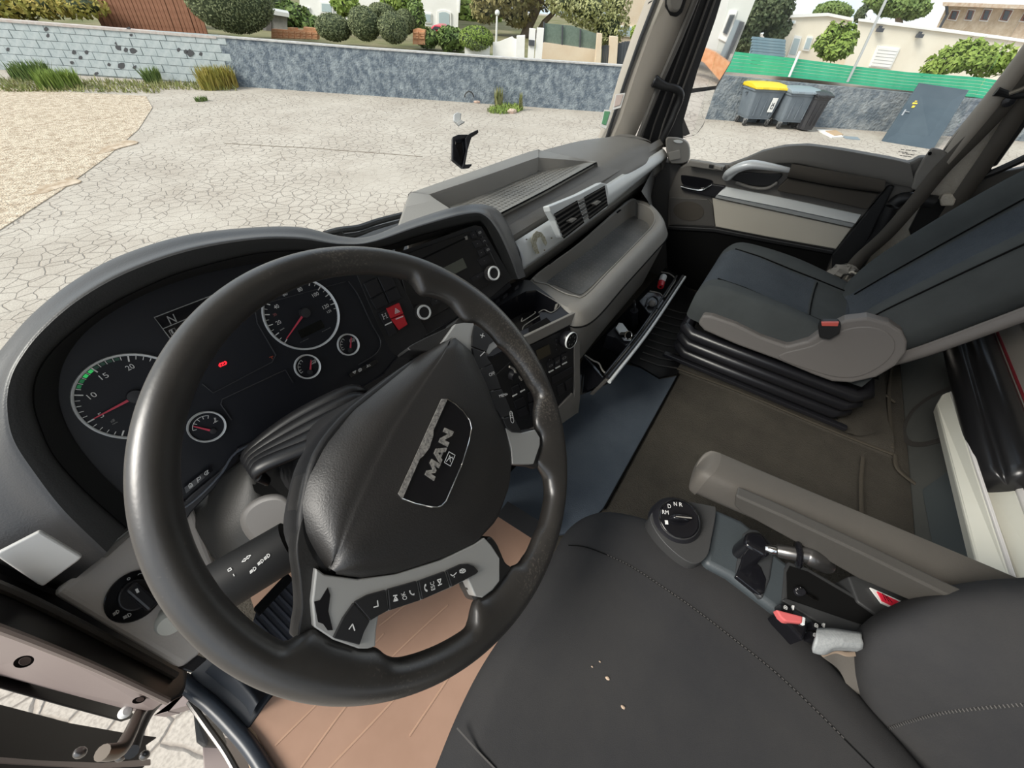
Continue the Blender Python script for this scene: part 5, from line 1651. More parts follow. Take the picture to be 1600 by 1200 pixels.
def knob(parent, cx, cy, rpx, hgt):
    """ribbed knob with chrome ring; cx, cy is the ring centre as seen"""
    kn = unit(RP.n)
    top = RP(cx, cy, hgt)
    r = np.linalg.norm(RP(cx + rpx, cy, hgt) - top)
    base = top - kn * (hgt + 0.006)
    H = hgt + 0.006
    v, f = lathe([(r * 0.95, 0), (r * 1.0, H * 0.4), (r * 0.96, H * 0.9), (r * 0.5, H * 0.9)], base, kn, 36)
    k = mk('knob', v, f, m_satin, parent, smooth=40)
    V, F = [], []
    for i in range(30):
        a = 2 * math.pi * i / 30
        u, w, d = frame_of(kn)
        c = base + kn * H * 0.45 + (u * math.cos(a) + w * math.sin(a)) * r
        vv, ff = box(c, (0.0012, 0.0012, H * 0.75), [u * math.cos(a) + w * math.sin(a), -u * math.sin(a) + w * math.cos(a), kn])
        n0 = len(V)
        V += list(vv)
        F += [tuple(j + n0 for j in q) for q in ff]
    mk('grip_ribs', V, F, m_greyd, k, smooth=0, kind='stuff')
    v, f = lathe([(r * 0.70, -0.001), (r * 0.74, 0.0015), (r * 0.90, 0.002), (r * 0.98, 0.0), (r * 0.98, -0.002)], top, kn, 40, cap=False)
    mk('chrome_ring', v, f, m_silver, k, smooth=60)
    v, f = lathe([(0.0, 0.0), (r * 0.72, -0.0004)], top, kn, 30, cap=False)
    mk('knob_cap', v, f, m_blk, k)
knob(rd, 772, 427, 9.3, 0.012)
knob(rd, 663, 488, 11.0, 0.012)
# ================================================================ STEERING WHEEL
WC = CAM + A((0.161, 0.2099, -0.352))
_th, _ph = math.radians(46.693), math.radians(4.539)
WN = unit((math.sin(_ph), -math.cos(_ph) * math.cos(_th), math.cos(_ph) * math.sin(_th)))
WU = unit(np.array([1, 0, 0.0]) - WN * WN[0])
WW = np.cross(WN, WU)
WH = Pl(WC, WN)
sw_ = thing('steering_wheel', WC, 'big black four-spoke steering wheel with silver button bezels', 'steering wheel')
m_leather = mat('wheel_leather', (0.022, 0.020, 0.0185), 0.35, spec=0.85, bump=(330, 0.12, 0.0006), var=(9, (0.036, 0.033, 0.03)))
m_molded = mat('wheel_moulding', (0.024, 0.023, 0.022), 0.42, spec=0.45, bump=(420, 0.2, 0.001))
m_pad = mat('airbag_pad', (0.018, 0.0165, 0.0155), 0.45, spec=0.75, bump=(620, 0.3, 0.0008))
m_worn = mat('worn_leather', (0.10, 0.09, 0.08), 0.5, spec=0.4, var=(120, (0.03, 0.028, 0.026), (0.4, 0.55)))
R0, rr = 0.215, 0.0158


def wpol(px, py, h=0.0):
    d = WH(px, py, h) - WC
    return math.atan2(d @ WW, d @ WU), math.hypot(d @ WW, d @ WU)


# the moulded inner outline of the rim where the spokes flow into it
INB = [[(655, 462), (672, 463), (690, 468), (706, 478), (716, 492), (726, 504), (740, 506), (752, 514), (766, 528), (777, 541), (783, 544), (792, 552), (808, 571), (822, 592), (828, 604)],
       [(836, 634), (834, 656), (836, 668), (843, 682), (843, 696), (836, 722), (842, 732), (852, 746), (853, 760)],
       [(838, 830), (826, 860), (812, 881), (799, 884), (783, 906), (770, 921), (754, 933), (742, 934), (737, 946), (738, 962), (732, 982), (716, 996)],
       [(610, 1026), (598, 1021), (590, 1010), (575, 1011), (560, 1010), (540, 1003), (521, 998), (500, 986), (486, 978), (470, 990), (458, 1000), (446, 1008), (430, 1006), (418, 1001)]]
RD = R0 - rr * 0.92
pol_ = []
for seg_ in INB:
    q = [wpol(*p) for p in seg_]
    q = sorted(q)
    pol_.append((np.array([t[0] for t in q]), np.array([t[1] for t in q])))


def r_in(a):
    a = (a + math.pi) % (2 * math.pi) - math.pi
    best = RD
    for ta, tr in pol_:
        if ta[0] <= a <= ta[-1]:
            best = min(best, float(np.interp(a, ta, tr)))
        else:
            d = min(abs(a - ta[0]), abs(a - ta[-1]))
            e = ta[0] if abs(a - ta[0]) < abs(a - ta[-1]) else ta[-1]
            r_e = float(np.interp(e, ta, tr))
            if d < 0.06: best = min(best, RD + (min(r_e, RD) - RD) * (1 - d / 0.06) ** 2)
    return best


NA = 300
rin = np.array([r_in(2 * math.pi * i / NA) for i in range(NA)])
rin = (np.roll(rin, 1) + 2 * rin + np.roll(rin, -1)) / 4
rows = []
for i in range(NA):
    a = 2 * math.pi * i / NA
    d = WU * math.cos(a) + WW * math.sin(a)
    ro, ri = R0 + rr * 1.02, rin[i]
    ext = max(0.0, RD - ri)
    row = []
    for b in np.linspace(0, 2 * math.pi, 26, endpoint=False):
        cb, sb = math.cos(b), math.sin(b)
        if cb >= 0:
            r = R0 + (ro - R0) * cb
            h = rr * sb
        else:
            t = -cb
            r = R0 - (R0 - ri) * t
            h = rr * math.copysign(abs(sb) ** (1.0 if ext < 0.004 else 0.8), sb) * (1 - 0.35 * min(1, ext / 0.03) * t)
        row.append(WC + d * r + WN * h)
    rows.append(row)
v, f = loft(rows, cu=True, cv=True)
m_leather_w = m_leather
nt_ = m_leather_w.node_tree
bs_ = nt_.nodes['Principled BSDF']
tc_w = nt_.nodes.new('ShaderNodeTexCoord')
vo_w = nt_.nodes.new('ShaderNodeTexNoise'); vo_w.inputs['Scale'].default_value = 420; vo_w.inputs['Detail'].default_value = 4
bg_w = nt_.nodes.new('ShaderNodeTexNoise'); bg_w.inputs['Scale'].default_value = 7; bg_w.inputs['Detail'].default_value = 3
ml_w = nt_.nodes.new('ShaderNodeMath'); ml_w.operation = 'MULTIPLY'
rp_w = nt_.nodes.new('ShaderNodeValToRGB')
rp_w.color_ramp.elements[0].position = 0.30
rp_w.color_ramp.elements[1].position = 0.40
mx_w = nt_.nodes.new('ShaderNodeMix'); mx_w.data_type = 'RGBA'
old_ = bs_.inputs['Base Color'].links[0].from_socket
nt_.links.new(tc_w.outputs['Object'], vo_w.inputs['Vector']); nt_.links.new(tc_w.outputs['Object'], bg_w.inputs['Vector'])
nt_.links.new(vo_w.outputs['Fac'], ml_w.inputs[0]); nt_.links.new(bg_w.outputs['Fac'], ml_w.inputs[1])
nt_.links.new(ml_w.outputs[0], rp_w.inputs['Fac']); nt_.links.new(rp_w.outputs['Color'], mx_w.inputs['Factor'])
nt_.links.new(old_, mx_w.inputs['A']); mx_w.inputs['B'].default_value = (0.10, 0.088, 0.075, 1)
nt_.links.new(mx_w.outputs['Result'], bs_.inputs['Base Color'])
mk('rim', v, f, m_leather, sw_, smooth=80)


def leg(px, h, t, name='spoke', m=m_molded, bev=0.006):
    v, f = prism(catmull(WH.pts(px, h), len(px) * 4, True), -WN * t)
    return mk(name, v, f, m, sw_, smooth=50, bev=bev, seg=3)


# spokes, outlines read in the wheel plane
leg([(650, 548), (638, 543), (660, 530), (692, 515), (710, 505), (718, 496), (728, 500), (738, 512), (720, 530), (700, 548)], 0.0, 0.03)
leg([(799, 720), (800, 690), (822, 670), (846, 672), (852, 690), (846, 728), (832, 728)], 0.002, 0.02)
leg([(760, 842), (775, 846), (790, 878), (800, 890), (780, 925), (750, 940), (738, 930), (732, 902)], 0.002, 0.02)
leg([(478, 800), (463, 850), (468, 905), (471, 950), (466, 988), (470, 1006), (520, 1020), (580, 1018), (540, 990), (505, 960), (500, 880)], 0.0, 0.03)
# hub base under the pad
v, f = prism(catmull(WH.pts([(700, 540), (770, 620), (800, 700), (795, 750), (745, 850), (650, 900), (520, 905), (470, 850), (470, 780), (500, 690), (580, 610)], 0.0), 50, True), -WN * 0.06)
mk('hub_base', v, f, m_blk, sw_, smooth=40, bev=0.004)

# airbag pad: a ridge with a lit flank on the left and a broad dark face on the right
ridge = [(706, 529), (690, 560), (660, 605), (620, 668), (585, 735), (555, 800), (535, 850), (520, 889)]
left_ = [(704, 527), (662, 550), (610, 590), (545, 640), (500, 695), (474, 745), (464, 795), (472, 835), (490, 865), (512, 892)]
right_ = [(710, 530), (738, 552), (766, 606), (790, 670), (799, 715), (795, 760), (776, 812), (742, 848), (690, 872), (620, 895), (560, 903), (524, 897)]
n_ = 40
Lc = resample([WH(*p, -0.004) for p in left_], n_)
Rc = resample([WH(*p, 0.006) for p in right_], n_)
Rd = resample([WH(*p, 0.022) for p in ridge], n_)
tt = np.linspace(0, 1, n_)
for k in range(n_):
    e = min(1, min(tt[k], 1 - tt[k]) / 0.08)
    Rd[k] = Rd[k] - WN * 0.014 * (1 - e) ** 2
rows = [Lc - WN * 0.04, Lc - WN * 0.010, Lc - WN * 0.002]
for s in (0.08, 0.35, 0.65, 0.9):
    rows.append(Lc * (1 - s) + Rd * s + WN * 0.008 * math.sin(s * math.pi))
rows.append(Rd + WN * 0.001)
for s in (0.06, 0.25, 0.5, 0.75, 0.93):
    rows.append(Rd * (1 - s) + Rc * s + WN * (0.010 * math.sin(s * math.pi) ** 0.8))
rows += [Rc + WN * 0.001, Rc - WN * 0.006, Rc - WN * 0.04]
v, f = loft(rows, nu=46, smooth_v=False, flip=False)
mk('airbag_pad', v, f, m_pad, sw_, smooth=70)

# emblem plate on the pad
EM = Pl(WC + WN * 0.0245, WN)
plate = [(690, 624), (699, 624), (711, 631), (724, 643), (734, 657), (737, 669), (733, 690), (722, 725), (705, 765), (697, 783), (690, 790), (684, 792.5), (673, 792), (649, 787), (628, 779), (622.5, 771)]
v, f = EM.plate(plate, -0.004, 0.006)
mk('emblem_plate', v, f, m_gloss, sw_, smooth=0, bev=0.0008)
m_spark = mat('glitter_silver', (0.62, 0.60, 0.56), 0.35, 0.6, var=(330, (0.28, 0.27, 0.26), (0.42, 0.6)))
bar = [(690, 623.5), (699, 624.5), (677.5, 672), (677, 681), (671, 700), (662, 712), (656, 717), (629, 779.5), (622.5, 771)]
v, f = EM.plate(bar, 0.002, 0.0012)
mk('emblem_bar', v, f, m_spark, sw_, smooth=0)
v, f = tube([EM(*p, 0.0022) for p in plate] + [EM(*plate[0], 0.0022)], 0.0006, 5)
mk('emblem_edge', v, f, m_chrome, sw_)
# letters
base0, base1 = A((678.2, 751.2)), A((709.2, 674.5))
top0, top1 = A((664.3, 741.5)), A((695.2, 668.2))
for k, (ch, a, b) in enumerate((('M', 0.0, 0.335), ('A', 0.335, 0.675), ('N', 0.695, 1.0))):
    q = [base0 + (base1 - base0) * a, base0 + (base1 - base0) * b, top0 + (top1 - top0) * b, top0 + (top1 - top0) * a]
    if ch == 'M':
        g = [[(0, 0), (0.24, 0), (0.24, 0.55), (0.42, 0.15), (0.58, 0.15), (0.76, 0.55), (0.76, 0), (1, 0), (1, 1), (0.74, 1), (0.5, 0.48), (0.26, 1), (0, 1)]]
    elif ch == 'A':
        g = [[(0, 0), (0.26, 0), (0.33, 0.2), (0.67, 0.2), (0.74, 0), (1, 0), (0.64, 1), (0.36, 1)]]
    else:
        g = [[(0, 0), (0.27, 0), (0.27, 0.56), (0.73, 0), (1, 0), (1, 1), (0.73, 1), (0.73, 0.44), (0.27, 1), (0, 1)]]
    st2 = quad_map([EM(*p, 0.0035) for p in q], g[0])
    v, f = prism(st2, -WN * 0.0012)
    o_ = mk('letter', v, f, m_spark, sw_, smooth=0)
    if ch == 'A':
        v, f = prism(quad_map([EM(*p, 0.0042) for p in q], [(0.42, 0.4), (0.58, 0.4), (0.5, 0.66)]), -WN * 0.0006)
        mk('letter_counter', v, f, m_gloss, o_, smooth=0)
lq = [(694.3, 722.5), (703.8, 728.3), (711, 711.2), (701.5, 705.8)]
lq = [lq[0], lq[1], lq[2], lq[3]]
v, f = strokes([[(0, 0), (1, 0), (1, 1), (0, 1), (0, 0)], [(0.2, 0.15), (0.35, 0.45), (0.75, 0.75)], [(0.35, 0.45), (0.3, 0.75), (0.55, 0.6)], [(0.5, 0.55), (0.75, 0.3)], [(0.75, 0.75), (0.85, 0.6)]], [EM(*p, 0.0032) for p in lq], 0.0007, WN)
mk('lion_badge', v, f, m_silver, sw_, smooth=0)

# ---- bezels
m_bez = mat('bezel_silver', (0.42, 0.42, 0.405), 0.38, 0.35)


def bez(px, h, t, name='bezel', m=None, bev=0.0012):
    v, f = prism(WH.pts(px, h), -WN * t)
    return mk(name, v, f, m or m_bez, sw_, smooth=0, bev=bev)


bz1 = bez([(692, 534), (712, 506), (726, 504), (741, 505), (741, 524), (740, 541), (743, 560), (751, 578), (758, 595), (767, 612), (776, 634), (788, 652), (794, 668), (803, 674), (816, 676), (836, 671), (844, 684), (844, 695), (834, 725), (801, 725), (799, 700), (775, 620), (740, 552), (715, 533)], 0.0085, 0.012)
bez([(750, 512), (766, 527), (778, 541), (771, 546), (765, 553), (761, 552), (756, 540), (764, 533), (758, 522)], 0.0085, 0.012)
bz2 = bez([(508, 898), (560, 905), (620, 897), (690, 875), (742, 850), (757, 840), (768, 852), (781, 872), (781, 908), (770, 922), (754, 934), (743, 932), (731, 905), (705, 918), (658, 938), (607, 955), (592, 961), (588, 985), (587, 1010), (575, 1014), (561, 1014), (521, 1000), (491, 980), (488, 940), (494, 888)], 0.0085, 0.014)
# black flake of peeled lacquer on the lower bezel
v, f = prism(WH.pts([(512, 918), (516, 930), (513, 955), (520, 985), (512, 985), (505, 975), (497, 972), (491, 940), (500, 938)], 0.0092), -WN * 0.002)
mk('peeled_patch', v, f, m_gloss, sw_, smooth=0)
# black button strips
m_btn = mat('wheel_button', (0.013, 0.013, 0.014), 0.4)
b_up = [[(742, 507), (752, 513), (764, 524), (772, 533), (765, 538), (760, 550), (738, 541), (738, 525)],
        [(738, 543), (760, 551), (762, 560), (768, 568), (748, 577), (741, 560)],
        [(749, 578), (769, 569), (778, 592), (783, 607), (764, 610), (756, 595)],
        [(765, 612), (784, 608), (794, 630), (801, 648), (785, 652), (774, 636)],
        [(786, 654), (802, 649), (808, 662), (816, 676), (802, 675), (792, 668)]]
lab = ['+', '-', 'OFF', 'MEM+', '']
tq = [[(748.5, 527), (757, 529), (759, 521.5), (750.5, 519.5)], [(750, 557), (756, 556.5), (757.5, 549), (751.5, 549.5)], [(765, 588.5), (774, 585), (772, 580), (763.5, 583.5)], [(781, 621), (794, 618), (792.5, 613.5), (779.5, 617)], None]
for k, q in enumerate(b_up):
    v, f = prism(WH.pts(q, 0.0115), -WN * 0.005)
    bt_ = mk('button', v, f, m_btn, sw_, smooth=0, bev=0.0007)
    if lab[k] == '+':
        v, f = strokes([[(0.1, 0.5), (0.9, 0.5)], [(0.5, 0.05), (0.5, 0.95)]], WH.pts(tq[0], 0.0122), 0.0012, WN)
    elif lab[k] == '-':
        v, f = strokes([[(0.05, 0.1), (0.95, 0.9)]], WH.pts(tq[1], 0.0122), 0.0012, WN)
    elif lab[k]:
        v, f = text_on(lab[k], WH.pts(tq[k], 0.0122))
    else:
        v, f = strokes([arc(0.5, 0.25, 0.24, 0, 360, 14), arc(0.5, 0.45, 0.24, -30, 210, 10), arc(0.5, 0.62, 0.24, -30, 210, 10), arc(0.5, 0.78, 0.22, -30, 210, 10)], WH.pts([(796, 661), (806, 661), (803, 642), (793, 643)], 0.0122), 0.0007, WN)
    mk('print', v, f, m_whitep, bt_, smooth=0)
b_lo = [[(521, 997), (536, 966), (553, 942), (578, 971), (569, 988), (562, 1008)],
        [(554, 941), (574, 930), (603, 922), (607, 954), (592, 962), (579, 970)],
        [(606, 921), (651, 908), (657, 938), (609, 954)],
        [(654, 908), (695, 893), (703, 918), (660, 937)],
        [(698, 892), (720, 882), (731, 881), (741, 885), (748, 893), (744, 897), (706, 917)]]
gl_ = [[([(543, 985), (556, 988), (556, 975), (546, 973)], [[(0.15, 0.2), (0.5, 0.9), (0.85, 0.2)]])],
       [([(583, 950), (593, 950), (592, 938), (583, 938)], [[(0.1, 0.1), (0.8, 0.25), (0.75, 0.95)]])],
       [([(615, 940), (622, 938), (621, 930), (614, 931)], [[(0.05, 0.05), (0.95, 0.05), (0.5, 0.8), (0.05, 0.05)], [(0.3, 0.25), (0.7, 0.25)], [(0.1, 1), (0.9, 1)]]), ([(630, 938), (637, 936), (632, 924), (626, 927)], 'OK'), ([(641, 932), (648, 930), (645, 921), (639, 923)], [arc(1.0, 1.0, 0.9, 185, 265, 8), [(0.1, 0.95), (0.3, 0.85)], [(0.85, 0.1), (0.95, 0.3)]])],
       [([(664, 925), (669, 924), (666, 912), (662, 914)], [arc(0.9, 0.5, 0.75, 110, 250, 8, 0.5), [(0.75, 0.95), (0.6, 0.75)], [(0.75, 0.05), (0.6, 0.25)]]), ([(674, 923), (680, 921), (678, 908), (672, 910)], 'ESC'), ([(684, 915), (691, 912), (689, 904), (683, 906)], [[(0.05, 0.95), (0.95, 0.95), (0.5, 0.2), (0.05, 0.95)], [(0.1, 0), (0.9, 0)]])],
       [([(705, 904), (714, 902), (713, 894), (704, 897)], [[(0.0, 0.9), (0.3, 0.5), (0.6, 0.6), (1, 0.9)], [(0.5, 0.2), (0.6, 0.2)]]), ([(718, 897), (729, 894), (727, 888), (717, 890)], [[(0.1, 0.3), (0.5, 0.05), (0.9, 0.3), (0.9, 0.75), (0.5, 1), (0.1, 0.75), (0.1, 0.3)], [(0.1, 0.75), (0.5, 0.5), (0.9, 0.75)], [(0.5, 0.5), (0.5, 0.05)]])]]
for q, gg in zip(b_lo, gl_):
    v, f = prism(WH.pts(q, 0.0115), -WN * 0.005)
    bt_ = mk('button', v, f, m_btn, sw_, smooth=0, bev=0.0007)
    for gq, g in gg:
        if isinstance(g, str):
            gq2 = [gq[0], gq[3], gq[2], gq[1]]
            # vertical lettering reading upwards
            v, f = text_on(g, WH.pts([gq[1], gq[2], gq[3], gq[0]], 0.0122))
        else:
            v, f = strokes(g, WH.pts(gq, 0.0122), 0.001, WN)
        mk('print', v, f, m_whitep, bt_, smooth=0)

# ================================================================ STEERING COLUMN
sc_ = thing('steering_column', WC - WN * 0.35, 'black steering column shroud with ribbed bellows behind the wheel', 'steering column')
def cyl_path(pts_d, r, name, m, parent, n=20, smooth=24, flat=1.0):
    v, f = tube([at(px, py, d=d) for px, py, d in pts_d], r, n, smooth=smooth, flat=flat)
    return mk(name, v, f, m, parent, smooth=60)
# shroud
rows = []
ax0, ax1 = WC - WN * 0.035, WC - WN * 0.30 + A((0.0, 0.03, 0))
for t, k in ((0, 0.9), (0.12, 1.0), (0.5, 0.95), (0.8, 0.9), (1.0, 0.85)):
    c = ax0 * (1 - t) + ax1 * t
    rows.append([c + WU * 0.085 * k * math.cos(a) * (1.0) + WW * 0.075 * k * math.sin(a) for a in np.linspace(0, 2 * math.pi, 16, endpoint=False)])
v, f = loft(rows, nu=14, nv=32, cv=True, caps=True)
mk('shroud', v, f, m_blk, sc_, smooth=60)
# bellows: stacked folds between the shroud and the dash
for k in range(5):
    t = k / 4
    p0 = at(386 + 16 * t + 0, 712 + 20 * t, d=0.56 - 0.02 * k)
    p1 = at(455 + 8 * k, 655 + 10 * k, d=0.575 - 0.02 * k)
    p2 = at(545 + 6 * k, 610 + 12 * k, d=0.60 - 0.02 * k)
    v, f = tube([p0 + A((0, 0, -0.03)), p0, p1, p2, p2 + A((0.03, 0, -0.03))], [0.008, 0.011, 0.011, 0.011, 0.008], 10, smooth=30, flat=0.6)
    mk('bellows_fold', v, f, mat('bellows_rubber', (0.010, 0.010, 0.011), 0.38, spec=0.35) if 'bellows_rubber' not in MAT else MAT['bellows_rubber'], sc_, smooth=60)
bp_ = CL(470, 660, -0.03)
v, f = prism([at(375, 715, d=0.60), at(560, 605, d=0.64), at(600, 640, d=0.62), at(470, 800, d=0.55), at(400, 770, d=0.56)], -CL.n * 0.02)
mk('bellows_back', v, f, m_seam, sc_, smooth=0)
# grey lower panel beside the column
v, f = loft([[at(*p) if False else at(p[0], p[1], d=p[2]) for p in r_] for r_ in (
    [(300, 800, 0.60), (330, 760, 0.60), (378, 722, 0.60), (384, 720, 0.60)],
    [(305, 815, 0.585), (345, 785, 0.575), (390, 745, 0.575), (402, 740, 0.59)],
    [(320, 845, 0.575), (360, 830, 0.56), (410, 790, 0.57), (440, 790, 0.62)],
    [(350, 890, 0.57), (380, 880, 0.565), (420, 850, 0.58), (470, 850, 0.66)])], nu=14, nv=20)
mk('knee_panel', v, f, mat('knee_grey', (0.042, 0.040, 0.036), 0.5, bump=(420, 0.25, 0.001)), sc_, smooth=60, solid=0.003)
# stalk collar and stalk
e0, e1 = at(455, 850, d=0.43), at(330, 925, d=0.40)
sd_ = unit(e1 - e0)
v, f = prism(catmull([at(*p, d=0.465) for p in [(374, 812), (384, 790), (410, 774), (440, 772), (462, 790), (480, 830), (482, 862), (466, 884), (440, 882), (412, 862), (384, 838)]], 36, True), -unit(ray(420, 820)) * -0.04)
mk('stalk_collar', v, f, mat('collar_grey', (0.10, 0.094, 0.088), 0.5), sc_, smooth=40, bev=0.008, seg=3)
rows = []
up_ = unit(np.cross(sd_, ray(400, 880)))
fw_ = unit(np.cross(up_, sd_))
for t, k in ((0, 1.0), (0.02, 1.0), (0.97, 1.0), (1.0, 0.96)):
    c = e0 * (1 - t) + e1 * t
    rows.append([c + up_ * 0.0265 * k * math.cos(a) + fw_ * 0.0265 * k * math.sin(a) for a in np.linspace(0, 2 * math.pi, 28, endpoint=False)])
v, f = loft(rows, cv=True, caps=True)
mat('stalk_black', (0.010, 0.010, 0.010), 0.6, spec=0.2)
stalk = mk('indicator_stalk', v, f, MAT['stalk_black'], sc_, smooth=50)
def on_stalk(px, py):
    """point on the stalk's barrel seen at a position"""
    r = unit(ray(px, py))
    o = CAM - e0
    a_ = r - sd_ * (r @ sd_)
    b_ = o - sd_ * (o @ sd_)
    A_, B_, C_ = a_ @ a_, 2 * a_ @ b_, b_ @ b_ - 0.0268 ** 2
    disc = max(B_ * B_ - 4 * A_ * C_, 0)
    return CAM + r * ((-B_ - math.sqrt(disc)) / (2 * A_))
lamp_i = [arc(0.62, 0.5, 0.38, -90, 90, 8, 0.45), [(0.62, 0.05), (0.62, 0.95)], [(0.0, 0.2), (0.45, 0.2)], [(0.0, 0.5), (0.45, 0.5)], [(0.0, 0.8), (0.45, 0.8)]]
arrow = [[(0.0, 0.5), (0.35, 0.95), (0.35, 0.7), (0.65, 0.7), (0.65, 0.95), (1.0, 0.5), (0.65, 0.05), (0.65, 0.3), (0.35, 0.3), (0.35, 0.05), (0.0, 0.5)]]
for q, ln in (([(379, 880), (393, 869.5), (390.5, 865.5), (377, 876)], arrow), ([(391.5, 897), (401, 889.5), (398.5, 884.5), (390, 892)], lamp_i), ([(404, 884), (412.5, 877.5), (410, 872.5), (402, 879.5)], lamp_i), ([(414, 876), (422.5, 869), (419.5, 864), (412, 871)], lamp_i), ([(357, 893), (362, 890), (360, 887), (356, 890)], [[(0, 0), (1, 0), (1, 1), (0, 1), (0, 0)]]), ([(364, 901), (368, 899), (366, 896), (363, 898)], [[(0.5, 0), (0.5, 1)]])):
    v, f = strokes(ln, [on_stalk(*p) + unit(CAM - e0) * 0.0006 for p in q], 0.0007, unit(CAM - e0))
    mk('print', v, f, m_whitep, stalk, smooth=0)
# ================================================================ PASSENGER DOOR
DX = 1.20
DP = Pl((DX, 0, 0), (-1, 0, 0))
d1 = thing('door_1', (DX + 0.03, -0.2, 0.0), None, None, kind='structure')
sill_px = [(1060, 262), (1072, 256), (1100, 258), (1137, 258), (1165, 248), (1190, 237), (1225, 229), (1262, 227), (1315, 234), (1392, 248), (1422, 255), (1437, 246), (1452, 246), (1446, 268), (1420, 310), (1392, 352), (1355, 408), (1330, 445), (1316, 470), (1180, 620), (1050, 560), (1040, 420), (1044, 300)]
v, f = DP.plate(sill_px, -0.05, 0.05)
mk('door_panel', v, f, mat('door_grey', (0.115, 0.106, 0.095), 0.55, bump=(420, 0.2, 0.001)), d1, smooth=0, bev=0.008, seg=3)
# rounded upper sill
up = [(1137, 258), (1165, 248), (1190, 237), (1225, 229), (1262, 227), (1315, 234), (1392, 248), (1422, 255)]
lo = [(1150, 268), (1172, 262), (1196, 258), (1232, 254), (1266, 258), (1316, 268), (1390, 284), (1430, 292)]
v, f = loft([DP.pts(up, -0.03), DP.pts(up, 0.004), DP.pts([tuple(A(a) * 0.85 + A(b) * 0.15) for a, b in zip(up, lo)], 0.016), DP.pts(lo, 0.022), DP.pts(lo, 0.0)], nu=16, nv=40, flip=True)
mk('upper_sill', v, f, mat('sill_plastic', (0.14, 0.132, 0.12), 0.55, spec=0.35, bump=(400, 0.2, 0.001)), d1, smooth=50)
# silver strip
v, f = loft([DP.pts([(1133, 291), (1240, 312), (1345, 335)], 0.0), DP.pts([(1133, 292), (1240, 313), (1345, 336)], 0.006), DP.pts([(1121, 304), (1228, 325.5), (1336.5, 349)], 0.03), DP.pts([(1120, 305), (1227, 326.5), (1336, 350)], 0.0)], smooth_u=False, smooth_v=False)
mk('silver_strip', v, f, m_silver, d1, smooth=0)
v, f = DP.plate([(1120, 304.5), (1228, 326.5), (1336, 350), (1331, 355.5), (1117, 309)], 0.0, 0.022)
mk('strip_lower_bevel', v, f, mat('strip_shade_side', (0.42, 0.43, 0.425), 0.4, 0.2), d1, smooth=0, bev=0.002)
# beige panel and speaker cover
v, f = DP.plate([(1113, 309), (1330, 357), (1306, 389), (1200, 370), (1118, 354)], 0.0, 0.010)
mk('beige_panel', v, f, m_beigep, d1, smooth=0, bev=0.002)
v, f = DP.plate([(1046, 308), (1105, 311), (1113, 320), (1117, 354), (1047, 351)], 0.0, 0.008)
spk = mk('speaker_cover', v, f, m_greyd, d1, smooth=0, bev=0.003)
v, f = DP.plate(ellipse((1076, 330), 24, 15, 30, 0.1), 0.006, 0.004)
mk('speaker_grille', v, f, m_cloth, spk, smooth=0)
v, f = DP.plate([(1044, 353), (1118, 357), (1200, 373), (1304, 392), (1300, 398), (1196, 379), (1115, 363), (1044, 359)], 0.0, 0.018)
mk('lower_ledge', v, f, m_blk, d1, smooth=0, bev=0.004)
v, f = DP.plate([(1040, 358), (1115, 363), (1196, 379), (1300, 398), (1250, 520), (1180, 620), (1050, 560)], 0.0, 0.010)
mk('lower_panel', v, f, m_seam, d1, smooth=0)
# armrest pad: upper roll and lower field
v, f = loft([DP.pts([(1238, 258), (1310, 271), (1384, 284)], 0.012), DP.pts([(1237, 256), (1310, 269), (1384, 282)], 0.045), DP.pts([(1234, 266), (1306, 282), (1381, 297)], 0.058), DP.pts([(1231, 277), (1302, 291), (1375, 301)], 0.045), DP.pts([(1231, 279), (1301, 293), (1374, 303)], 0.01)], nu=16, nv=18)
mk('armrest_roll', v, f, m_cloth, d1, smooth=50)
v, f = DP.plate([(1231, 279), (1301, 292), (1373, 303), (1357, 327), (1350, 327), (1270, 309), (1215, 299), (1214, 295)], 0.0, 0.034)
mk('armrest_field', v, f, m_cloth, d1, smooth=0, bev=0.004)
v, f = tube(DP.pts([(1230, 277), (1300, 291), (1375, 302)], 0.045), 0.002, 5)
mk('pad_seam', v, f, m_seam, d1)
# pull handle and its pocket
v, f = DP.plate(catmull([(1142, 278), (1160, 270), (1200, 272), (1222, 272), (1213, 284), (1198, 291), (1175, 290), (1150, 283)], 40, True), 0.0, 0.012)
mk('handle_pocket', v, f, m_blk, d1, smooth=0, bev=0.003)
hp = [(1136, 277, 0.02), (1142, 270, 0.05), (1155, 262, 0.066), (1172, 257.5, 0.07), (1190, 258.5, 0.068), (1212, 262, 0.06), (1232, 266, 0.035)]
v, f = tube([DP(p[0], p[1], p[2]) for p in hp], [0.020, 0.024, 0.024, 0.023, 0.020, 0.016, 0.013], 16, smooth=40, flat=0.75)
mk('pull_handle', v, f, mat('satin_handle', (0.78, 0.80, 0.81), 0.3, 0.15), d1, smooth=70)
v, f = tube(DP.pts([(1150, 285), (1175, 293), (1198, 294), (1215, 285)], 0.016), 0.006, 8, smooth=20)
mk('pocket_lip', v, f, m_grey, d1)
# door opener
v, f = DP.plate(catmull([(1064, 276), (1068, 274), (1095, 278), (1113, 283), (1110, 291), (1098, 296), (1075, 292), (1066, 287)], 36, True), 0.0, 0.008)
mk('opener_recess', v, f, m_gloss, d1, smooth=0)
v, f = DP.plate([(1063, 290), (1080, 294), (1098, 296), (1112, 288), (1133, 291), (1118, 309), (1095, 304), (1065, 297)], 0.0, 0.018)
mk('opener_lever', v, f, m_satin, d1, smooth=0, bev=0.003)
v, f = tube(DP.pts([(1064, 291.5), (1080, 295.5), (1097, 297), (1112, 289)], 0.02), 0.004, 8, smooth=20)
mk('lever_edge', v, f, m_chrome, d1)
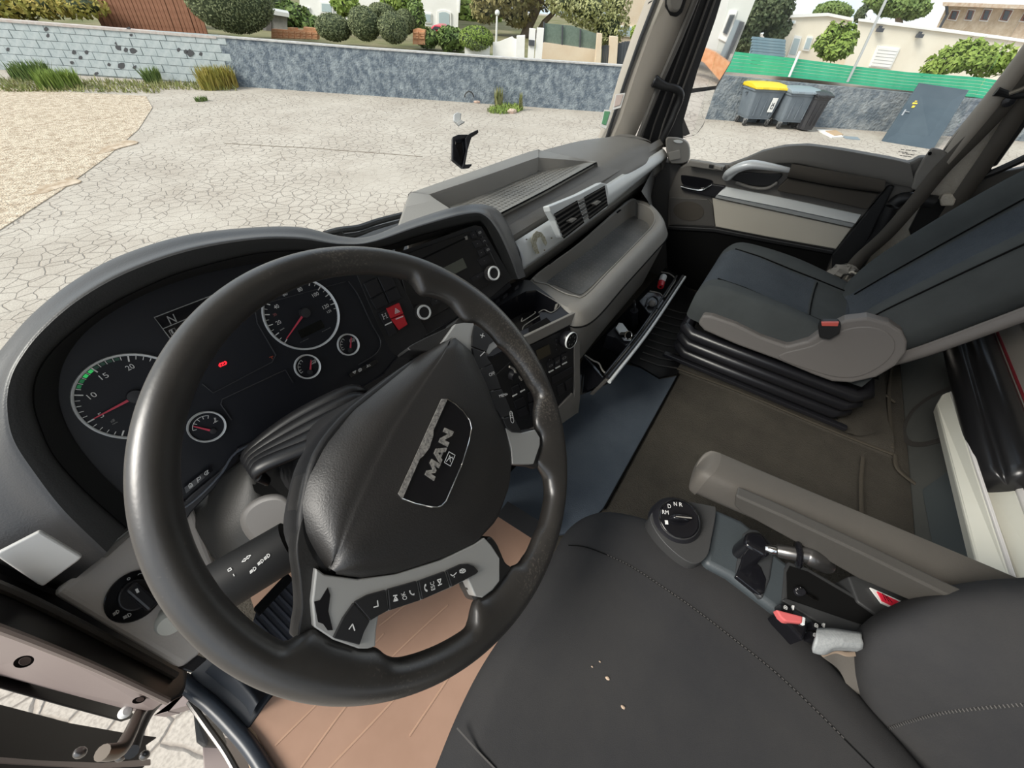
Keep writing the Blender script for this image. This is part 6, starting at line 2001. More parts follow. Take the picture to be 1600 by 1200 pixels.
# switch plate at the front of the sill
v, f = DP.plate([(1076, 250.5), (1107, 255), (1131, 261), (1128, 268), (1108, 265), (1075, 260)], 0.0, 0.035)
mk('switch_plate', v, f, m_grey, d1, smooth=0, bev=0.004)
v, f = DP.plate([(1108, 257), (1115, 258), (1114, 263), (1107, 262)], 0.03, 0.010)
mk('window_switch', v, f, m_blk, d1, smooth=0, bev=0.002)
v, f = DP.plate([(1117, 258.5), (1127, 261), (1126, 266), (1116, 264)], 0.03, 0.012)
mk('window_switch', v, f, m_greyl, d1, smooth=0, bev=0.002)
# rear edge of the door and its rubber
v, f = DP.plate([(1388, 290), (1398, 291), (1330, 432), (1298, 470), (1300, 398)], 0.0, 0.02)
mk('rear_edge', v, f, m_blk, d1, smooth=0, bev=0.006)
# side glass in the door
v, f = DP.plate([(1066, 262), (1110, 120), (1148, -40), (1250, -420), (1900, -420), (1625, -20), (1500, 190), (1440, 262)], -0.035, 0.004)
mk('window_2', v, f, m_glass, smooth=0, kind='structure')
m_etch = mat('etched_mark', (0.45, 0.42, 0.40), 0.8)
V = []
for k, (a, b) in enumerate(((1408, 1432), (1404, 1418), (1410, 1428), (1406, 1424))):
    g = strokes([[(0, 0), (0.2, 0.0)], [(0.3, 0), (0.62, 0)], [(0.7, 0), (1, 0)]], DP.pts([(a, 233.5 + k * 3.1), (b, 236 + k * 3.1), (b, 234 + k * 3.1), (a, 231.5 + k * 3.1)], -0.028), 0.0025, DP.n)
    V.append(g)
v, f = merge(*V)
mk('glass_marking', v, f, m_etch, d1, smooth=0, kind='stuff')

# ---- B pillar (trim_2) behind the door, felt panel, rear corner glass
BX = 1.235
BP = Pl((BX, 0, 0), (-1, 0, 0))
v, f = loft([BP.pts([(1900, -420), (1660, -20), (1600, 68), (1540, 148), (1490, 210), (1462, 248), (1440, 262)], 0.03), BP.pts([(1910, -420), (1668, -20), (1608, 68), (1548, 150), (1500, 212), (1472, 252), (1452, 275)], 0.06), BP.pts([(1935, -420), (1690, -20), (1622, 80), (1562, 162), (1518, 218), (1480, 262), (1446, 300)], 0.06), BP.pts([(1945, -420), (1700, -20), (1630, 84), (1570, 165), (1524, 222), (1486, 266), (1450, 305)], 0.0)], nu=9, nv=40)
bp2 = mk('trim_2', v, f, MAT['pillar_trim'], smooth=50, kind='structure', solid=0.004)
v, f = BP.plate([(1905, -420), (1663, -20), (1604, 66), (1545, 147), (1494, 209), (1464, 249), (1440, 262), (1452, 270), (1475, 250), (1504, 211), (1552, 149), (1611, 68), (1671, -20), (1915, -420)], 0.03, 0.012)
mk('door_rubber', v, f, m_blk, bp2, smooth=0)
v, f = BP.plate(ellipse((1453, 240), 3.5, 2.6, 12, -0.6), 0.085, 0.002)
mk('screw_hole', v, f, m_seam, bp2, smooth=0)
v, f = BP.plate([(1430, 272), (1442, 250), (1456, 231), (1470, 234), (1482, 240), (1452, 280), (1438, 300), (1424, 296)], 0.045, 0.02)
mk('pillar_foot', v, f, m_grey, bp2, smooth=0, bev=0.006, seg=3)
v, f = BP.plate([(1945, -420), (1705, -20), (1625, 90), (1560, 172), (1452, 292), (1340, 420), (1300, 470), (1330, 520), (1440, 520), (1480, 330), (1502, 304), (1534, 282), (1556, 240), (1620, 150), (1740, -20), (1990, -420)], -0.03, 0.03)
mk('felt_panel', v, f, m_felt, bp2, smooth=0)
v, f = BP.plate([(1442, 318), (1470, 312), (1480, 320), (1560, 330), (1600, 335), (1600, 420), (1440, 420), (1420, 360)], 0.0, 0.02)
mk('lower_trim', v, f, m_blk, bp2, smooth=0, bev=0.004)
v, f = tube(BP.pts([(1332, 430), (1352, 396), (1376, 362), (1386, 338), (1398, 318), (1415, 310), (1460, 316)], 0.05), 0.022, 12, smooth=30)
mk('door_seal', v, f, m_blk, bp2, smooth=70)
v, f = BP.plate([(1392, 288), (1446, 296), (1420, 330), (1388, 322)], 0.0, 0.02)
mk('latch_recess', v, f, m_seam, bp2, smooth=0)
v, f = BP.plate([(1440, 520), (1484, 322), (1548, 272), (1600, 262), (1760, 180), (1760, 520)], -0.03, 0.03)
mk('rear_side_panel', v, f, m_greyd, bp2, smooth=0, bev=0.006)
v, f = BP.plate([(1546, 266), (1560, 240), (1640, 130), (1740, -20), (1990, -420), (2300, -420), (1900, 180)], -0.01, 0.004)
mk('window_3', v, f, m_glass, smooth=0, kind='structure')
v, f = tube(BP.pts([(1700, 200), (1545, 272), (1556, 250), (1660, 105)], 0.0), 0.012, 8, smooth=20)
mk('window_rubber', v, f, m_blk, bp2)
v, f = BP.plate([(1468, 313), (1474, 304), (1488, 303), (1494, 312), (1490, 322), (1470, 322)], 0.02, 0.02)
mk('felt_clip', v, f, m_felt, bp2, smooth=0, bev=0.004)

# ---- seat belt
sb_ = thing('seat_belt', at(1330, 420, x=1.12), 'dark seat belt strap hanging from the pillar anchor beside the passenger seat', 'seat belt')
def strap(ctrs, w_px, name, n=30):
    """flat webbing along pixel/x triples"""
    pts = [at(p[0], p[1], x=p[2]) for p in ctrs]
    rows = []
    path = catmull(pts, n)
    for i, p in enumerate(path):
        d = unit(path[min(i + 1, n - 1)] - path[max(0, i - 1)])
        s = unit(np.cross(d, (1, 0.25, 0.1)))
        w = w_px / 2
        rows.append([p - s * w, p, p + s * w])
    v, f = loft(rows, smooth_v=False)
    return mk(name, v, f, m_belt, sb_, smooth=60, solid=0.0016)
strap([(1640, 62, 1.19), (1588, 140, 1.19), (1530, 206, 1.18), (1470, 266, 1.17), (1430, 315, 1.155), (1385, 366, 1.13), (1345, 402, 1.11), (1328, 424, 1.10)], 0.05, 'diagonal_strap')
strap([(1652, 80, 1.205), (1600, 160, 1.205), (1555, 230, 1.205), (1508, 298, 1.205), (1480, 340, 1.205)], 0.05, 'return_strap')
v, f = tube([at(1556, 143, x=1.16), at(1566, 145, x=1.16), at(1585, 150, x=1.16), at(1604, 148, x=1.16)], [0.012, 0.009, 0.008, 0.008], 10, smooth=16)
mk('anchor_loop', v, f, m_blk, sb_)
v, f = tube([at(1576, 147, x=1.15), at(1592, 141, x=1.15), at(1610, 133, x=1.15)], 0.006, 8)
mk('anchor_bar', v, f, m_chrome, sb_)
v, f = lathe([(0, 0), (0.014, 0), (0.014, 0.012), (0, 0.014)], at(1575, 158, x=1.17), (-1, 0, 0), 16)
mk('anchor_bolt', v, f, m_satin, sb_)
# crumpled rag by the seat foot
rg = thing('rag', at(1320, 432, x=1.04), 'crumpled pale grey rag wedged between passenger seat and door', 'rag')
v, f = blob(at(1318, 430, x=1.06), (0.035, 0.05, 0.038), 12, 18, 0.45, 4)
mk('cloth', v, f, mat('rag_cloth', (0.30, 0.28, 0.25), 0.95), rg, smooth=30)
for k in range(3):
    v, f = tube([at(1312 + 10 * k, 436, x=1.03), at(1322 + 8 * k, 428 - 3 * k, x=1.02), at(1340 + 4 * k, 432, x=1.02)], 0.004, 6, smooth=14)
    mk('cord', v, f, m_felt if k % 2 else MAT['worn_leather'], rg)
# ================================================================ PASSENGER SEAT
ps = thing('passenger_seat', (0.67, -0.40, 0.05), 'dark velour passenger seat with grey side trim and red belt buckle', 'seat')
SX, SW = 0.672, 0.47          # centre and width
def seat_row(y, z, w, bol, dip, edge, n=0):
    """section across the cushion: x offsets and heights"""
    h = w / 2
    return [(SX - h * 0.96, y, z - edge), (SX - h, y, z - edge * 0.45), (SX - h * 0.93, y, z + bol * 0.6), (SX - h * 0.78, y, z + bol), (SX - h * 0.62, y, z + bol * 0.55),
            (SX - h * 0.56, y, z - 0.002), (SX - h * 0.28, y, z - dip * 0.8), (SX, y, z - dip), (SX + h * 0.28, y, z - dip * 0.8), (SX + h * 0.56, y, z - 0.002),
            (SX + h * 0.62, y, z + bol * 0.55), (SX + h * 0.78, y, z + bol), (SX + h * 0.93, y, z + bol * 0.6), (SX + h, y, z - edge * 0.45), (SX + h * 0.96, y, z - edge)]
rows = [seat_row(-0.14, 0.285, 0.36, 0.0, 0.0, 0.03), seat_row(-0.118, 0.33, 0.395, 0.0, 0.002, 0.06), seat_row(-0.128, 0.37, 0.42, 0.002, 0.004, 0.11), seat_row(-0.165, 0.395, 0.46, 0.006, 0.006, 0.13),
        seat_row(-0.25, 0.392, 0.475, 0.016, 0.012, 0.13), seat_row(-0.36, 0.378, 0.48, 0.026, 0.014, 0.13), seat_row(-0.46, 0.365, 0.47, 0.026, 0.012, 0.12), seat_row(-0.56, 0.355, 0.46, 0.016, 0.008, 0.11), seat_row(-0.68, 0.345, 0.44, 0.004, 0.0, 0.10)]
v, f = loft(rows, nu=44, nv=60)
me_o = mk('cushion', v, f, [m_fabg, m_fabb], ps, smooth=70)
for p in me_o.data.polygons:
    c = p.center
    if abs(c[0] + ORI[me_o.name][0] - SX) < SW * 0.5 * 0.6: p.material_index = 1
    if c[1] + ORI[me_o.name][1] < -0.46 and abs(c[0] + ORI[me_o.name][0] - SX) < SW * 0.5 * 0.6: p.material_index = 0 if c[1] + ORI[me_o.name][1] > -0.56 else 1
def surf_z(x, y):
    """height of the cushion (nearest row interpolation)"""
    R = A(rows)
    ys = R[3:, 0, 1][::-1]
    best = []
    for r in R[3:][::-1]:
        rr_ = r[1:-1]
        best.append(np.interp(x, rr_[:, 0], rr_[:, 2]))
    return float(np.interp(y, ys, best))
for s in (-1, 1):
    pts = [(SX + s * SW * 0.5 * 0.60, y, surf_z(SX + s * SW * 0.5 * 0.60, y) + 0.002) for y in np.linspace(-0.16, -0.58, 16)]
    v, f = tube(pts, 0.0022, 6)
    mk('seam', v, f, m_seam, ps)
pts = [(x, -0.462, surf_z(x, -0.462) + 0.002) for x in np.linspace(SX - 0.135, SX + 0.135, 12)]
v, f = tube(pts, 0.002, 6)
mk('seam', v, f, m_seam, ps)

# backrest, leaning back
def back_row(t, w, bol, th):
    """t: distance up the backrest; the section runs across the front face"""
    lean = math.radians(27)
    y0, z0 = -0.565, 0.345
    c = A((SX, y0 - t * math.sin(lean), z0 + t * math.cos(lean)))
    fn = A((0, math.cos(lean), math.sin(lean)))
    h = w / 2
    pr = [(-0.90, -th), (-1.0, -th * 0.55), (-1.0, -0.02), (-0.93, bol * 0.75), (-0.80, bol), (-0.66, bol * 0.6), (-0.55, 0.0), (-0.3, -0.010), (0, -0.013), (0.3, -0.010), (0.55, 0.0), (0.66, bol * 0.6), (0.80, bol), (0.93, bol * 0.75), (1.0, -0.02), (1.0, -th * 0.55), (0.90, -th)]
    return [c + A((a * h, 0, 0)) + fn * b for a, b in pr]
brs = [back_row(-0.02, 0.36, 0.01, 0.05), back_row(0.03, 0.40, 0.035, 0.09), back_row(0.12, 0.43, 0.055, 0.10), back_row(0.25, 0.45, 0.06, 0.10), back_row(0.40, 0.46, 0.058, 0.10), back_row(0.52, 0.45, 0.045, 0.10), back_row(0.60, 0.39, 0.02, 0.09), back_row(0.66, 0.30, 0.01, 0.09), back_row(0.78, 0.27, 0.012, 0.09), back_row(0.84, 0.22, 0.0, 0.05)]
v, f = loft(brs, nu=50, nv=64)
bo = mk('backrest', v, f, [m_fabg, m_fabb], ps, smooth=70)
for p in bo.data.polygons:
    if abs(p.center[0] + ORI[bo.name][0] - SX) < 0.12: p.material_index = 1
for s in (-1, 1):
    pts = [A(r[6 if s < 0 else 10]) * 0.9 + A(r[5 if s < 0 else 11]) * 0.1 + (0, 0.002, 0.002) for r in brs[1:7]]
    v, f = tube(catmull(pts, 30), 0.0022, 6)
    mk('seam', v, f, m_seam, ps)
    pts = [A(r[3 if s < 0 else 13]) + (s * 0.002, 0.001, 0.001) for r in brs[1:7]]
    v, f = tube(catmull(pts, 30), 0.0022, 6)
    mk('seam', v, f, m_seam, ps)
# grey hard back shell
shl = [[A(r[1]) * 0.4 + A(r[0]) * 0.6 + A((-0.006, -0.01, 0.0)), A(r[0]) + A((-0.006, -0.028, -0.012)), A(r[8]) + A((0, -0.16, -0.075)), A(r[-1]) + A((0.006, -0.028, -0.012)), A(r[-2]) + A((0.006, -0.01, 0.0))] for r in brs[:7]]
v, f = loft(shl, nu=24, nv=30, flip=True)
mk('back_shell', v, f, MAT['trim_grey'] if 'trim_grey' in MAT else mat('trim_grey', (0.165, 0.153, 0.145), 0.5, spec=0.35, bump=(420, 0.2, 0.001)), ps, smooth=60, solid=0.004)

# side trim of the seat (inner side), read on a plane beside the cushion
SP_ = Pl((SX - SW / 2 - 0.022, -0.35, 0.3), (-1, 0, 0.10))
trim = [(1097, 493), (1112, 494), (1150, 507), (1190, 527), (1230, 541), (1262, 533), (1290, 515), (1320, 500), (1355, 496), (1390, 505), (1410, 518), (1418, 535), (1416, 552), (1400, 572), (1370, 590), (1330, 599), (1300, 597), (1270, 586), (1215, 563), (1150, 539), (1100, 517), (1090, 506)]
v, f = prism(SP_.pts(trim, 0.008), -SP_.n * 0.045)
mk('side_trim', v, f, MAT['trim_grey'], ps, smooth=0, bev=0.008, seg=3)
ov = [(1270, 540), (1300, 522), (1340, 511), (1375, 514), (1395, 528), (1398, 548), (1380, 570), (1345, 588), (1310, 590), (1270, 580), (1220, 562), (1225, 552)]
v, f = prism(SP_.pts(catmull(ov, 50, True), 0.011), -SP_.n * 0.006)
mk('trim_dish', v, f, MAT['trim_grey'], ps, smooth=0, bev=0.003, seg=2)
# buckle
v, f = prism(SP_.pts([(1278, 512), (1283, 503), (1310, 504), (1314, 510), (1312, 522), (1296, 531), (1280, 528)], 0.03), -SP_.n * 0.03)
bk = mk('belt_buckle', v, f, m_blk, ps, smooth=0, bev=0.004)
v, f = prism(SP_.pts([(1283, 504), (1311, 504), (1309, 510), (1284, 509.5)], 0.034), -SP_.n * 0.01)
mk('release_button', v, f, mat('buckle_red', (0.55, 0.10, 0.08), 0.45), bk, smooth=0, bev=0.001)
# base: black box with ribs and rails
v, f = loft([[(SX - 0.165, -0.16, z), (SX + 0.165, -0.16, z), (SX + 0.17, -0.70, z), (SX - 0.17, -0.70, z)] for z in (0.075, 0.27)], cv=True, smooth_v=False, caps=True, flip=True)
mk('base_box', v, f, m_seam, ps, smooth=0, bev=0.01)
for z, o in ((0.10, 0.016), (0.15, 0.026), (0.20, 0.034)):
    x0, x1, y0, y1 = SX - 0.17 - o, SX + 0.17 + o, -0.145 + o * 0.3, -0.71 - o * 0.2
    pth_ = [(x0 + 0.03, y0, z), (x0, y0 - 0.03, z), (x0, y1 + 0.03, z), (x0 + 0.03, y1, z), (x1 - 0.03, y1, z), (x1, y1 + 0.03, z), (x1, y0 - 0.03, z), (x1 - 0.03, y0, z)]
    v, f = tube(pth_ + [pth_[0]], 0.022, 10, flat=1.0)
    mk('bellows_rib', v, f, m_satin, ps, smooth=60)
v, f = bx(SX - 0.21, SX - 0.19, -0.74, -0.10, 0.062, 0.078)
mk('floor_rail', v, f, m_satin, ps, smooth=0, bev=0.003)

# ================================================================ DRIVER SEAT
dsx = thing('driver_seat', (-0.64, -0.42, 0.0), 'black covered driver seat in the foreground with worn stitched cushion', 'seat')
EZ = 0.40
Epx = [(610, 1400), (650, 1300), (688, 1200), (722, 1115), (760, 1040), (815, 955), (862, 878), (893, 826), (935, 803), (985, 806), (1045, 827), (1110, 866), (1180, 918), (1250, 985), (1310, 1050), (1362, 1110), (1440, 1200), (1540, 1330)]
Spx = [(760, 1460), (770, 1350), (772, 1260), (776, 1180), (800, 1090), (845, 1000), (885, 930), (915, 880), (945, 862), (985, 878), (1030, 905), (1085, 945), (1145, 992), (1210, 1045), (1268, 1102), (1322, 1158), (1400, 1240), (1500, 1370)]
n_ = len(Epx)
Er = [at(*p, z=EZ - 0.008) for p in Epx]
Sr = [at(*p, z=EZ + 0.012) for p in Spx]
cen = at(1130, 1415, z=EZ + 0.012)
low1 = [p + A((0, 0, -0.03)) + unit((p - cen) * A((1, 1, 0))) * 0.006 for p in Er]
low2 = [p + A((0, 0, -0.12)) - unit((p - cen) * A((1, 1, 0))) * 0.010 for p in Er]
rows2 = [low2, low1, Er, [a * 0.55 + b * 0.45 + A((0, 0, 0.007)) for a, b in zip(Er, Sr)], Sr, [a * 0.6 + cen * 0.4 for a in Sr], [a * 0.25 + cen * 0.75 for a in Sr], [cen + (a - cen) * 0.0004 for a in Sr]]
v, f = loft(rows2, nu=36, nv=90, flip=True)
mk('cushion', v, f, m_fab, dsx, smooth=80)
def on_seat(px, py): return at(px, py, z=EZ + 0.012)
v, f = tube([on_seat(*p) + A((0, 0, 0.0005)) for p in [(888, 852), (915, 855), (950, 868), (985, 885), (1030, 914), (1085, 952), (1145, 998), (1210, 1050), (1268, 1104), (1322, 1158), (1370, 1206)]], 0.0009, 6, smooth=70)
mk('stitch_line', v, f, m_seam, dsx)
m_thread = mat('stitch_thread', (0.085, 0.08, 0.076), 0.8)
def stitches(px, name, parent, pf, n, ln=0.0032, r=0.0006, off=0.0012):
    p = resample(catmull([pf(*q) for q in px], 60), n)
    V, F, k = [], [], 0
    for i in range(n - 1):
        d = unit(p[i + 1] - p[i])
        vv, ff = box(p[i] + A((0, 0, off)), (ln, r * 2, r * 2), [d, unit(np.cross((0, 0, 1), d)), unit(np.cross(d, np.cross((0, 0, 1), d)))])
        V.append(vv)
        F += [tuple(j + k for j in q) for q in ff]
        k += 8
    return mk(name, np.vstack(V), F, m_thread, parent, smooth=0, kind='stuff')
stitches([(950, 868), (985, 885), (1030, 914), (1085, 952), (1145, 998), (1210, 1050), (1268, 1104), (1322, 1158)], 'stitching', dsx, on_seat, 70)
stitches([(716, 1140), (745, 1172), (776, 1204)], 'stitching', dsx, on_seat, 16, 0.004, 0.0009)
v, f = loft([[(-0.83, -0.22, z), (-0.48, -0.22, z), (-0.48, -0.72, z), (-0.83, -0.72, z)] for z in (-0.1, 0.3)], cv=True, smooth_v=False, caps=True, flip=True)
mk('seat_base', v, f, m_seam, dsx, smooth=0, bev=0.02)
# debris bits on the cover
for k, (px, py) in enumerate(((949, 1060), (973, 1105), (925, 1042), (937, 1034))):
    v, f = blob(on_seat(px, py) + A((0, 0, 0.001)), (0.002, 0.003, 0.001) if k < 2 else (0.001, 0.0015, 0.0008), 6, 8, 0.3, k)
    mk('crumb', v, f, mat('crumb', (0.5, 0.38, 0.28), 0.9) if k == 0 else MAT['crumb'], smooth=40, label=['larger tan crumb on the driver seat cover', 'lowest tan crumb on the driver seat cover', 'tiny crumb left on the driver seat cover', 'tiny dark-edged crumb uppermost on the driver seat'][k], cat='crumb', group='crumbs on the driver seat')
# backrest bolster at the lower right
ring = [(1400, 1290), (1372, 1220), (1352, 1150), (1334, 1090), (1326, 1045), (1332, 1003), (1355, 970), (1400, 944), (1460, 921), (1530, 908), (1610, 902), (1760, 890)]
mid = [(1480, 1330), (1450, 1250), (1425, 1170), (1408, 1110), (1400, 1065), (1406, 1030), (1425, 1005), (1462, 985), (1515, 968), (1580, 955), (1650, 945), (1800, 930)]
inn = [(1600, 1400), (1570, 1300), (1540, 1220), (1520, 1160), (1512, 1120), (1518, 1090), (1535, 1068), (1565, 1050), (1612, 1035), (1670, 1025), (1740, 1015), (1860, 1000)]
inn2 = [(1760, 1480), (1730, 1380), (1700, 1300), (1680, 1240), (1672, 1200), (1676, 1170), (1690, 1150), (1715, 1135), (1755, 1120), (1800, 1110), (1860, 1100), (1950, 1090)]
def dd(ps, d0, d1): return [at(p[0], p[1], d=d0 + (d1 - d0) * k / (len(ps) - 1)) for k, p in enumerate(ps)]
back_r = dd(ring, 0.585, 0.50)
brow = [[p + unit(ray(1400, 1000)) * 0.09 + A((0.02, -0.02, -0.02)) for p in dd([tuple(A(a) * 0.94 + A(b) * 0.06) for a, b in zip(ring, mid)], 0.585, 0.50)], [p + unit(ray(1400, 1000)) * 0.035 for p in back_r], back_r, dd([tuple(A(a) * 0.7 + A(b) * 0.3) for a, b in zip(ring, mid)], 0.545, 0.462), dd(mid, 0.515, 0.435), dd(inn, 0.475, 0.405), dd(inn2, 0.44, 0.385)]
v, f = loft(brow, nu=30, nv=70, flip=True)
mk('backrest', v, f, m_fab, dsx, smooth=80)
def on_back(px, py):
    t = (px - 1360) / 240
    return at(px, py, d=0.520 - 0.075 * t)

seam_px = [(1362, 1152), (1385, 1140), (1420, 1128), (1470, 1115), (1530, 1107), (1610, 1100)]
m_line = mat('seam_thread', (0.02, 0.02, 0.02), 0.9)
back_pts = [brow[3][k] for k in range(0)]
import bisect
def ray_hit(o, px, py):
    """point of a mesh object seen at a photograph position"""
    bpy.context.view_layer.update()
    d = unit(ray(px, py))
    ok, p, n, i = o.ray_cast(Vector(CAM - ORI[o.name]), Vector(d))
    return A(p) + ORI[o.name] if ok else None
bk_o = [o for o in dsx.children if o.name.startswith('backrest')][0]
cu_o = [o for o in dsx.children if o.name.startswith('cushion')][0]
hp_ = [ray_hit(bk_o, *p) for p in seam_px]
hp_ = [p - unit(p - CAM) * 0.0008 for p in hp_ if p is not None]
if len(hp_) > 2:
    v, f = tube(catmull(hp_, 40), 0.0014, 6)
    mk('stitch_line', v, f, m_line, dsx)
    st_p = resample(catmull(hp_, 60), 60)
    V, F, k = [], [], 0
    for i in range(59):
        d = unit(st_p[i + 1] - st_p[i])
        vv, ff = box(st_p[i] - unit(st_p[i] - CAM) * 0.0012, (0.0011, 0.003, 0.0011), [d, unit(np.cross(unit(st_p[i] - CAM), d)), unit(st_p[i] - CAM)])
        V.append(vv)
        F += [tuple(j + k for j in q) for q in ff]
        k += 8
    mk('stitching', np.vstack(V), F, m_thread, dsx, smooth=0, kind='stuff')
# ================================================================ FLOOR COVERINGS
def flat(px, z, t, name, m, parent=None, bev=0.0, **k):
    v, f = prism(ats(px, z=z), (0, 0, -t))
    return mk(name, v, f, m, parent, smooth=0, bev=bev, **k)
flat([(960, 575), (975, 568), (1000, 574), (1030, 592), (1058, 587), (943, 794), (905, 830), (830, 842), (760, 800), (800, 720), (860, 650)], 0.006, 0.012, 'floor_mat', m_mat, bev=0.003, label='blue-grey rubber mat lying across the cab floor by the console', cat='mat')
v, f = tube(ats([(1060, 584), (944, 795)], z=0.002), 0.004, 6)
mk('mat_joint', v, f, m_seam, label='thin dark joint between blue-grey mat and carpet', cat='seam')
# raised carpet by the passenger seat and the ribbed footwell
pt = thing('carpet_platform', (0.75, -0.5, 0.0), 'brown-black moulded carpet step under the passenger seat', 'carpet')
e_lo = ats([(1058, 577), (1150, 611), (1260, 657), (1340, 690), (1397, 712)], z=0.0)
e_hi = ats([(1074, 551), (1160, 582), (1265, 630), (1330, 664), (1385, 640)], z=0.05)
v, f = loft([[p + A((-0.02, 0, -0.01)) for p in e_lo], e_lo, [a * 0.6 + b * 0.4 + A((0, 0, 0.012)) for a, b in zip(e_lo, e_hi)], e_hi, [p + A((0.6, 0, 0)) for p in e_hi]], nu=14, nv=30)
mk('step_edge', v, f, m_carpet, pt, smooth=50)
for px in ([(1058, 577), (1150, 611), (1260, 657), (1340, 690), (1397, 712)], [(1270, 650), (1320, 668), (1322, 655)], [(1395, 560), (1388, 620), (1393, 700)], [(1347, 716), (1344, 760), (1346, 850)], [(1397, 712), (1402, 735), (1440, 766)], [(1330, 600), (1375, 615), (1398, 630)]):
    v, f = tube([p + A((0, 0, 0.004)) for p in ats(px, z=0.012 if px[0][0] > 1200 else 0.004)], 0.006, 8, smooth=20, flat=0.7)
    mk('moulded_ridge', v, f, mat('ridge_carpet', (0.085, 0.075, 0.06), 0.97, spec=0.1, bump=(260, 0.6, 0.004)) if 'ridge_carpet' not in MAT else MAT['ridge_carpet'], pt)
fw_ = thing('footwell_mat', at(1020, 530, z=-0.01), 'black ribbed rubber mat in the passenger footwell', 'mat')
flat([(985, 566), (1010, 500), (1060, 440), (1110, 470), (1076, 548), (1058, 584), (1030, 590), (1000, 572)], 0.002, 0.01, 'base', m_blk, fw_)
for k in range(9):
    t = k / 9
    a, b = A((1000, 560)) * (1 - t) + A((1040, 470)) * t, A((1058, 575)) * (1 - t) + A((1095, 480)) * t
    v, f = tube(ats([tuple(a), tuple((a + b) / 2 + (0, 3)), tuple(b)], z=0.004), 0.004, 6, flat=0.6)
    mk('rib', v, f, m_greyd, fw_)
# cardboard sheet
cb = thing('cardboard_sheet', at(650, 1000, z=0.0), 'large worn sheet of brown cardboard on the driver footwell floor', 'cardboard')
cpx = [(381, 1143), (392, 1130), (425, 1089), (520, 1000), (600, 930), (700, 858), (776, 806), (805, 824), (832, 842), (790, 980), (735, 1120), (705, 1260), (560, 1400), (440, 1300), (404, 1196), (396, 1170)]
flat(cpx, 0.012, 0.006, 'sheet', m_card, cb)
v, f = tube([p + A((0, 0, 0.0)) for p in ats([(383, 1144), (392, 1160), (400, 1185), (412, 1215)], z=0.012)], [0.010, 0.012, 0.013, 0.012], 8, smooth=14, flat=0.5)
mk('torn_edge', v, f, mat('torn_card', (0.55, 0.40, 0.26), 0.95, var=(60, (0.35, 0.24, 0.16))), cb, smooth=40)
for px in ([(470, 1200), (560, 1080), (640, 1000), (700, 945)], [(500, 1215), (600, 1110), (690, 1010)], [(430, 1165), (520, 1075), (600, 990)], [(640, 1150), (700, 1060), (735, 1000)], [(592, 978), (660, 925), (700, 900)]):
    v, f = tube(ats(px, z=0.0125), 0.0022, 5, smooth=24, flat=0.5)
    mk('crease', v, f, mat('card_crease', (0.40, 0.25, 0.17), 0.9) if 'card_crease' not in MAT else MAT['card_crease'], cb)
flat([(386, 917), (449, 883), (462, 898), (470, 915), (400, 960)], 0.006, 0.006, 'torn_card_piece', mat('card_brown', (0.22, 0.14, 0.10), 0.9), label='darker brown card scrap under the pedals left of the column', cat='cardboard')
# pedals
pe = thing('accelerator_pedal', at(435, 960, z=0.05), 'black ribbed floor pedal seen through the lower left wheel opening', 'pedal')
PP = Pl(at(440, 950, z=0.07), (0.15, -0.45, 0.88))
v, f = PP.plate([(392, 985), (400, 955), (450, 896), (480, 930), (490, 1000), (440, 1040)], -0.01, 0.012)
m_pedal = mat('pedal_rubber', (0.028, 0.031, 0.042), 0.6)
mk('pad', v, f, m_pedal, pe, smooth=0)
for k in range(6):
    a = A((398, 968)) + A((10.5, -14.5)) * k * 0.75
    v, f = tube(PP.pts([tuple(a), tuple(a + (40, 42)), tuple(a + (70, 72))], 0.003), 0.004, 6)
    mk('rib', v, f, m_pedal, pe)
v, f = PP.plate([(396, 950), (449, 894), (458, 905), (405, 962)], 0.0, 0.03)
mk('hinge_cover', v, f, m_seam, pe, smooth=0, bev=0.003)
# tunnel side below the console and lower dash
v, f = prism(ats([(776, 806), (832, 842)], z=0.005) + ats([(832, 842), (776, 806)], z=0.10), (0.05, 0, 0))
tn = mk('tunnel_side', v, f, m_blk, smooth=0, label='black side wall of the floor tunnel beside the cardboard', cat='panel')
v, f = loft([[(-0.42, 0.30, z), (-0.08, 0.30, z), (-0.06, 0.10, z), (-0.40, 0.12, z)] for z in (0.0, 0.18)], cv=True, smooth_v=False, caps=True, flip=True)
mk('lower_console_box', v, f, m_seam, smooth=0, bev=0.01, label='black box under the centre console ahead of the blue-grey mat', cat='panel')

# ================================================================ CENTRE CONSOLE (under the radio)
cc = thing('center_console', (-0.15, 0.2, 0.2), 'grey centre console with open black cup tray and climate controls', 'console')
KT = Pl(at(850, 480, z=0.475), (0.0, -0.18, 0.98))
top_px = [(700, 505), (762, 468), (790, 446), (815, 437), (828, 438), (846, 452), (872, 472), (898, 484), (903, 489), (860, 508), (818, 531), (770, 556), (720, 560)]
ti0 = [(758, 494), (775, 481), (800, 466), (822, 455), (838, 453), (850, 460), (872, 473), (873, 480), (862, 487), (842, 487), (845, 500), (824, 512), (800, 522), (780, 520)]
v, f = holed(KT.pts(top_px, -0.004), KT.pts(ti0, -0.004), -KT.n * 0.008)
mk('tray_surround', v, f, m_satin, cc, smooth=0)
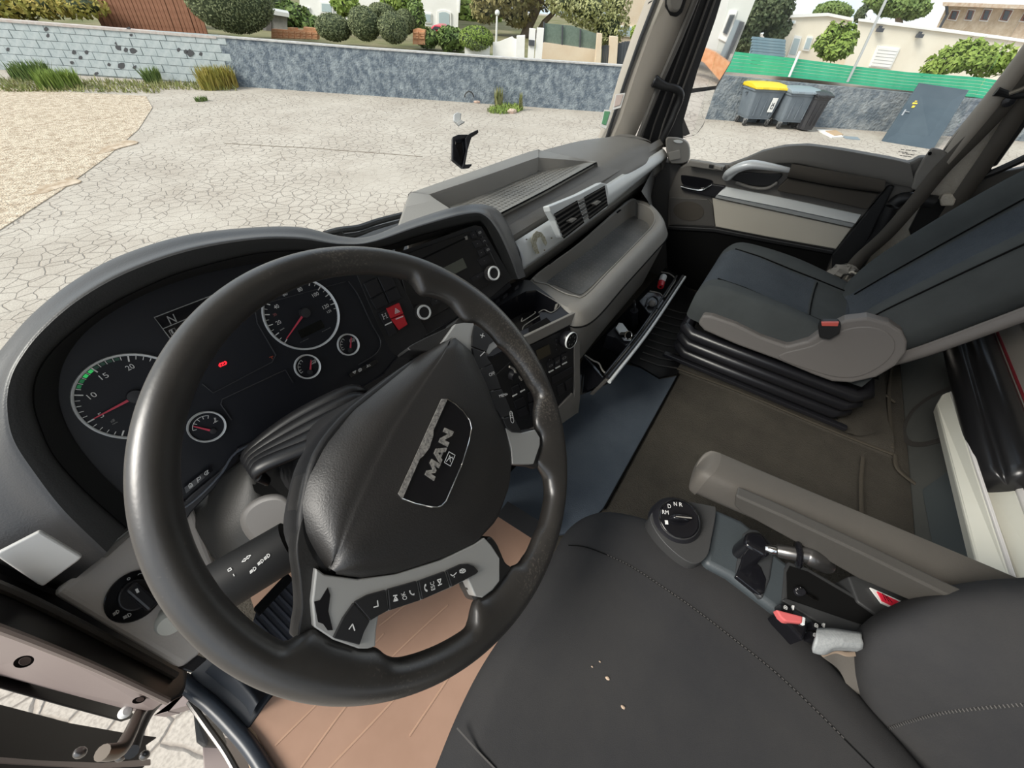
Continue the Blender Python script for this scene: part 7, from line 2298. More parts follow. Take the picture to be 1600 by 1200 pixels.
# cup tray: floor, walls, rim and divider
ti = [(758, 494), (775, 481), (800, 466), (822, 455), (838, 453), (850, 460), (872, 473), (873, 480), (862, 487), (842, 487), (845, 500), (824, 512), (800, 522), (780, 520)]
T_ = KT.pts(ti, 0.0)
B_ = [p + A((0.0, 0.0, -0.06)) * 1.0 for p in KT.pts([tuple(A(p) * 0.86 + A((818, 487)) * 0.14) for p in ti], 0.0)]
v, f = loft([KT.pts(ti, -0.003), B_], cv=True, smooth_u=False, smooth_v=False, flip=False)
mk('tray_wall', v, f, m_gloss, cc, smooth=0)
v, f = prism(B_, (0, 0, -0.004))
mk('tray_base', v, f, m_gloss, cc, smooth=0)
v, f = prism(KT.pts(ti, -0.002), -KT.n * 0.001)
v, f = tube(KT.pts([(838, 453), (850, 460), (872, 473), (874, 479), (862, 488), (850, 484), (842, 488)], -0.002), 0.0012, 6, smooth=40)
mk('tray_rim', v, f, m_grey, cc)
for px in ([(816, 497), (816, 502), (835, 490), (836, 487)], [(816, 517), (818, 510), (826, 504), (842, 494), (851, 489)]):
    v, f = tube(KT.pts(px, -0.006), 0.0012, 6, smooth=30)
    mk('tray_divider', v, f, m_grey, cc)
v, f = KT.plate([(826, 512), (854, 496), (861, 503), (862, 507), (828, 524)], -0.004, 0.003)
mk('coin_slot', v, f, m_seam, cc, smooth=0)
# torn clips on the left back edge
for px, py in ((788, 462), (806, 449), (776, 470)):
    v, f = box(KT(px, py, 0.004), (0.018, 0.006, 0.01))
    mk('broken_clip', v, f, m_satin, cc, smooth=0)
v, f = tube(KT.pts([(882, 478), (885, 475), (889, 478), (887, 482)], 0.0), 0.002, 6, smooth=14)
mk('hook', v, f, m_greyl, cc)
# front face: frame and panels
KF = Pl(at(903, 490, y=0.10), (-0.22, -0.94, 0.20))
v, f = KF.plate([(818, 529), (860, 509), (903, 487), (905, 500), (905, 620), (903, 645), (850, 680), (790, 700), (740, 640), (760, 560)], -0.012, 0.009)
mk('backing', v, f, m_blk, cc, smooth=0)
for q in ([(816, 528), (860, 507), (904, 486), (907, 500), (862, 522), (822, 542)], [(897, 503), (906, 497), (907, 620), (904, 646), (894, 641), (898, 610)], [(895, 614), (903, 645), (850, 682), (790, 702), (795, 688), (850, 661)]):
    v, f = KF.plate(q, -0.006, 0.009)
    mk('frame', v, f, m_grey, cc, smooth=0, bev=0.002)
v, f = KF.plate([(822, 543), (895, 509), (897, 516), (896, 604), (891, 612), (868, 640), (828, 655), (780, 660), (760, 600)], -0.003, 0.0035)
mk('climate_panel', v, f, m_blk, cc, smooth=0, bev=0.001)
cp_ = thing('climate_control', KF(865, 560, 0.0), 'black climate control panel with one chrome-rimmed rotary dial', 'climate control')
v, f = KF.plate([(838, 548), (858, 538), (861, 553), (842, 563)], 0.002, 0.0012)
mk('display', v, f, mat('lcd_brown', (0.06, 0.05, 0.032), 0.3), cp_, smooth=0)
kn = unit(KF.n)
tp_ = KF(893, 532, 0.024)
r_ = np.linalg.norm(KF(893, 543.5, 0.024) - tp_)
v, f = lathe([(r_ * 0.95, -0.024), (r_, -0.02), (r_, -0.004), (r_ * 0.92, 0.0), (0, 0.0005)], tp_, kn, 32)
kb = mk('rotary_dial', v, f, m_satin, cp_, smooth=40)
v, f = lathe([(r_ * 0.93, 0.0005), (r_ * 0.95, 0.0016), (r_ * 1.0, 0.0006), (r_ * 1.005, -0.003)], tp_, kn, 40, cap=False)
mk('chrome_ring', v, f, m_silver, kb, smooth=60)
v, f = lathe([(0.0, 0.0009), (r_ * 0.93, 0.0008)], tp_, kn, 30, cap=False)
mk('dial_cap', v, f, MAT['stalk_black'], kb)
for k in range(7):
    a = 2 * math.pi * k / 7 + 0.3
    u_, w_, _ = frame_of(kn)
    c = tp_ + kn * 0.0012 + (u_ * math.cos(a) + w_ * math.sin(a)) * r_ * 0.55
    v, f = strokes([arc(0.5, 0.5, 0.3, 0, 270, 8), [(0.5, 0.5), (0.8, 0.8)]], [c - u_ * 0.0035 - w_ * 0.0035, c + u_ * 0.0035 - w_ * 0.0035, c + u_ * 0.0035 + w_ * 0.0035, c - u_ * 0.0035 + w_ * 0.0035], 0.0008, kn)
    mk('symbol', v, f, m_prt, kb, smooth=0)
for px, py in ((869, 531), (870, 538), (870, 546), (859, 562)):
    v, f = lathe([(0, 0), (0.0045, 0), (0.004, 0.003), (0, 0.003)], KF(px, py, 0.001), kn, 14)
    mk('push_button', v, f, m_satin, cp_)
for k in range(3):
    a = A((857, 577)) + A((10.5, -6.2)) * k
    v, f = KF.plate([tuple(a + d_) for d_ in A([(-1, -10), (8, -15), (9, -3), (0, 3)])], 0.001, 0.004)
    b_ = mk('rocker_button', v, f, m_satin, cp_, smooth=0, bev=0.0008)
    v, f = KF.plate([tuple(a + d_) for d_ in A([(1.2, 4.5), (8.2, 0.6), (8.3, 1.9), (1.3, 5.8)])], 0.003, 0.003)
    mk('indicator_bar', v, f, m_whitep, b_, smooth=0)
    v, f = text_on(['<>', 'AUT', 'o'][k], KF.pts([tuple(a + d_) for d_ in A([(1, -2), (7, -5.2), (6.6, -8.8), (0.8, -5.6)])], 0.0056))
    mk('print', v, f, m_prt, b_, smooth=0)
for q in ([(862, 590), (894, 573), (895, 582), (864, 600)], [(870, 604), (880, 599), (884, 612), (873, 619)], [(883, 597), (894, 590), (895, 603), (886, 610)]):
    v, f = KF.plate(q, 0.001, 0.003)
    mk('blank_cover', v, f, m_satin, cp_, smooth=0, bev=0.0008)
for q in ([(800, 606), (810, 601), (815, 616), (804, 622)], [(812, 599), (821, 594), (825, 609), (817, 614)], [(803, 628), (818, 620), (822, 632), (808, 640)], [(824, 615), (836, 608), (840, 622), (828, 628)], [(808, 642), (822, 635), (826, 646), (812, 652)], [(826, 632), (842, 624), (845, 640), (830, 650)]):
    v, f = KF.plate(q, 0.001, 0.004)
    mk('rocker_button', v, f, m_satin, cp_, smooth=0, bev=0.0008)
for q in ([(801, 619), (808, 615), (808.5, 616.5), (801.5, 620.5)], [(813, 612), (820, 608), (820.5, 609.5), (813.5, 613.5)]):
    v, f = KF.plate(q, 0.004, 0.0022)
    mk('indicator_bar', v, f, m_whitep, cp_, smooth=0)
# knob with curled symbol behind the wheel
v, f = tube(KF.pts([(796, 573), (803, 577), (806, 583), (812, 590), (815, 594)], 0.012), 0.0026, 6, smooth=20)
mk('cable', v, f, m_greyl, cp_)
v, f = lathe([(0, 0), (0.014, 0), (0.012, 0.014), (0, 0.015)], KF(800, 585, 0.0), kn, 18)
mk('rotary_dial', v, f, m_satin, cp_)

# ================================================================ OPEN DRAWER under the storage box
dw = thing('pull_out_tray', (0.38, 0.02, 0.2), 'open black gloss drawer with divided compartments under the storage box', 'drawer')
ZD = 0.245
def DZ(px, py, z=ZD): return at(px, py, z=z)
fl_, fr_ = (947, 594), (1069, 431)
# front rail: long slanted bar made of two lips
for (a, b, h, r) in (((949, 592), (1066, 433), 0.004, 0.007), ((952, 597), (1070, 433), 0.0, 0.006), ((945, 586), (1057, 432), 0.002, 0.004)):
    v, f = tube([DZ(*a) + A((0, 0, h)), DZ((a[0] + b[0]) / 2 + 3, (a[1] + b[1]) / 2 + 2) + A((0, 0, h)), DZ(*b) + A((0, 0, h))], r, 8, smooth=16)
    mk('front_rail', v, f, m_satin if h else m_silver, dw, smooth=60)
fa, fb_ = DZ(949, 594), DZ(1070, 432)
v, f = prism([fa + A((0, -0.004, 0)), fb_ + A((0, -0.004, 0)), fb_ + A((0.0, 0.03, -0.09)), fa + A((0, 0.03, -0.09))], (0, 0.012, 0))
mk('front_panel', v, f, m_greyd, dw, smooth=0, bev=0.003)
v, f = prism([fa + A((0, 0, -0.01)), DZ(912, 556), DZ(905, 566) + A((0, 0, -0.05)), DZ(906, 618, 0.15), DZ(950, 600, 0.16)], (0.008, 0, 0))
mk('end_panel', v, f, m_gloss, dw, smooth=0)
v, f = prism([DZ(912, 556, 0.15), DZ(1040, 418, 0.15), DZ(1068, 434, 0.15), DZ(948, 594, 0.15)], (0, 0, -0.008))
mk('drawer_base', v, f, m_seam, dw, smooth=0)
# compartment rims
def rimline(px, z=ZD, r=0.0026, m=None):
    v, f = tube(ats(px, z=z), r, 6, smooth=len(px) * 8)
    mk('compartment_rim', v, f, m or m_greyl, dw)
rimline([(914, 555), (926, 563), (936, 568), (941, 578), (947, 582), (956, 574), (982, 543), (980, 538)])
rimline([(991, 525), (1000, 517), (1020, 493), (1026, 484), (1016, 470), (1008, 463)])
rimline([(1033, 425), (1046, 428), (1055, 437), (1048, 449), (1038, 464), (1030, 458), (1015, 455)])
for q in ([(948, 522), (960, 526), (978, 540), (985, 536), (975, 520), (962, 508)], [(998, 470), (1012, 456), (1030, 458), (1038, 470), (1022, 492), (1012, 488)]):
    v, f = prism(ats(q, z=ZD + 0.002), (0, 0, -0.06))
    mk('divider', v, f, m_satin, dw, smooth=0, bev=0.003)
# sockets and things in the drawer
s1 = thing('power_socket', DZ(975, 520, 0.25), 'pale metal plate with a round power socket in the drawer', 'socket')
v, f = prism(ats([(962, 512), (967, 504), (973, 505), (988, 525), (986, 531), (975, 530)], z=0.258), (0, 0, -0.006))
mk('plate', v, f, m_silver, s1, smooth=0, bev=0.001)
sa = unit(at(983, 528, z=0.255) - at(972, 512, z=0.252))
v, f = lathe([(0.011, -0.03), (0.011, 0.0), (0.0145, 0.001), (0.015, 0.006), (0.0125, 0.007), (0.010, 0.004), (0.0, 0.002)], at(980.5, 524, z=0.272), unit(CAM - at(980, 524, z=0.27)) * 0.55 + A((0.1, -0.4, 0.1)), 26)
mk('socket_ring', v, f, m_chrome, s1, smooth=50)
v, f = lathe([(0.0, 0.0068), (0.0112, 0.0062)], at(980.5, 524, z=0.272), unit(CAM - at(980, 524, z=0.27)) * 0.55 + A((0.1, -0.4, 0.1)), 22, cap=False)
mk('socket_hole', v, f, m_seam, s1)
s2 = thing('charger_plug', DZ(990, 495, 0.22), 'black cylindrical plug with cable standing in the drawer', 'plug')
v, f = tube([at(990, 505, z=0.20), at(990, 496, z=0.235), at(991, 485, z=0.27)], [0.016, 0.015, 0.014], 16)
mk('plug_body', v, f, m_satin, s2)
v, f = tube([at(991, 485, z=0.27), at(992, 476, z=0.29), at(991, 470, z=0.27)], 0.004, 8, smooth=12)
mk('cable', v, f, m_satin, s2)
s3 = thing('socket_cap', DZ(1020, 474, 0.25), 'grey round socket cap in a black holder in the drawer', 'socket')
v, f = blob(at(1019, 474, z=0.258), (0.014, 0.014, 0.012), 9, 16)
mk('cap', v, f, m_grey, s3, smooth=70)
v, f = tube(ats([(1009, 478), (1012, 468), (1020, 463), (1028, 470), (1026, 482)], z=0.262), 0.0035, 8, smooth=24)
mk('cap_rim', v, f, m_satin, s3)
s4 = thing('lighter_plug', DZ(1035, 440, 0.25), 'red and pale grey cylinder lying at the right end of the drawer', 'lighter')
p0, p1, p2 = at(1032, 448, z=0.265), at(1033.5, 441, z=0.272), at(1037, 432, z=0.28)
v, f = tube([p0, p1], [0.0125, 0.0135], 18)
mk('red_head', v, f, mat('lighter_red', (0.55, 0.02, 0.03), 0.3), s4, smooth=40)
v, f = lathe([(0.0, 0.0), (0.005, 0.0)], p0 + unit(p0 - p1) * 0.0008, p0 - p1, 12, cap=False)
mk('tip', v, f, m_seam, s4)
v, f = tube([p1, p1 * 0.6 + p2 * 0.4, p2], [0.0095, 0.013, 0.0125], 18)
mk('pale_body', v, f, m_whitep, s4, smooth=40)

# ================================================================ DRIVER ARMREST AND FLOOR CONSOLE
ar = thing('armrest', at(1300, 830, z=0.50), 'long grey padded driver armrest folded down beside the seat', 'armrest')
zt = lambda px: 0.525 - 0.06 * (px - 1100) / 500
def AP(px, py, dz=0.0): return at(px, py, z=zt(px) + dz)
rg_ = [[(1118, 707), (1250, 762), (1400, 824), (1570, 894), (1690, 945)],
       [(1127, 711), (1254, 766), (1400, 828), (1564, 899), (1680, 952)],
       [(1120, 734), (1245, 790), (1380, 852), (1530, 918), (1650, 975)],
       [(1110, 742), (1238, 797), (1370, 860), (1520, 926), (1640, 985)]]
rows3 = [[AP(*p) + A((0.004, 0, -0.06)) for p in rg_[0]], [AP(*p) + A((0.003, 0, -0.008)) for p in rg_[0]], [AP(*p) for p in rg_[1]], [AP(*p) for p in rg_[2]], [AP(*p) + A((-0.002, 0, -0.010)) for p in rg_[3]]]
sd2 = [AP(*p) + A((-0.003, 0, -0.050)) for p in rg_[3]]
rows3.append(sd2)
rows3.append([p + A((0.01, 0, -0.02)) for p in sd2])
v, f = loft(rows3, nu=26, nv=30, flip=False)
v2 = [r[0] for r in rows3]
m_arm = mat('armrest_vinyl', (0.115, 0.105, 0.092), 0.6, spec=0.3, bump=(420, 0.25, 0.001), var=(6, (0.10, 0.092, 0.082)))
mk('pad', v, f, m_arm, ar, smooth=45)
vf = [A(p) for p in v2]
cf = sum(vf) / len(vf)
fr2 = [[p for p in vf], [p * 0.9 + cf * 0.1 + A((-0.0, 0.012, 0)) for p in vf], [cf + (p - cf) * 0.5 + A((0, 0.018, 0)) for p in vf], [cf + (p - cf) * 0.02 + A((0, 0.02, 0)) for p in vf]]
v, f = loft(fr2, nu=8, nv=24, cv=True)
mk('front_cap', v, f, m_arm, ar, smooth=60)
ip = [(1149, 774), (1222, 806), (1350, 866), (1480, 930), (1560, 968), (1500, 968), (1420, 938), (1340, 904), (1240, 846), (1156, 800), (1147, 790)]
AX_ = AP(1150, 775)[0] - 0.004
v, f = prism([at(p[0], p[1], x=AX_) for p in ip], (0.02, 0, 0))
mk('side_inlay', v, f, mat('inlay_grey', (0.06, 0.056, 0.05), 0.55, bump=(420, 0.2, 0.001)), ar, smooth=0, bev=0.003)

fc = thing('floor_console', at(1150, 850, z=0.30), 'narrow floor console between seats with gear dial and brake lever', 'console')
Z1 = 0.42
def slabz(px, z, t, name, m, parent, bev=0.003, sm=0):
    v, f = prism(ats(px, z=z), (0, 0, -t))
    return mk(name, v, f, m, parent, smooth=sm, bev=bev, seg=3)
slabz(catmull([(1016, 812), (1028, 792), (1048, 783), (1075, 784), (1110, 790), (1119, 797), (1112, 840), (1104, 870), (1080, 880), (1040, 850)], 40, True), Z1 + 0.012, 0.25, 'gear_box_cover', mat('console_dark', (0.048, 0.048, 0.048), 0.5, bump=(420, 0.2, 0.001)), fc, 0.012, 50)
slabz([(1108, 788), (1121, 795), (1160, 812), (1180, 828), (1220, 870), (1260, 900), (1340, 985), (1300, 1000), (1220, 960), (1180, 930), (1140, 900), (1100, 880)], Z1, 0.25, 'console_body', mat('console_blue_grey', (0.05, 0.06, 0.066), 0.5, bump=(420, 0.2, 0.001)), fc, 0.01, 50)
slabz([(1162, 833), (1172, 826), (1184, 827), (1204, 846), (1212, 856), (1204, 905), (1192, 936), (1150, 896), (1152, 880)], Z1 + 0.004, 0.03, 'lever_surround', mat('console_dark2', (0.04, 0.042, 0.044), 0.5), fc, 0.004)
slabz([(1158, 876), (1160, 870), (1172, 868), (1190, 886), (1198, 905), (1195, 926), (1188, 930), (1150, 900)], Z1 + 0.0055, 0.01, 'lever_pocket', m_gloss, fc, 0.002)
# gear dial
gd = thing('gear_dial', at(1063, 810, z=Z1), 'round gear selector dial with glossy face and white letters', 'gear selector')
gc = at(1061, 811, z=Z1 + 0.028)
gax = unit(A((-0.26, -0.02, 0.95)))
rgd = np.linalg.norm(at(1091, 812, z=Z1 + 0.028) - gc)
v, f = lathe([(rgd * 1.3, -0.04), (rgd * 1.28, -0.02), (rgd * 1.14, -0.006), (rgd * 1.02, 0.0), (0, 0.0)], gc, gax, 40)
mk('dial_body', v, f, m_satin, gd, smooth=45)
v, f = lathe([(0.0, 0.0025), (rgd * 0.9, 0.002), (rgd * 0.97, 0.0)], gc, gax, 40)
mk('dial_face', v, f, m_gloss, gd, smooth=30)
v, f = lathe([(rgd * 0.93, 0.002), (rgd * 0.96, 0.0035), (rgd * 1.0, 0.002), (rgd * 1.0, -0.002)], gc, gax, 44, cap=False)
mk('dial_ring', v, f, m_chrome, gd, smooth=60)
gu = unit(at(1090, 812, z=Z1) - at(1030, 806, z=Z1)); gw = np.cross(gax, gu)
rows4 = []
for t in np.linspace(-1, 1, 13):
    wv = 0.20 * math.sqrt(max(1e-4, 1 - t * t * 0.96)) * rgd
    hv = 0.014 * math.sqrt(max(0.0, 1 - t ** 4)) + 0.002
    c = gc + gu * t * rgd * 0.55
    rows4.append([c - gw * wv + gax * 0.002, c - gw * wv * 0.7 + gax * hv * 0.9, c + gax * hv, c + gw * wv * 0.7 + gax * hv * 0.9, c + gw * wv + gax * 0.002])
v, f = loft(rows4, nv=13)
mk('dial_grip', v, f, m_gloss, gd, smooth=70)
v, f = prism([gc + gu * 0.5 * rgd + gw * 0.02 * rgd + gax * 0.016, gc - gu * 0.3 * rgd + gw * 0.02 * rgd + gax * 0.0165, gc - gu * 0.3 * rgd - gw * 0.03 * rgd + gax * 0.0165, gc + gu * 0.5 * rgd - gw * 0.03 * rgd + gax * 0.016], -gax * 0.001)
mk('grip_mark', v, f, m_greyl, gd, smooth=0)
for ch, a in (('R', 78), ('N', 100), ('D', 128), ('DM', 12), ('RM', 160), ('1', 200), ('M', 335)):
    a = math.radians(a)
    c = gc + (gu * math.cos(a) + gw * math.sin(a)) * rgd * 0.74 + gax * 0.0036
    s_ = 0.0033
    v, f = text_on(ch, [c - gu * s_ * len(ch) * 0.8 - gw * s_, c + gu * s_ * len(ch) * 0.8 - gw * s_, c + gu * s_ * len(ch) * 0.8 + gw * s_, c - gu * s_ * len(ch) * 0.8 + gw * s_])
    mk('letter', v, f, m_whitep, gd, smooth=0)
# park brake lever
pb = thing('brake_lever', at(1185, 855, z=Z1), 'black parking brake lever with metal collar and angled knob', 'brake lever')
zl = Z1 + 0.045
v, f = prism(catmull([at(*p, z=zl) for p in [(1166, 850), (1166, 836), (1174, 830), (1190, 832), (1202, 846), (1208, 856), (1200, 868), (1184, 862)]], 36, True), (0, 0, -0.055))
mk('housing', v, f, m_gloss, pb, smooth=50, bev=0.007, seg=3)
v, f = tube([at(1197, 857, z=zl), at(1206, 859, z=zl + 0.004), at(1214, 860, z=zl + 0.006)], [0.006, 0.007, 0.006], 12)
mk('shaft_end', v, f, m_chrome, pb)
m_gun = mat('gunmetal', (0.16, 0.155, 0.15), 0.3, 0.85)
v, f = tube([at(1213, 860, z=zl + 0.006), at(1215, 860, z=zl + 0.006), at(1230, 863, z=zl + 0.012), at(1246, 866, z=zl + 0.016)], [0.007, 0.010, 0.0105, 0.0105], 16)
mk('collar', v, f, m_gun, pb, smooth=40)
kx = at(1247, 866, z=zl + 0.016)
kd = unit(at(1258, 868, z=zl + 0.02) - at(1236, 864, z=zl + 0.014))
v, f = lathe([(0.010, -0.004), (0.019, -0.003), (0.021, 0.0), (0.019, 0.003), (0.010, 0.004)], kx, kd, 28)
mk('ring', v, f, m_gloss, pb, smooth=60)
v, f = tube([at(1251, 866, z=zl + 0.018), at(1262, 868, z=zl + 0.02), at(1268, 871, z=zl + 0.02), at(1280, 877, z=zl + 0.014), at(1292, 884, z=zl + 0.004), at(1297, 887, z=zl)], [0.0115, 0.0125, 0.0135, 0.0135, 0.0115, 0.006], 16, smooth=24)
mk('knob', v, f, m_gun, pb, smooth=60)
# tray with key
slabz([(1226, 888), (1232, 876), (1262, 886), (1400, 965), (1400, 1010), (1340, 1000), (1222, 938)], Z1 + 0.003, 0.02, 'key_tray_rim', mat('console_dark3', (0.035, 0.036, 0.037), 0.5), fc, 0.004)
slabz([(1229, 894), (1234, 884), (1262, 893), (1380, 962), (1380, 985), (1345, 975), (1230, 936)], Z1 + 0.0035, 0.004, 'key_tray', m_seam, fc, 0.0)
slabz([(1222, 938), (1228, 934), (1345, 975), (1345, 1000), (1300, 985)], Z1 + 0.006, 0.02, 'tray_lip', MAT['console_dark3'], fc, 0.002)
ky = thing('key', at(1255, 925, z=Z1 + 0.01), 'small key with black head lying in the console tray', 'key')
v, f = prism(catmull([at(*p, z=Z1 + 0.012) for p in [(1242, 920), (1248, 916), (1257, 920), (1260, 927), (1254, 931), (1246, 928)]], 24, True), (0, 0, -0.006))
mk('key_head', v, f, m_satin, ky, smooth=50, bev=0.001)
v, f = tube(ats([(1246, 920), (1250, 917), (1252, 921)], z=Z1 + 0.014), 0.0012, 6)
mk('key_ring', v, f, m_chrome, ky)
v, f = prism(ats([(1258, 928), (1260, 926), (1279, 937), (1277, 940)], z=Z1 + 0.011), (0, 0, -0.003))
mk('key_blade', v, f, m_chrome, ky, smooth=0)
# row of switches
for k, (px, py) in enumerate(((1226, 948), (1274, 976), (1272, 991))):
    q = [(px - 6, py - 6), (px + 12, py + 2), (px + 14, py + 12), (px - 4, py + 6)]
    v, f = prism(ats(q, z=Z1 + 0.016), (0, 0, -0.02))
    b_ = mk('console_switch', v, f, m_gloss, fc, smooth=0, bev=0.0015)
    v, f = strokes([[(0.1, 0.1), (0.9, 0.1), (0.9, 0.7), (0.4, 0.9), (0.1, 0.7), (0.1, 0.1)], [(0.1, 0.4), (0.9, 0.5)]], ats([(px - 2, py + 3), (px + 4, py + 5), (px + 5, py - 1), (px - 1, py - 3)], z=Z1 + 0.0168), 0.0011, UP)
    mk('symbol', v, f, m_whitep, b_, smooth=0)
    v, f = prism(ats([(px + 12.5, py - 2.5), (px + 15.5, py - 1.5), (px + 14.5, py + 5), (px + 11.5, py + 4)], z=Z1 + 0.013), (0, 0, -0.004))
    mk('indicator_bar', v, f, m_whitep, b_, smooth=0)
# driver belt buckle
db_ = thing('belt_buckle', at(1240, 975, z=0.42), 'red seat belt buckle beside the driver cushion', 'buckle')
v, f = prism(ats([(1216, 955), (1255, 963), (1262, 967), (1262, 984), (1256, 1002), (1241, 985), (1224, 967)], z=0.440), (0, 0, -0.05))
mk('case', v, f, m_gloss, db_, smooth=0, bev=0.004)
v, f = prism(ats([(1213, 952), (1255, 963), (1254, 974), (1228, 971), (1220, 964)], z=0.446), (0, 0, -0.012))
mk('release_button', v, f, mat('buckle_coral', (0.62, 0.13, 0.13), 0.4), db_, smooth=0, bev=0.002)
v, f = prism(ats([(1254, 963), (1259, 965), (1258, 977), (1253, 974)], z=0.445), (0, 0, -0.012))
mk('end_clip', v, f, m_silver, db_, smooth=0, bev=0.001)
# grey lever and strap at the backrest
lv = thing('recline_lever', at(1300, 1005, z=0.40), 'speckled grey plastic lever between driver cushion and backrest', 'lever')
v, f = loft([ats([(1276, 985), (1300, 985), (1322, 988), (1345, 992)], z=0.462), ats([(1272, 998), (1298, 1000), (1318, 1003), (1345, 1004)], z=0.468), ats([(1268, 1012), (1284, 1016), (1302, 1008), (1345, 1010)], z=0.455), ats([(1272, 1016), (1286, 1018), (1304, 1012), (1345, 1014)], z=0.44)], nu=10, nv=20)
mk('grip', v, f, mat('lever_grey', (0.27, 0.285, 0.285), 0.7, var=(300, (0.36, 0.37, 0.37))), lv, smooth=60, solid=0.004)
sp_ = thing('seat_strap', at(1310, 1030, z=0.38), 'dark webbing strap end tucked beneath the grey lever', 'strap')
v, f = loft([ats([(1278, 1016), (1300, 1012), (1340, 1016)], z=0.425), ats([(1284, 1026), (1304, 1020), (1340, 1024)], z=0.43), ats([(1310, 1045), (1322, 1050), (1345, 1060)], z=0.41), ats([(1325, 1075), (1334, 1080), (1360, 1090)], z=0.39)], nu=14, nv=12)
mk('webbing', v, f, m_belt, sp_, smooth=60, solid=0.002)
v, f = tube(ats([(1284, 1023), (1304, 1017), (1322, 1022), (1340, 1021)], z=0.436), 0.003, 8, smooth=20, flat=0.5)
mk('frayed_edge', v, f, mat('frayed', (0.25, 0.19, 0.14), 0.9), sp_)
# red label on the armrest side
lb_ = thing('warning_label', at(1385, 930, z=0.44), 'red and white warning label stuck behind the console tray', 'label')
LQ = ats([(1360, 918), (1410, 940), (1400, 952), (1378, 942)], z=0.432)
v, f = prism(LQ, (0, 0, -0.003))
mk('white_base', v, f, m_whitep, lb_, smooth=0)
v, f = prism(ats([(1371, 924), (1405, 940), (1394, 946), (1379, 939)], z=0.434), (0, 0, -0.003))
mk('red_field', v, f, mat('label_red', (0.70, 0.02, 0.05), 0.45), lb_, smooth=0)
for k in range(3):
    v, f = strokes([[(0, 0), (0.2, 0)], [(0.3, 0), (0.7, 0)], [(0.8, 0), (1, 0)]], ats([(1379 + 3.2 * k, 927.5 + 2 * k), (1384 + 5 * k, 938 + 1.5 * k), (1384 + 5 * k, 938), (1379 + 3 * k, 927)], z=0.4346), 0.0014, UP)
    mk('print', v, f, m_seam, lb_, smooth=0)
for k in range(3):
    v, f = strokes([[(0, 0), (0.3, 0)], [(0.4, 0), (1, 0)]], ats([(1346 + 3 * k, 905 + 2 * k), (1352 + 3 * k, 922 + 2 * k), (1353 + 3 * k, 922 + 2 * k), (1347 + 3 * k, 905 + 2 * k)], z=0.44), 0.001, UP)
slabz([(1325, 900), (1345, 898), (1420, 935), (1440, 955), (1390, 975), (1340, 940)], 0.428, 0.05, 'rear_cover', MAT['console_dark3'], fc, 0.003)

# ================================================================ REAR: BUNK FRONT
bn = thing('bunk', (0.3, -0.95, 0.0), 'grey bunk front panel with moulded oval recess behind the seats', 'bunk')
v, f = bx(-0.30, 1.2, -1.02, -0.965, -0.01, 0.36)
mk('front_panel', v, f, mat('bunk_front', (0.10, 0.105, 0.10), 0.6, spec=0.3, bump=(400, 0.15, 0.001), var=(3, (0.135, 0.14, 0.13))), bn, smooth=0, bev=0.012, seg=3)
BPn = Pl((0.5, -0.962, 0.1), (0, 1, 0))
rec = [(1412, 690), (1408, 672), (1420, 645), (1445, 622), (1480, 604), (1500, 600), (1500, 625), (1480, 680), (1450, 695), (1425, 697)]
v, f = BPn.plate(catmull(rec, 50, True), -0.004, 0.006)
mk('oval_recess_rim', v, f, m_greyd, bn, smooth=0, bev=0.002)
rec2 = [tuple(A((1455, 655)) + (A(p) - A((1455, 655))) * 0.84) for p in rec]
v, f = BPn.plate(catmull(rec2, 50, True), -0.002, 0.005)
mk('oval_recess', v, f, MAT['bunk_front'], bn, smooth=0, bev=0.002)
v, f = BPn.plate([(1440, 765), (1490, 730), (1520, 760), (1545, 900), (1460, 870)], -0.004, 0.006)
mk('lower_panel', v, f, mat('bunk_blue_grey', (0.10, 0.118, 0.122), 0.6), bn, smooth=0, bev=0.002)
# white profile of the drawer
wp = thing('fridge', (0.3, -0.9, 0.2), 'cream white pull-out fridge edge under the bunk', 'fridge')
WQ = [at(1464, 629, y=-0.87), at(1470, 618, y=-0.88), at(1484, 611, y=-0.885), at(1491, 612, y=-0.89), at(1594, 896, y=-0.84), at(1576, 902, y=-0.83), at(1520, 870, y=-0.81)]
v, f = prism([at(1463, 632, y=-0.87), at(1472, 616, y=-0.875), at(1484, 611, y=-0.88), at(1580, 895, y=-0.83), at(1583, 915, y=-0.83), at(1526, 880, y=-0.81)], A((0.0, -0.012, -0.03)))
m_crm = mat('cream_enamel', (0.72, 0.71, 0.61), 0.45, var=(3, (0.76, 0.75, 0.66)))
mk('front_edge', v, f, m_crm, wp, smooth=0, bev=0.004)
v, f = prism([at(1484, 611, y=-0.879), at(1491, 612, y=-0.885), at(1590, 905, y=-0.83), at(1578, 895, y=-0.829)], A((0.0, -0.012, -0.03)))
mk('edge_strip', v, f, mat('strip_white', (0.80, 0.77, 0.74), 0.4), wp, smooth=0, bev=0.002)
v, f = prism([at(1532, 752, y=-0.90), at(1575, 735, y=-0.93), at(1640, 900, y=-0.87), at(1600, 940, y=-0.84), at(1590, 905, y=-0.845)], A((0.0, -0.012, -0.03)))
mk('inner_lid', v, f, m_crm, wp, smooth=0, bev=0.003)
v, f = prism([at(1578, 740, y=-0.925), at(1588, 737, y=-0.93), at(1660, 900, y=-0.87), at(1645, 910, y=-0.86)], A((0.0, -0.012, -0.03)))
mk('edge_strip', v, f, MAT['strip_white'], wp, smooth=0, bev=0.002)
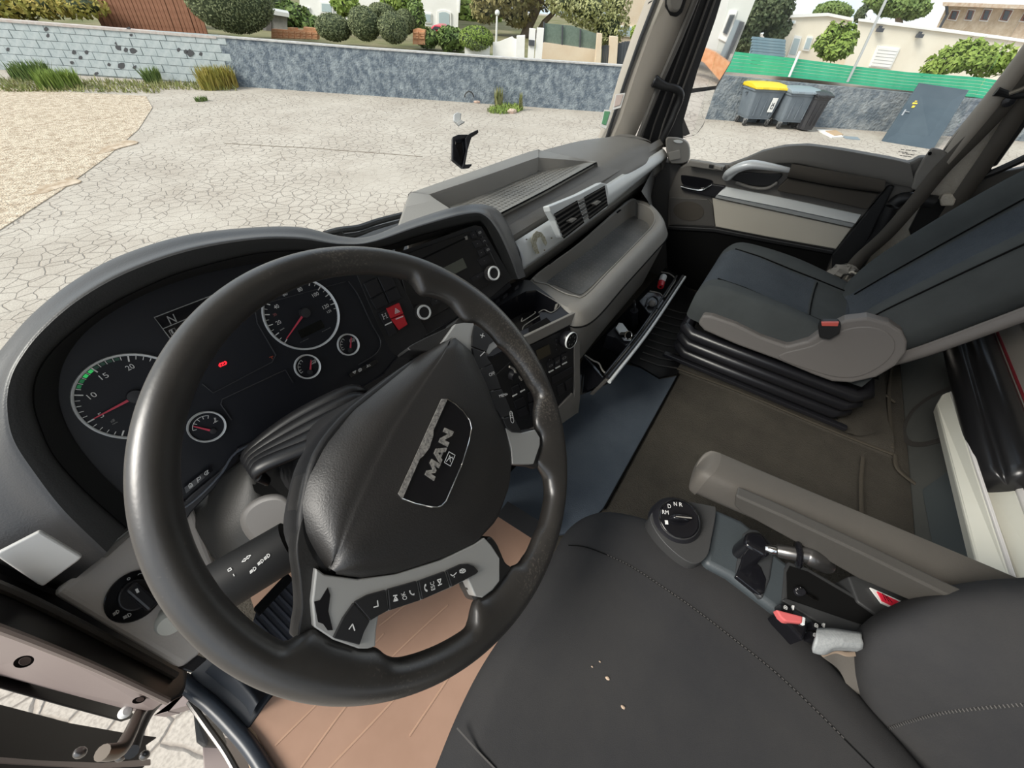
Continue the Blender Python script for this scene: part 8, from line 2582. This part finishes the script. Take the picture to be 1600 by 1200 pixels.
# black padded bar
br = thing('bunk_rail', (0.5, -0.9, 0.3), 'thick glossy black rail with two ridges along the bunk edge', 'rail')
secp = []
prof_l = [(1462, 522), (1468, 508), (1484, 496), (1500, 491), (1512, 492), (1520, 500), (1530, 515)]
prof_r = [(1538, 742), (1545, 746), (1562, 740), (1578, 726), (1590, 728), (1602, 738), (1640, 742)]
PL_ = [at(p[0], p[1], y=yy) for p, yy in zip(prof_l, (-0.885, -0.872, -0.865, -0.868, -0.875, -0.89, -0.92))]
PR_ = [at(p[0], p[1], y=yy) for p, yy in zip(prof_r, (-0.885, -0.872, -0.865, -0.868, -0.875, -0.89, -0.92))]
def rail_sec(c, k=1.0):
    return [c + A((0, y_, z_)) * k for y_, z_ in ((-0.03, -0.055), (0.01, -0.06), (0.035, -0.035), (0.042, -0.005), (0.036, 0.018), (0.022, 0.02), (0.018, 0.036), (0.004, 0.05), (-0.02, 0.05), (-0.045, 0.04), (-0.05, -0.02))]
ca, cb_ = A((0.90, -0.90, 0.345)), A((0.155, -0.90, 0.345))
rows5 = [rail_sec(ca + A((0.035, 0, 0)), 0.25), rail_sec(ca + A((0.03, 0, 0)), 0.7), rail_sec(ca + A((0.012, 0, 0)), 0.94), rail_sec(ca), rail_sec(ca * 0.5 + cb_ * 0.5), rail_sec(cb_), rail_sec(cb_ + A((-0.014, 0, 0)), 0.92), rail_sec(cb_ + A((-0.026, 0, 0)), 0.6), rail_sec(cb_ + A((-0.03, 0, 0)), 0.2)]
v, f = loft(rows5, nv=40, cv=True, smooth_u=False, caps=True)
mk('rail_body', v, f, mat('rail_black', (0.014, 0.014, 0.015), 0.28, spec=0.5), br, smooth=50)
v, f = lathe([(0, 0), (0.003, 0), (0.002, 0.001)], rail_sec(ca)[7] + A((-0.02, 0.004, 0.001)), (0, 0.3, 1), 10)
mk('nick', v, f, m_whitep, br)
# red piping and the bunk cushion
rp = thing('bunk_mattress', (0.5, -1.2, 0.35), 'grey-beige bunk mattress with dark red piping behind the rail', 'mattress')
v, f = loft([[(x, -0.955, 0.30), (x, -0.955, 0.385), (x, -0.975, 0.43), (x, -1.02, 0.455), (x, -1.4, 0.47), (x, -1.68, 0.46)] for x in (-0.25, 0.2, 0.7, 1.15, 1.2)], nu=10, nv=24, smooth_u=False, flip=True)
mk('mattress_body', v, f, mat('mattress_cover', (0.24, 0.22, 0.195), 0.85, spec=0.2, bump=(300, 0.3, 0.002)), rp, smooth=60, solid=0.01)
v, f = tube([(x, -0.952, 0.392) for x in (-0.25, 0.3, 0.95)], 0.007, 10)
mk('red_piping', v, f, mat('piping_red', (0.16, 0.012, 0.018), 0.6), rp)

# ================================================================ LEFT END: SILVER PLATE, LIGHT SWITCH, DOOR JAMB
LF = Pl(at(190, 930, d=0.50), (0.28, -0.72, 0.62))
lfp = thing('left_fascia', LF(200, 930, -0.02), 'grey fascia at the driver side holding the round light switch', 'dashboard trim')
fp = [(202, 830), (240, 805), (300, 780), (325, 850), (345, 900), (330, 1000), (312, 1026), (285, 1046), (186, 988), (84, 927), (110, 905)]
v, f = LF.plate(fp, -0.03, 0.03)
mk('panel', v, f, MAT['dashL'] if 'dashL' in MAT else mat('fascia_grey', (0.58, 0.54, 0.50), 0.5, bump=(420, 0.2, 0.001)), lfp, smooth=0, bev=0.008, seg=3)
v, f = LF.plate([(156, 866), (203, 828), (206, 836), (166, 872)], 0.0, 0.012)
mk('trim_wedge', v, f, m_grey, lfp, smooth=0, bev=0.002)
v, f = LF.plate([(284, 1046), (310, 1024), (325, 1030), (300, 1052)], -0.02, 0.022)
mk('corner_clip', v, f, m_satin, lfp, smooth=0, bev=0.002)
ls = thing('light_switch', LF(205, 930, 0.0), 'round black headlight switch with square grip and white symbols', 'switch')
v, f = LF.plate(ellipse((209, 932), 52, 36, 40, -0.62), 0.0, 0.003)
mk('escutcheon', v, f, m_gloss, ls, smooth=0, bev=0.001)
v, f = LF.plate(ellipse((212, 930), 30, 22, 36, -0.62), 0.003, 0.006)
mk('turn_ring', v, f, m_satin, ls, smooth=0, bev=0.0015)
v, f = LF.plate([(196, 924), (214, 908), (250, 940), (233, 956)], 0.008, 0.014)
gk = mk('grip', v, f, m_satin, ls, smooth=0, bev=0.003)
v, f = LF.plate([(211, 921), (215, 919), (218, 925), (214, 927)], 0.0215, 0.001)
mk('mark', v, f, m_whitep, gk, smooth=0)
lampq = lamp_i
for q, ln in (([(178, 963), (187, 957), (184, 952), (176, 958)], lampq), ([(194, 968), (206, 962), (203, 957), (192, 963)], lampq), ([(199, 907), (204, 905), (203, 901.5), (198, 904)], [arc(0.5, 0.5, 0.45, 0, 360, 12)]), ([(216, 900), (226, 895), (225, 892), (215, 897)], [[(0, 0.5), (0.3, 0.8), (0.5, 0.3), (0.7, 0.7), (1, 0.5)]])):
    v, f = strokes(ln, LF.pts(q, 0.0036), 0.0008, LF.n)
    mk('symbol', v, f, m_whitep, ls, smooth=0)
kax = unit(LF.n * 0.75 + A((-0.35, -0.3, 0.0)))
kc = LF(266, 974, 0.022)
v, f = lathe([(0.013, -0.035), (0.0135, -0.014), (0.016, -0.009), (0.016, 0.0), (0.013, 0.005), (0, 0.0055)], kc, kax, 26)
mk('push_knob', v, f, mat('knob_white', (0.52, 0.52, 0.47), 0.5), lfp, smooth=40, label='small round white push knob')
# silver plate at the hood's left foot
sp2 = thing('speaker_plate', at(65, 872, d=0.49), 'blank silver square plate at the left foot of the hood', 'trim plate')
SQ = Pl(at(66, 872, d=0.428), CL.n)
v, f = SQ.plate([(62, 830), (129, 870), (122, 877), (67, 917), (58, 913), (-6, 870), (-4, 864)], -0.006, 0.008)
mk('plate', v, f, mat('plate_silver', (0.74, 0.73, 0.70), 0.35, 0.2), sp2, smooth=0, bev=0.003, seg=3)

# door jamb and open driver door
dj = thing('door_frame', (-1.05, 0.2, 0.45), 'black lower door frame with tan jamb panel at the driver door opening', 'door frame')
JX = -1.045
def JP(px, py, x=JX): return at(px, py, x=x)
v, f = prism([JP(p[0], p[1], -1.065) for p in [(-80, 760), (60, 840), (130, 890), (296, 1020), (290, 1070), (-80, 950)]], unit(JP(100, 900) - CAM) * 0.02)
mk('inner_filler', v, f, m_blk, dj, smooth=0)
v, f = prism([JP(*p) for p in [(-40, 880), (20, 904), (92, 934), (180, 986), (290, 1050), (293, 1072), (284, 1090), (268, 1098), (180, 1060), (80, 1018), (-40, 972)]], unit(JP(140, 1000) - CAM) * 0.05)
mk('frame_beam', v, f, mat('beam_black', (0.012, 0.011, 0.011), 0.3, spec=0.5), dj, smooth=0, bev=0.012, seg=4)
v, f = tube([JP(p[0], p[1], JX + 0.004) for p in [(-40, 900), (40, 934), (140, 984), (274, 1056)]], 0.005, 8, smooth=20)
mk('lip_or_gleam', v, f, m_greyd, dj)  # thin grey tube painted in as the gloss highlight along the beam
v, f = tube([JP(p[0], p[1], JX + 0.002) for p in [(-40, 968), (60, 1006), (160, 1048), (262, 1096)]], 0.004, 8, smooth=20)
mk('lower_lip', v, f, mat('lip_tan', (0.30, 0.24, 0.21), 0.4), dj)
m_jamb = mat('jamb_tan_grey', (0.23, 0.183, 0.17), 0.45, spec=0.4)
v, f = prism_v([JP(p[0], p[1], xx) for p, xx in zip([(-40, 968), (60, 1006), (262, 1092), (240, 1108), (216, 1113), (100, 1082), (0, 1056), (-40, 1046)], (-1.07, -1.07, -1.07, -1.10, -1.17, -1.19, -1.2, -1.2))], 0.015)
mk('jamb_panel', v, f, m_jamb, dj, smooth=0, bev=0.004)
for px, py, rx, ry in ((37, 1034, 17, 9), (217, 1094, 11, 5)):
    v, f = prism_v([JP(p[0], p[1], -1.085) for p in ellipse((px, py), rx, ry, 22, -0.28)], 0.006)
    sc__ = mk('bolt_recess', v, f, m_seam, dj, smooth=0)
    v, f = prism_v([JP(p[0], p[1], -1.08) for p in ellipse((px + 2, py - 1), rx * 0.6, ry * 0.7, 18, -0.28)], 0.006)
    mk('bolt', v, f, m_jamb, sc__, smooth=0, bev=0.001)
v, f = prism_v([JP(p[0], p[1], -1.2) for p in [(-40, 1044), (0, 1055), (100, 1081), (200, 1108), (214, 1120), (190, 1128), (100, 1104), (0, 1076), (-40, 1066)]], 0.03)
mk('jamb_seal', v, f, m_blk, dj, smooth=0, bev=0.008, seg=3)
v, f = lathe([(0.0, -0.006), (0.008, -0.004), (0.009, 0.004), (0.006, 0.008), (0, 0.009)], at(195, 1113, x=-1.15), (0.6, -0.5, 0.6), 20)
mk('door_switch', v, f, m_whitep, dj)
d2 = thing('door_2', (-1.55, 0.3, -0.2), None, None, kind='structure')
v, f = prism_v([JP(p[0], p[1], -1.33) for p in [(-60, 1086), (20, 1106), (110, 1130), (200, 1146), (247, 1152), (226, 1166), (232, 1182), (226, 1200), (150, 1240), (-60, 1240)]], 0.05)
mk('open_door_edge', v, f, mat('door_edge_black', (0.008, 0.007, 0.0065), 0.6, spec=0.15), d2, smooth=0, bev=0.006)
v, f = prism_v([JP(p[0], p[1], -1.31) for p in [(-60, 1178), (60, 1188), (160, 1192), (236, 1186), (236, 1196), (150, 1202), (-60, 1190)]], 0.02)
mk('door_flange', v, f, m_jamb, d2, smooth=0, bev=0.003)
m_brz = mat('strap_metal', (0.13, 0.11, 0.09), 0.35, 0.7)
v, f = tube([JP(p[0], p[1], -1.14) for p in [(246, 1080), (226, 1104), (214, 1122), (202, 1148), (186, 1172), (160, 1176)]], [0.010, 0.009, 0.008, 0.009, 0.010, 0.009], 12, smooth=30)
mk('check_strap', v, f, m_brz, d2, smooth=60)
v, f = tube([JP(p[0], p[1], -1.16) for p in [(262, 1085), (236, 1110), (220, 1140), (206, 1175)]], [0.008, 0.008, 0.007, 0.009], 10, smooth=20)
mk('hinge_arm', v, f, m_blk, d2, smooth=60)
for px, py in ((188, 1182), (226, 1180), (125, 1176)):
    v, f = blob(JP(px, py, -1.2), (0.007, 0.008, 0.010), 8, 12)
    mk('hinge_pin', v, f, m_gun, d2)
# sill rail, kick panel, steps
sr = thing('door_sill', at(350, 1110, z=0.02), 'blue-black door sill rail curving around the driver footwell', 'sill')
v, f = tube(ats([(284, 1062), (300, 1078), (330, 1102), (365, 1138), (395, 1174), (430, 1230)], z=0.02), 0.014, 12, smooth=34)
m_sill = mat('sill_blue_black', (0.030, 0.036, 0.046), 0.35, spec=0.5)
mk('rail', v, f, m_sill, sr, smooth=70)
v, f = prism(ats([(290, 1062), (305, 1040), (360, 1000), (410, 985), (440, 1060), (420, 1092), (385, 1142), (396, 1172), (360, 1130), (325, 1096)], z=0.016), (0, 0, -0.03))
mk('kick_panel', v, f, mat('kick_dark', (0.022, 0.026, 0.033), 0.6), sr, smooth=0, bev=0.004)
v, f = loft([ats([(320, 1050), (345, 1070), (380, 1100), (392, 1120)], z=0.022), ats([(340, 1030), (362, 1050), (392, 1085), (402, 1100)], z=0.06), ats([(360, 1020), (385, 1040), (410, 1070), (416, 1085)], z=0.022)], nu=12, nv=16)
mk('footrest_bulge', v, f, MAT['kick_dark'], sr, smooth=70)
v, f = tube(ats([(296, 1096), (320, 1130), (350, 1172), (372, 1210)], z=-0.02), 0.006, 8, smooth=24)
mk('sill_gleam', v, f, m_gun, sr)  # thin tube put in for the narrow highlight along the sill
stp = thing('cab_step', at(330, 1180, z=-0.45), 'grey-brown entry step housing below the driver door sill', 'step')
v, f = prism(ats([(300, 1112), (314, 1128), (326, 1160), (318, 1170), (305, 1160)], z=-0.25), (0, 0, -0.1))
mk('step_bracket', v, f, m_greyd, stp, smooth=0, bev=0.012)
v, f = prism(catmull(ats([(316, 1168), (326, 1150), (345, 1170), (380, 1215), (385, 1260), (330, 1250)], z=-0.35), 30, True), (0.0, 0, -0.12))
mk('step_tread', v, f, m_jamb, stp, smooth=40, bev=0.02, seg=3)
v, f = prism(ats([(212, 1100), (262, 1068), (300, 1072), (306, 1098), (240, 1118), (262, 1112)], z=-0.5), (0.0, 0, -0.06))
mk('lower_tread', v, f, m_jamb, stp, smooth=0, bev=0.01)
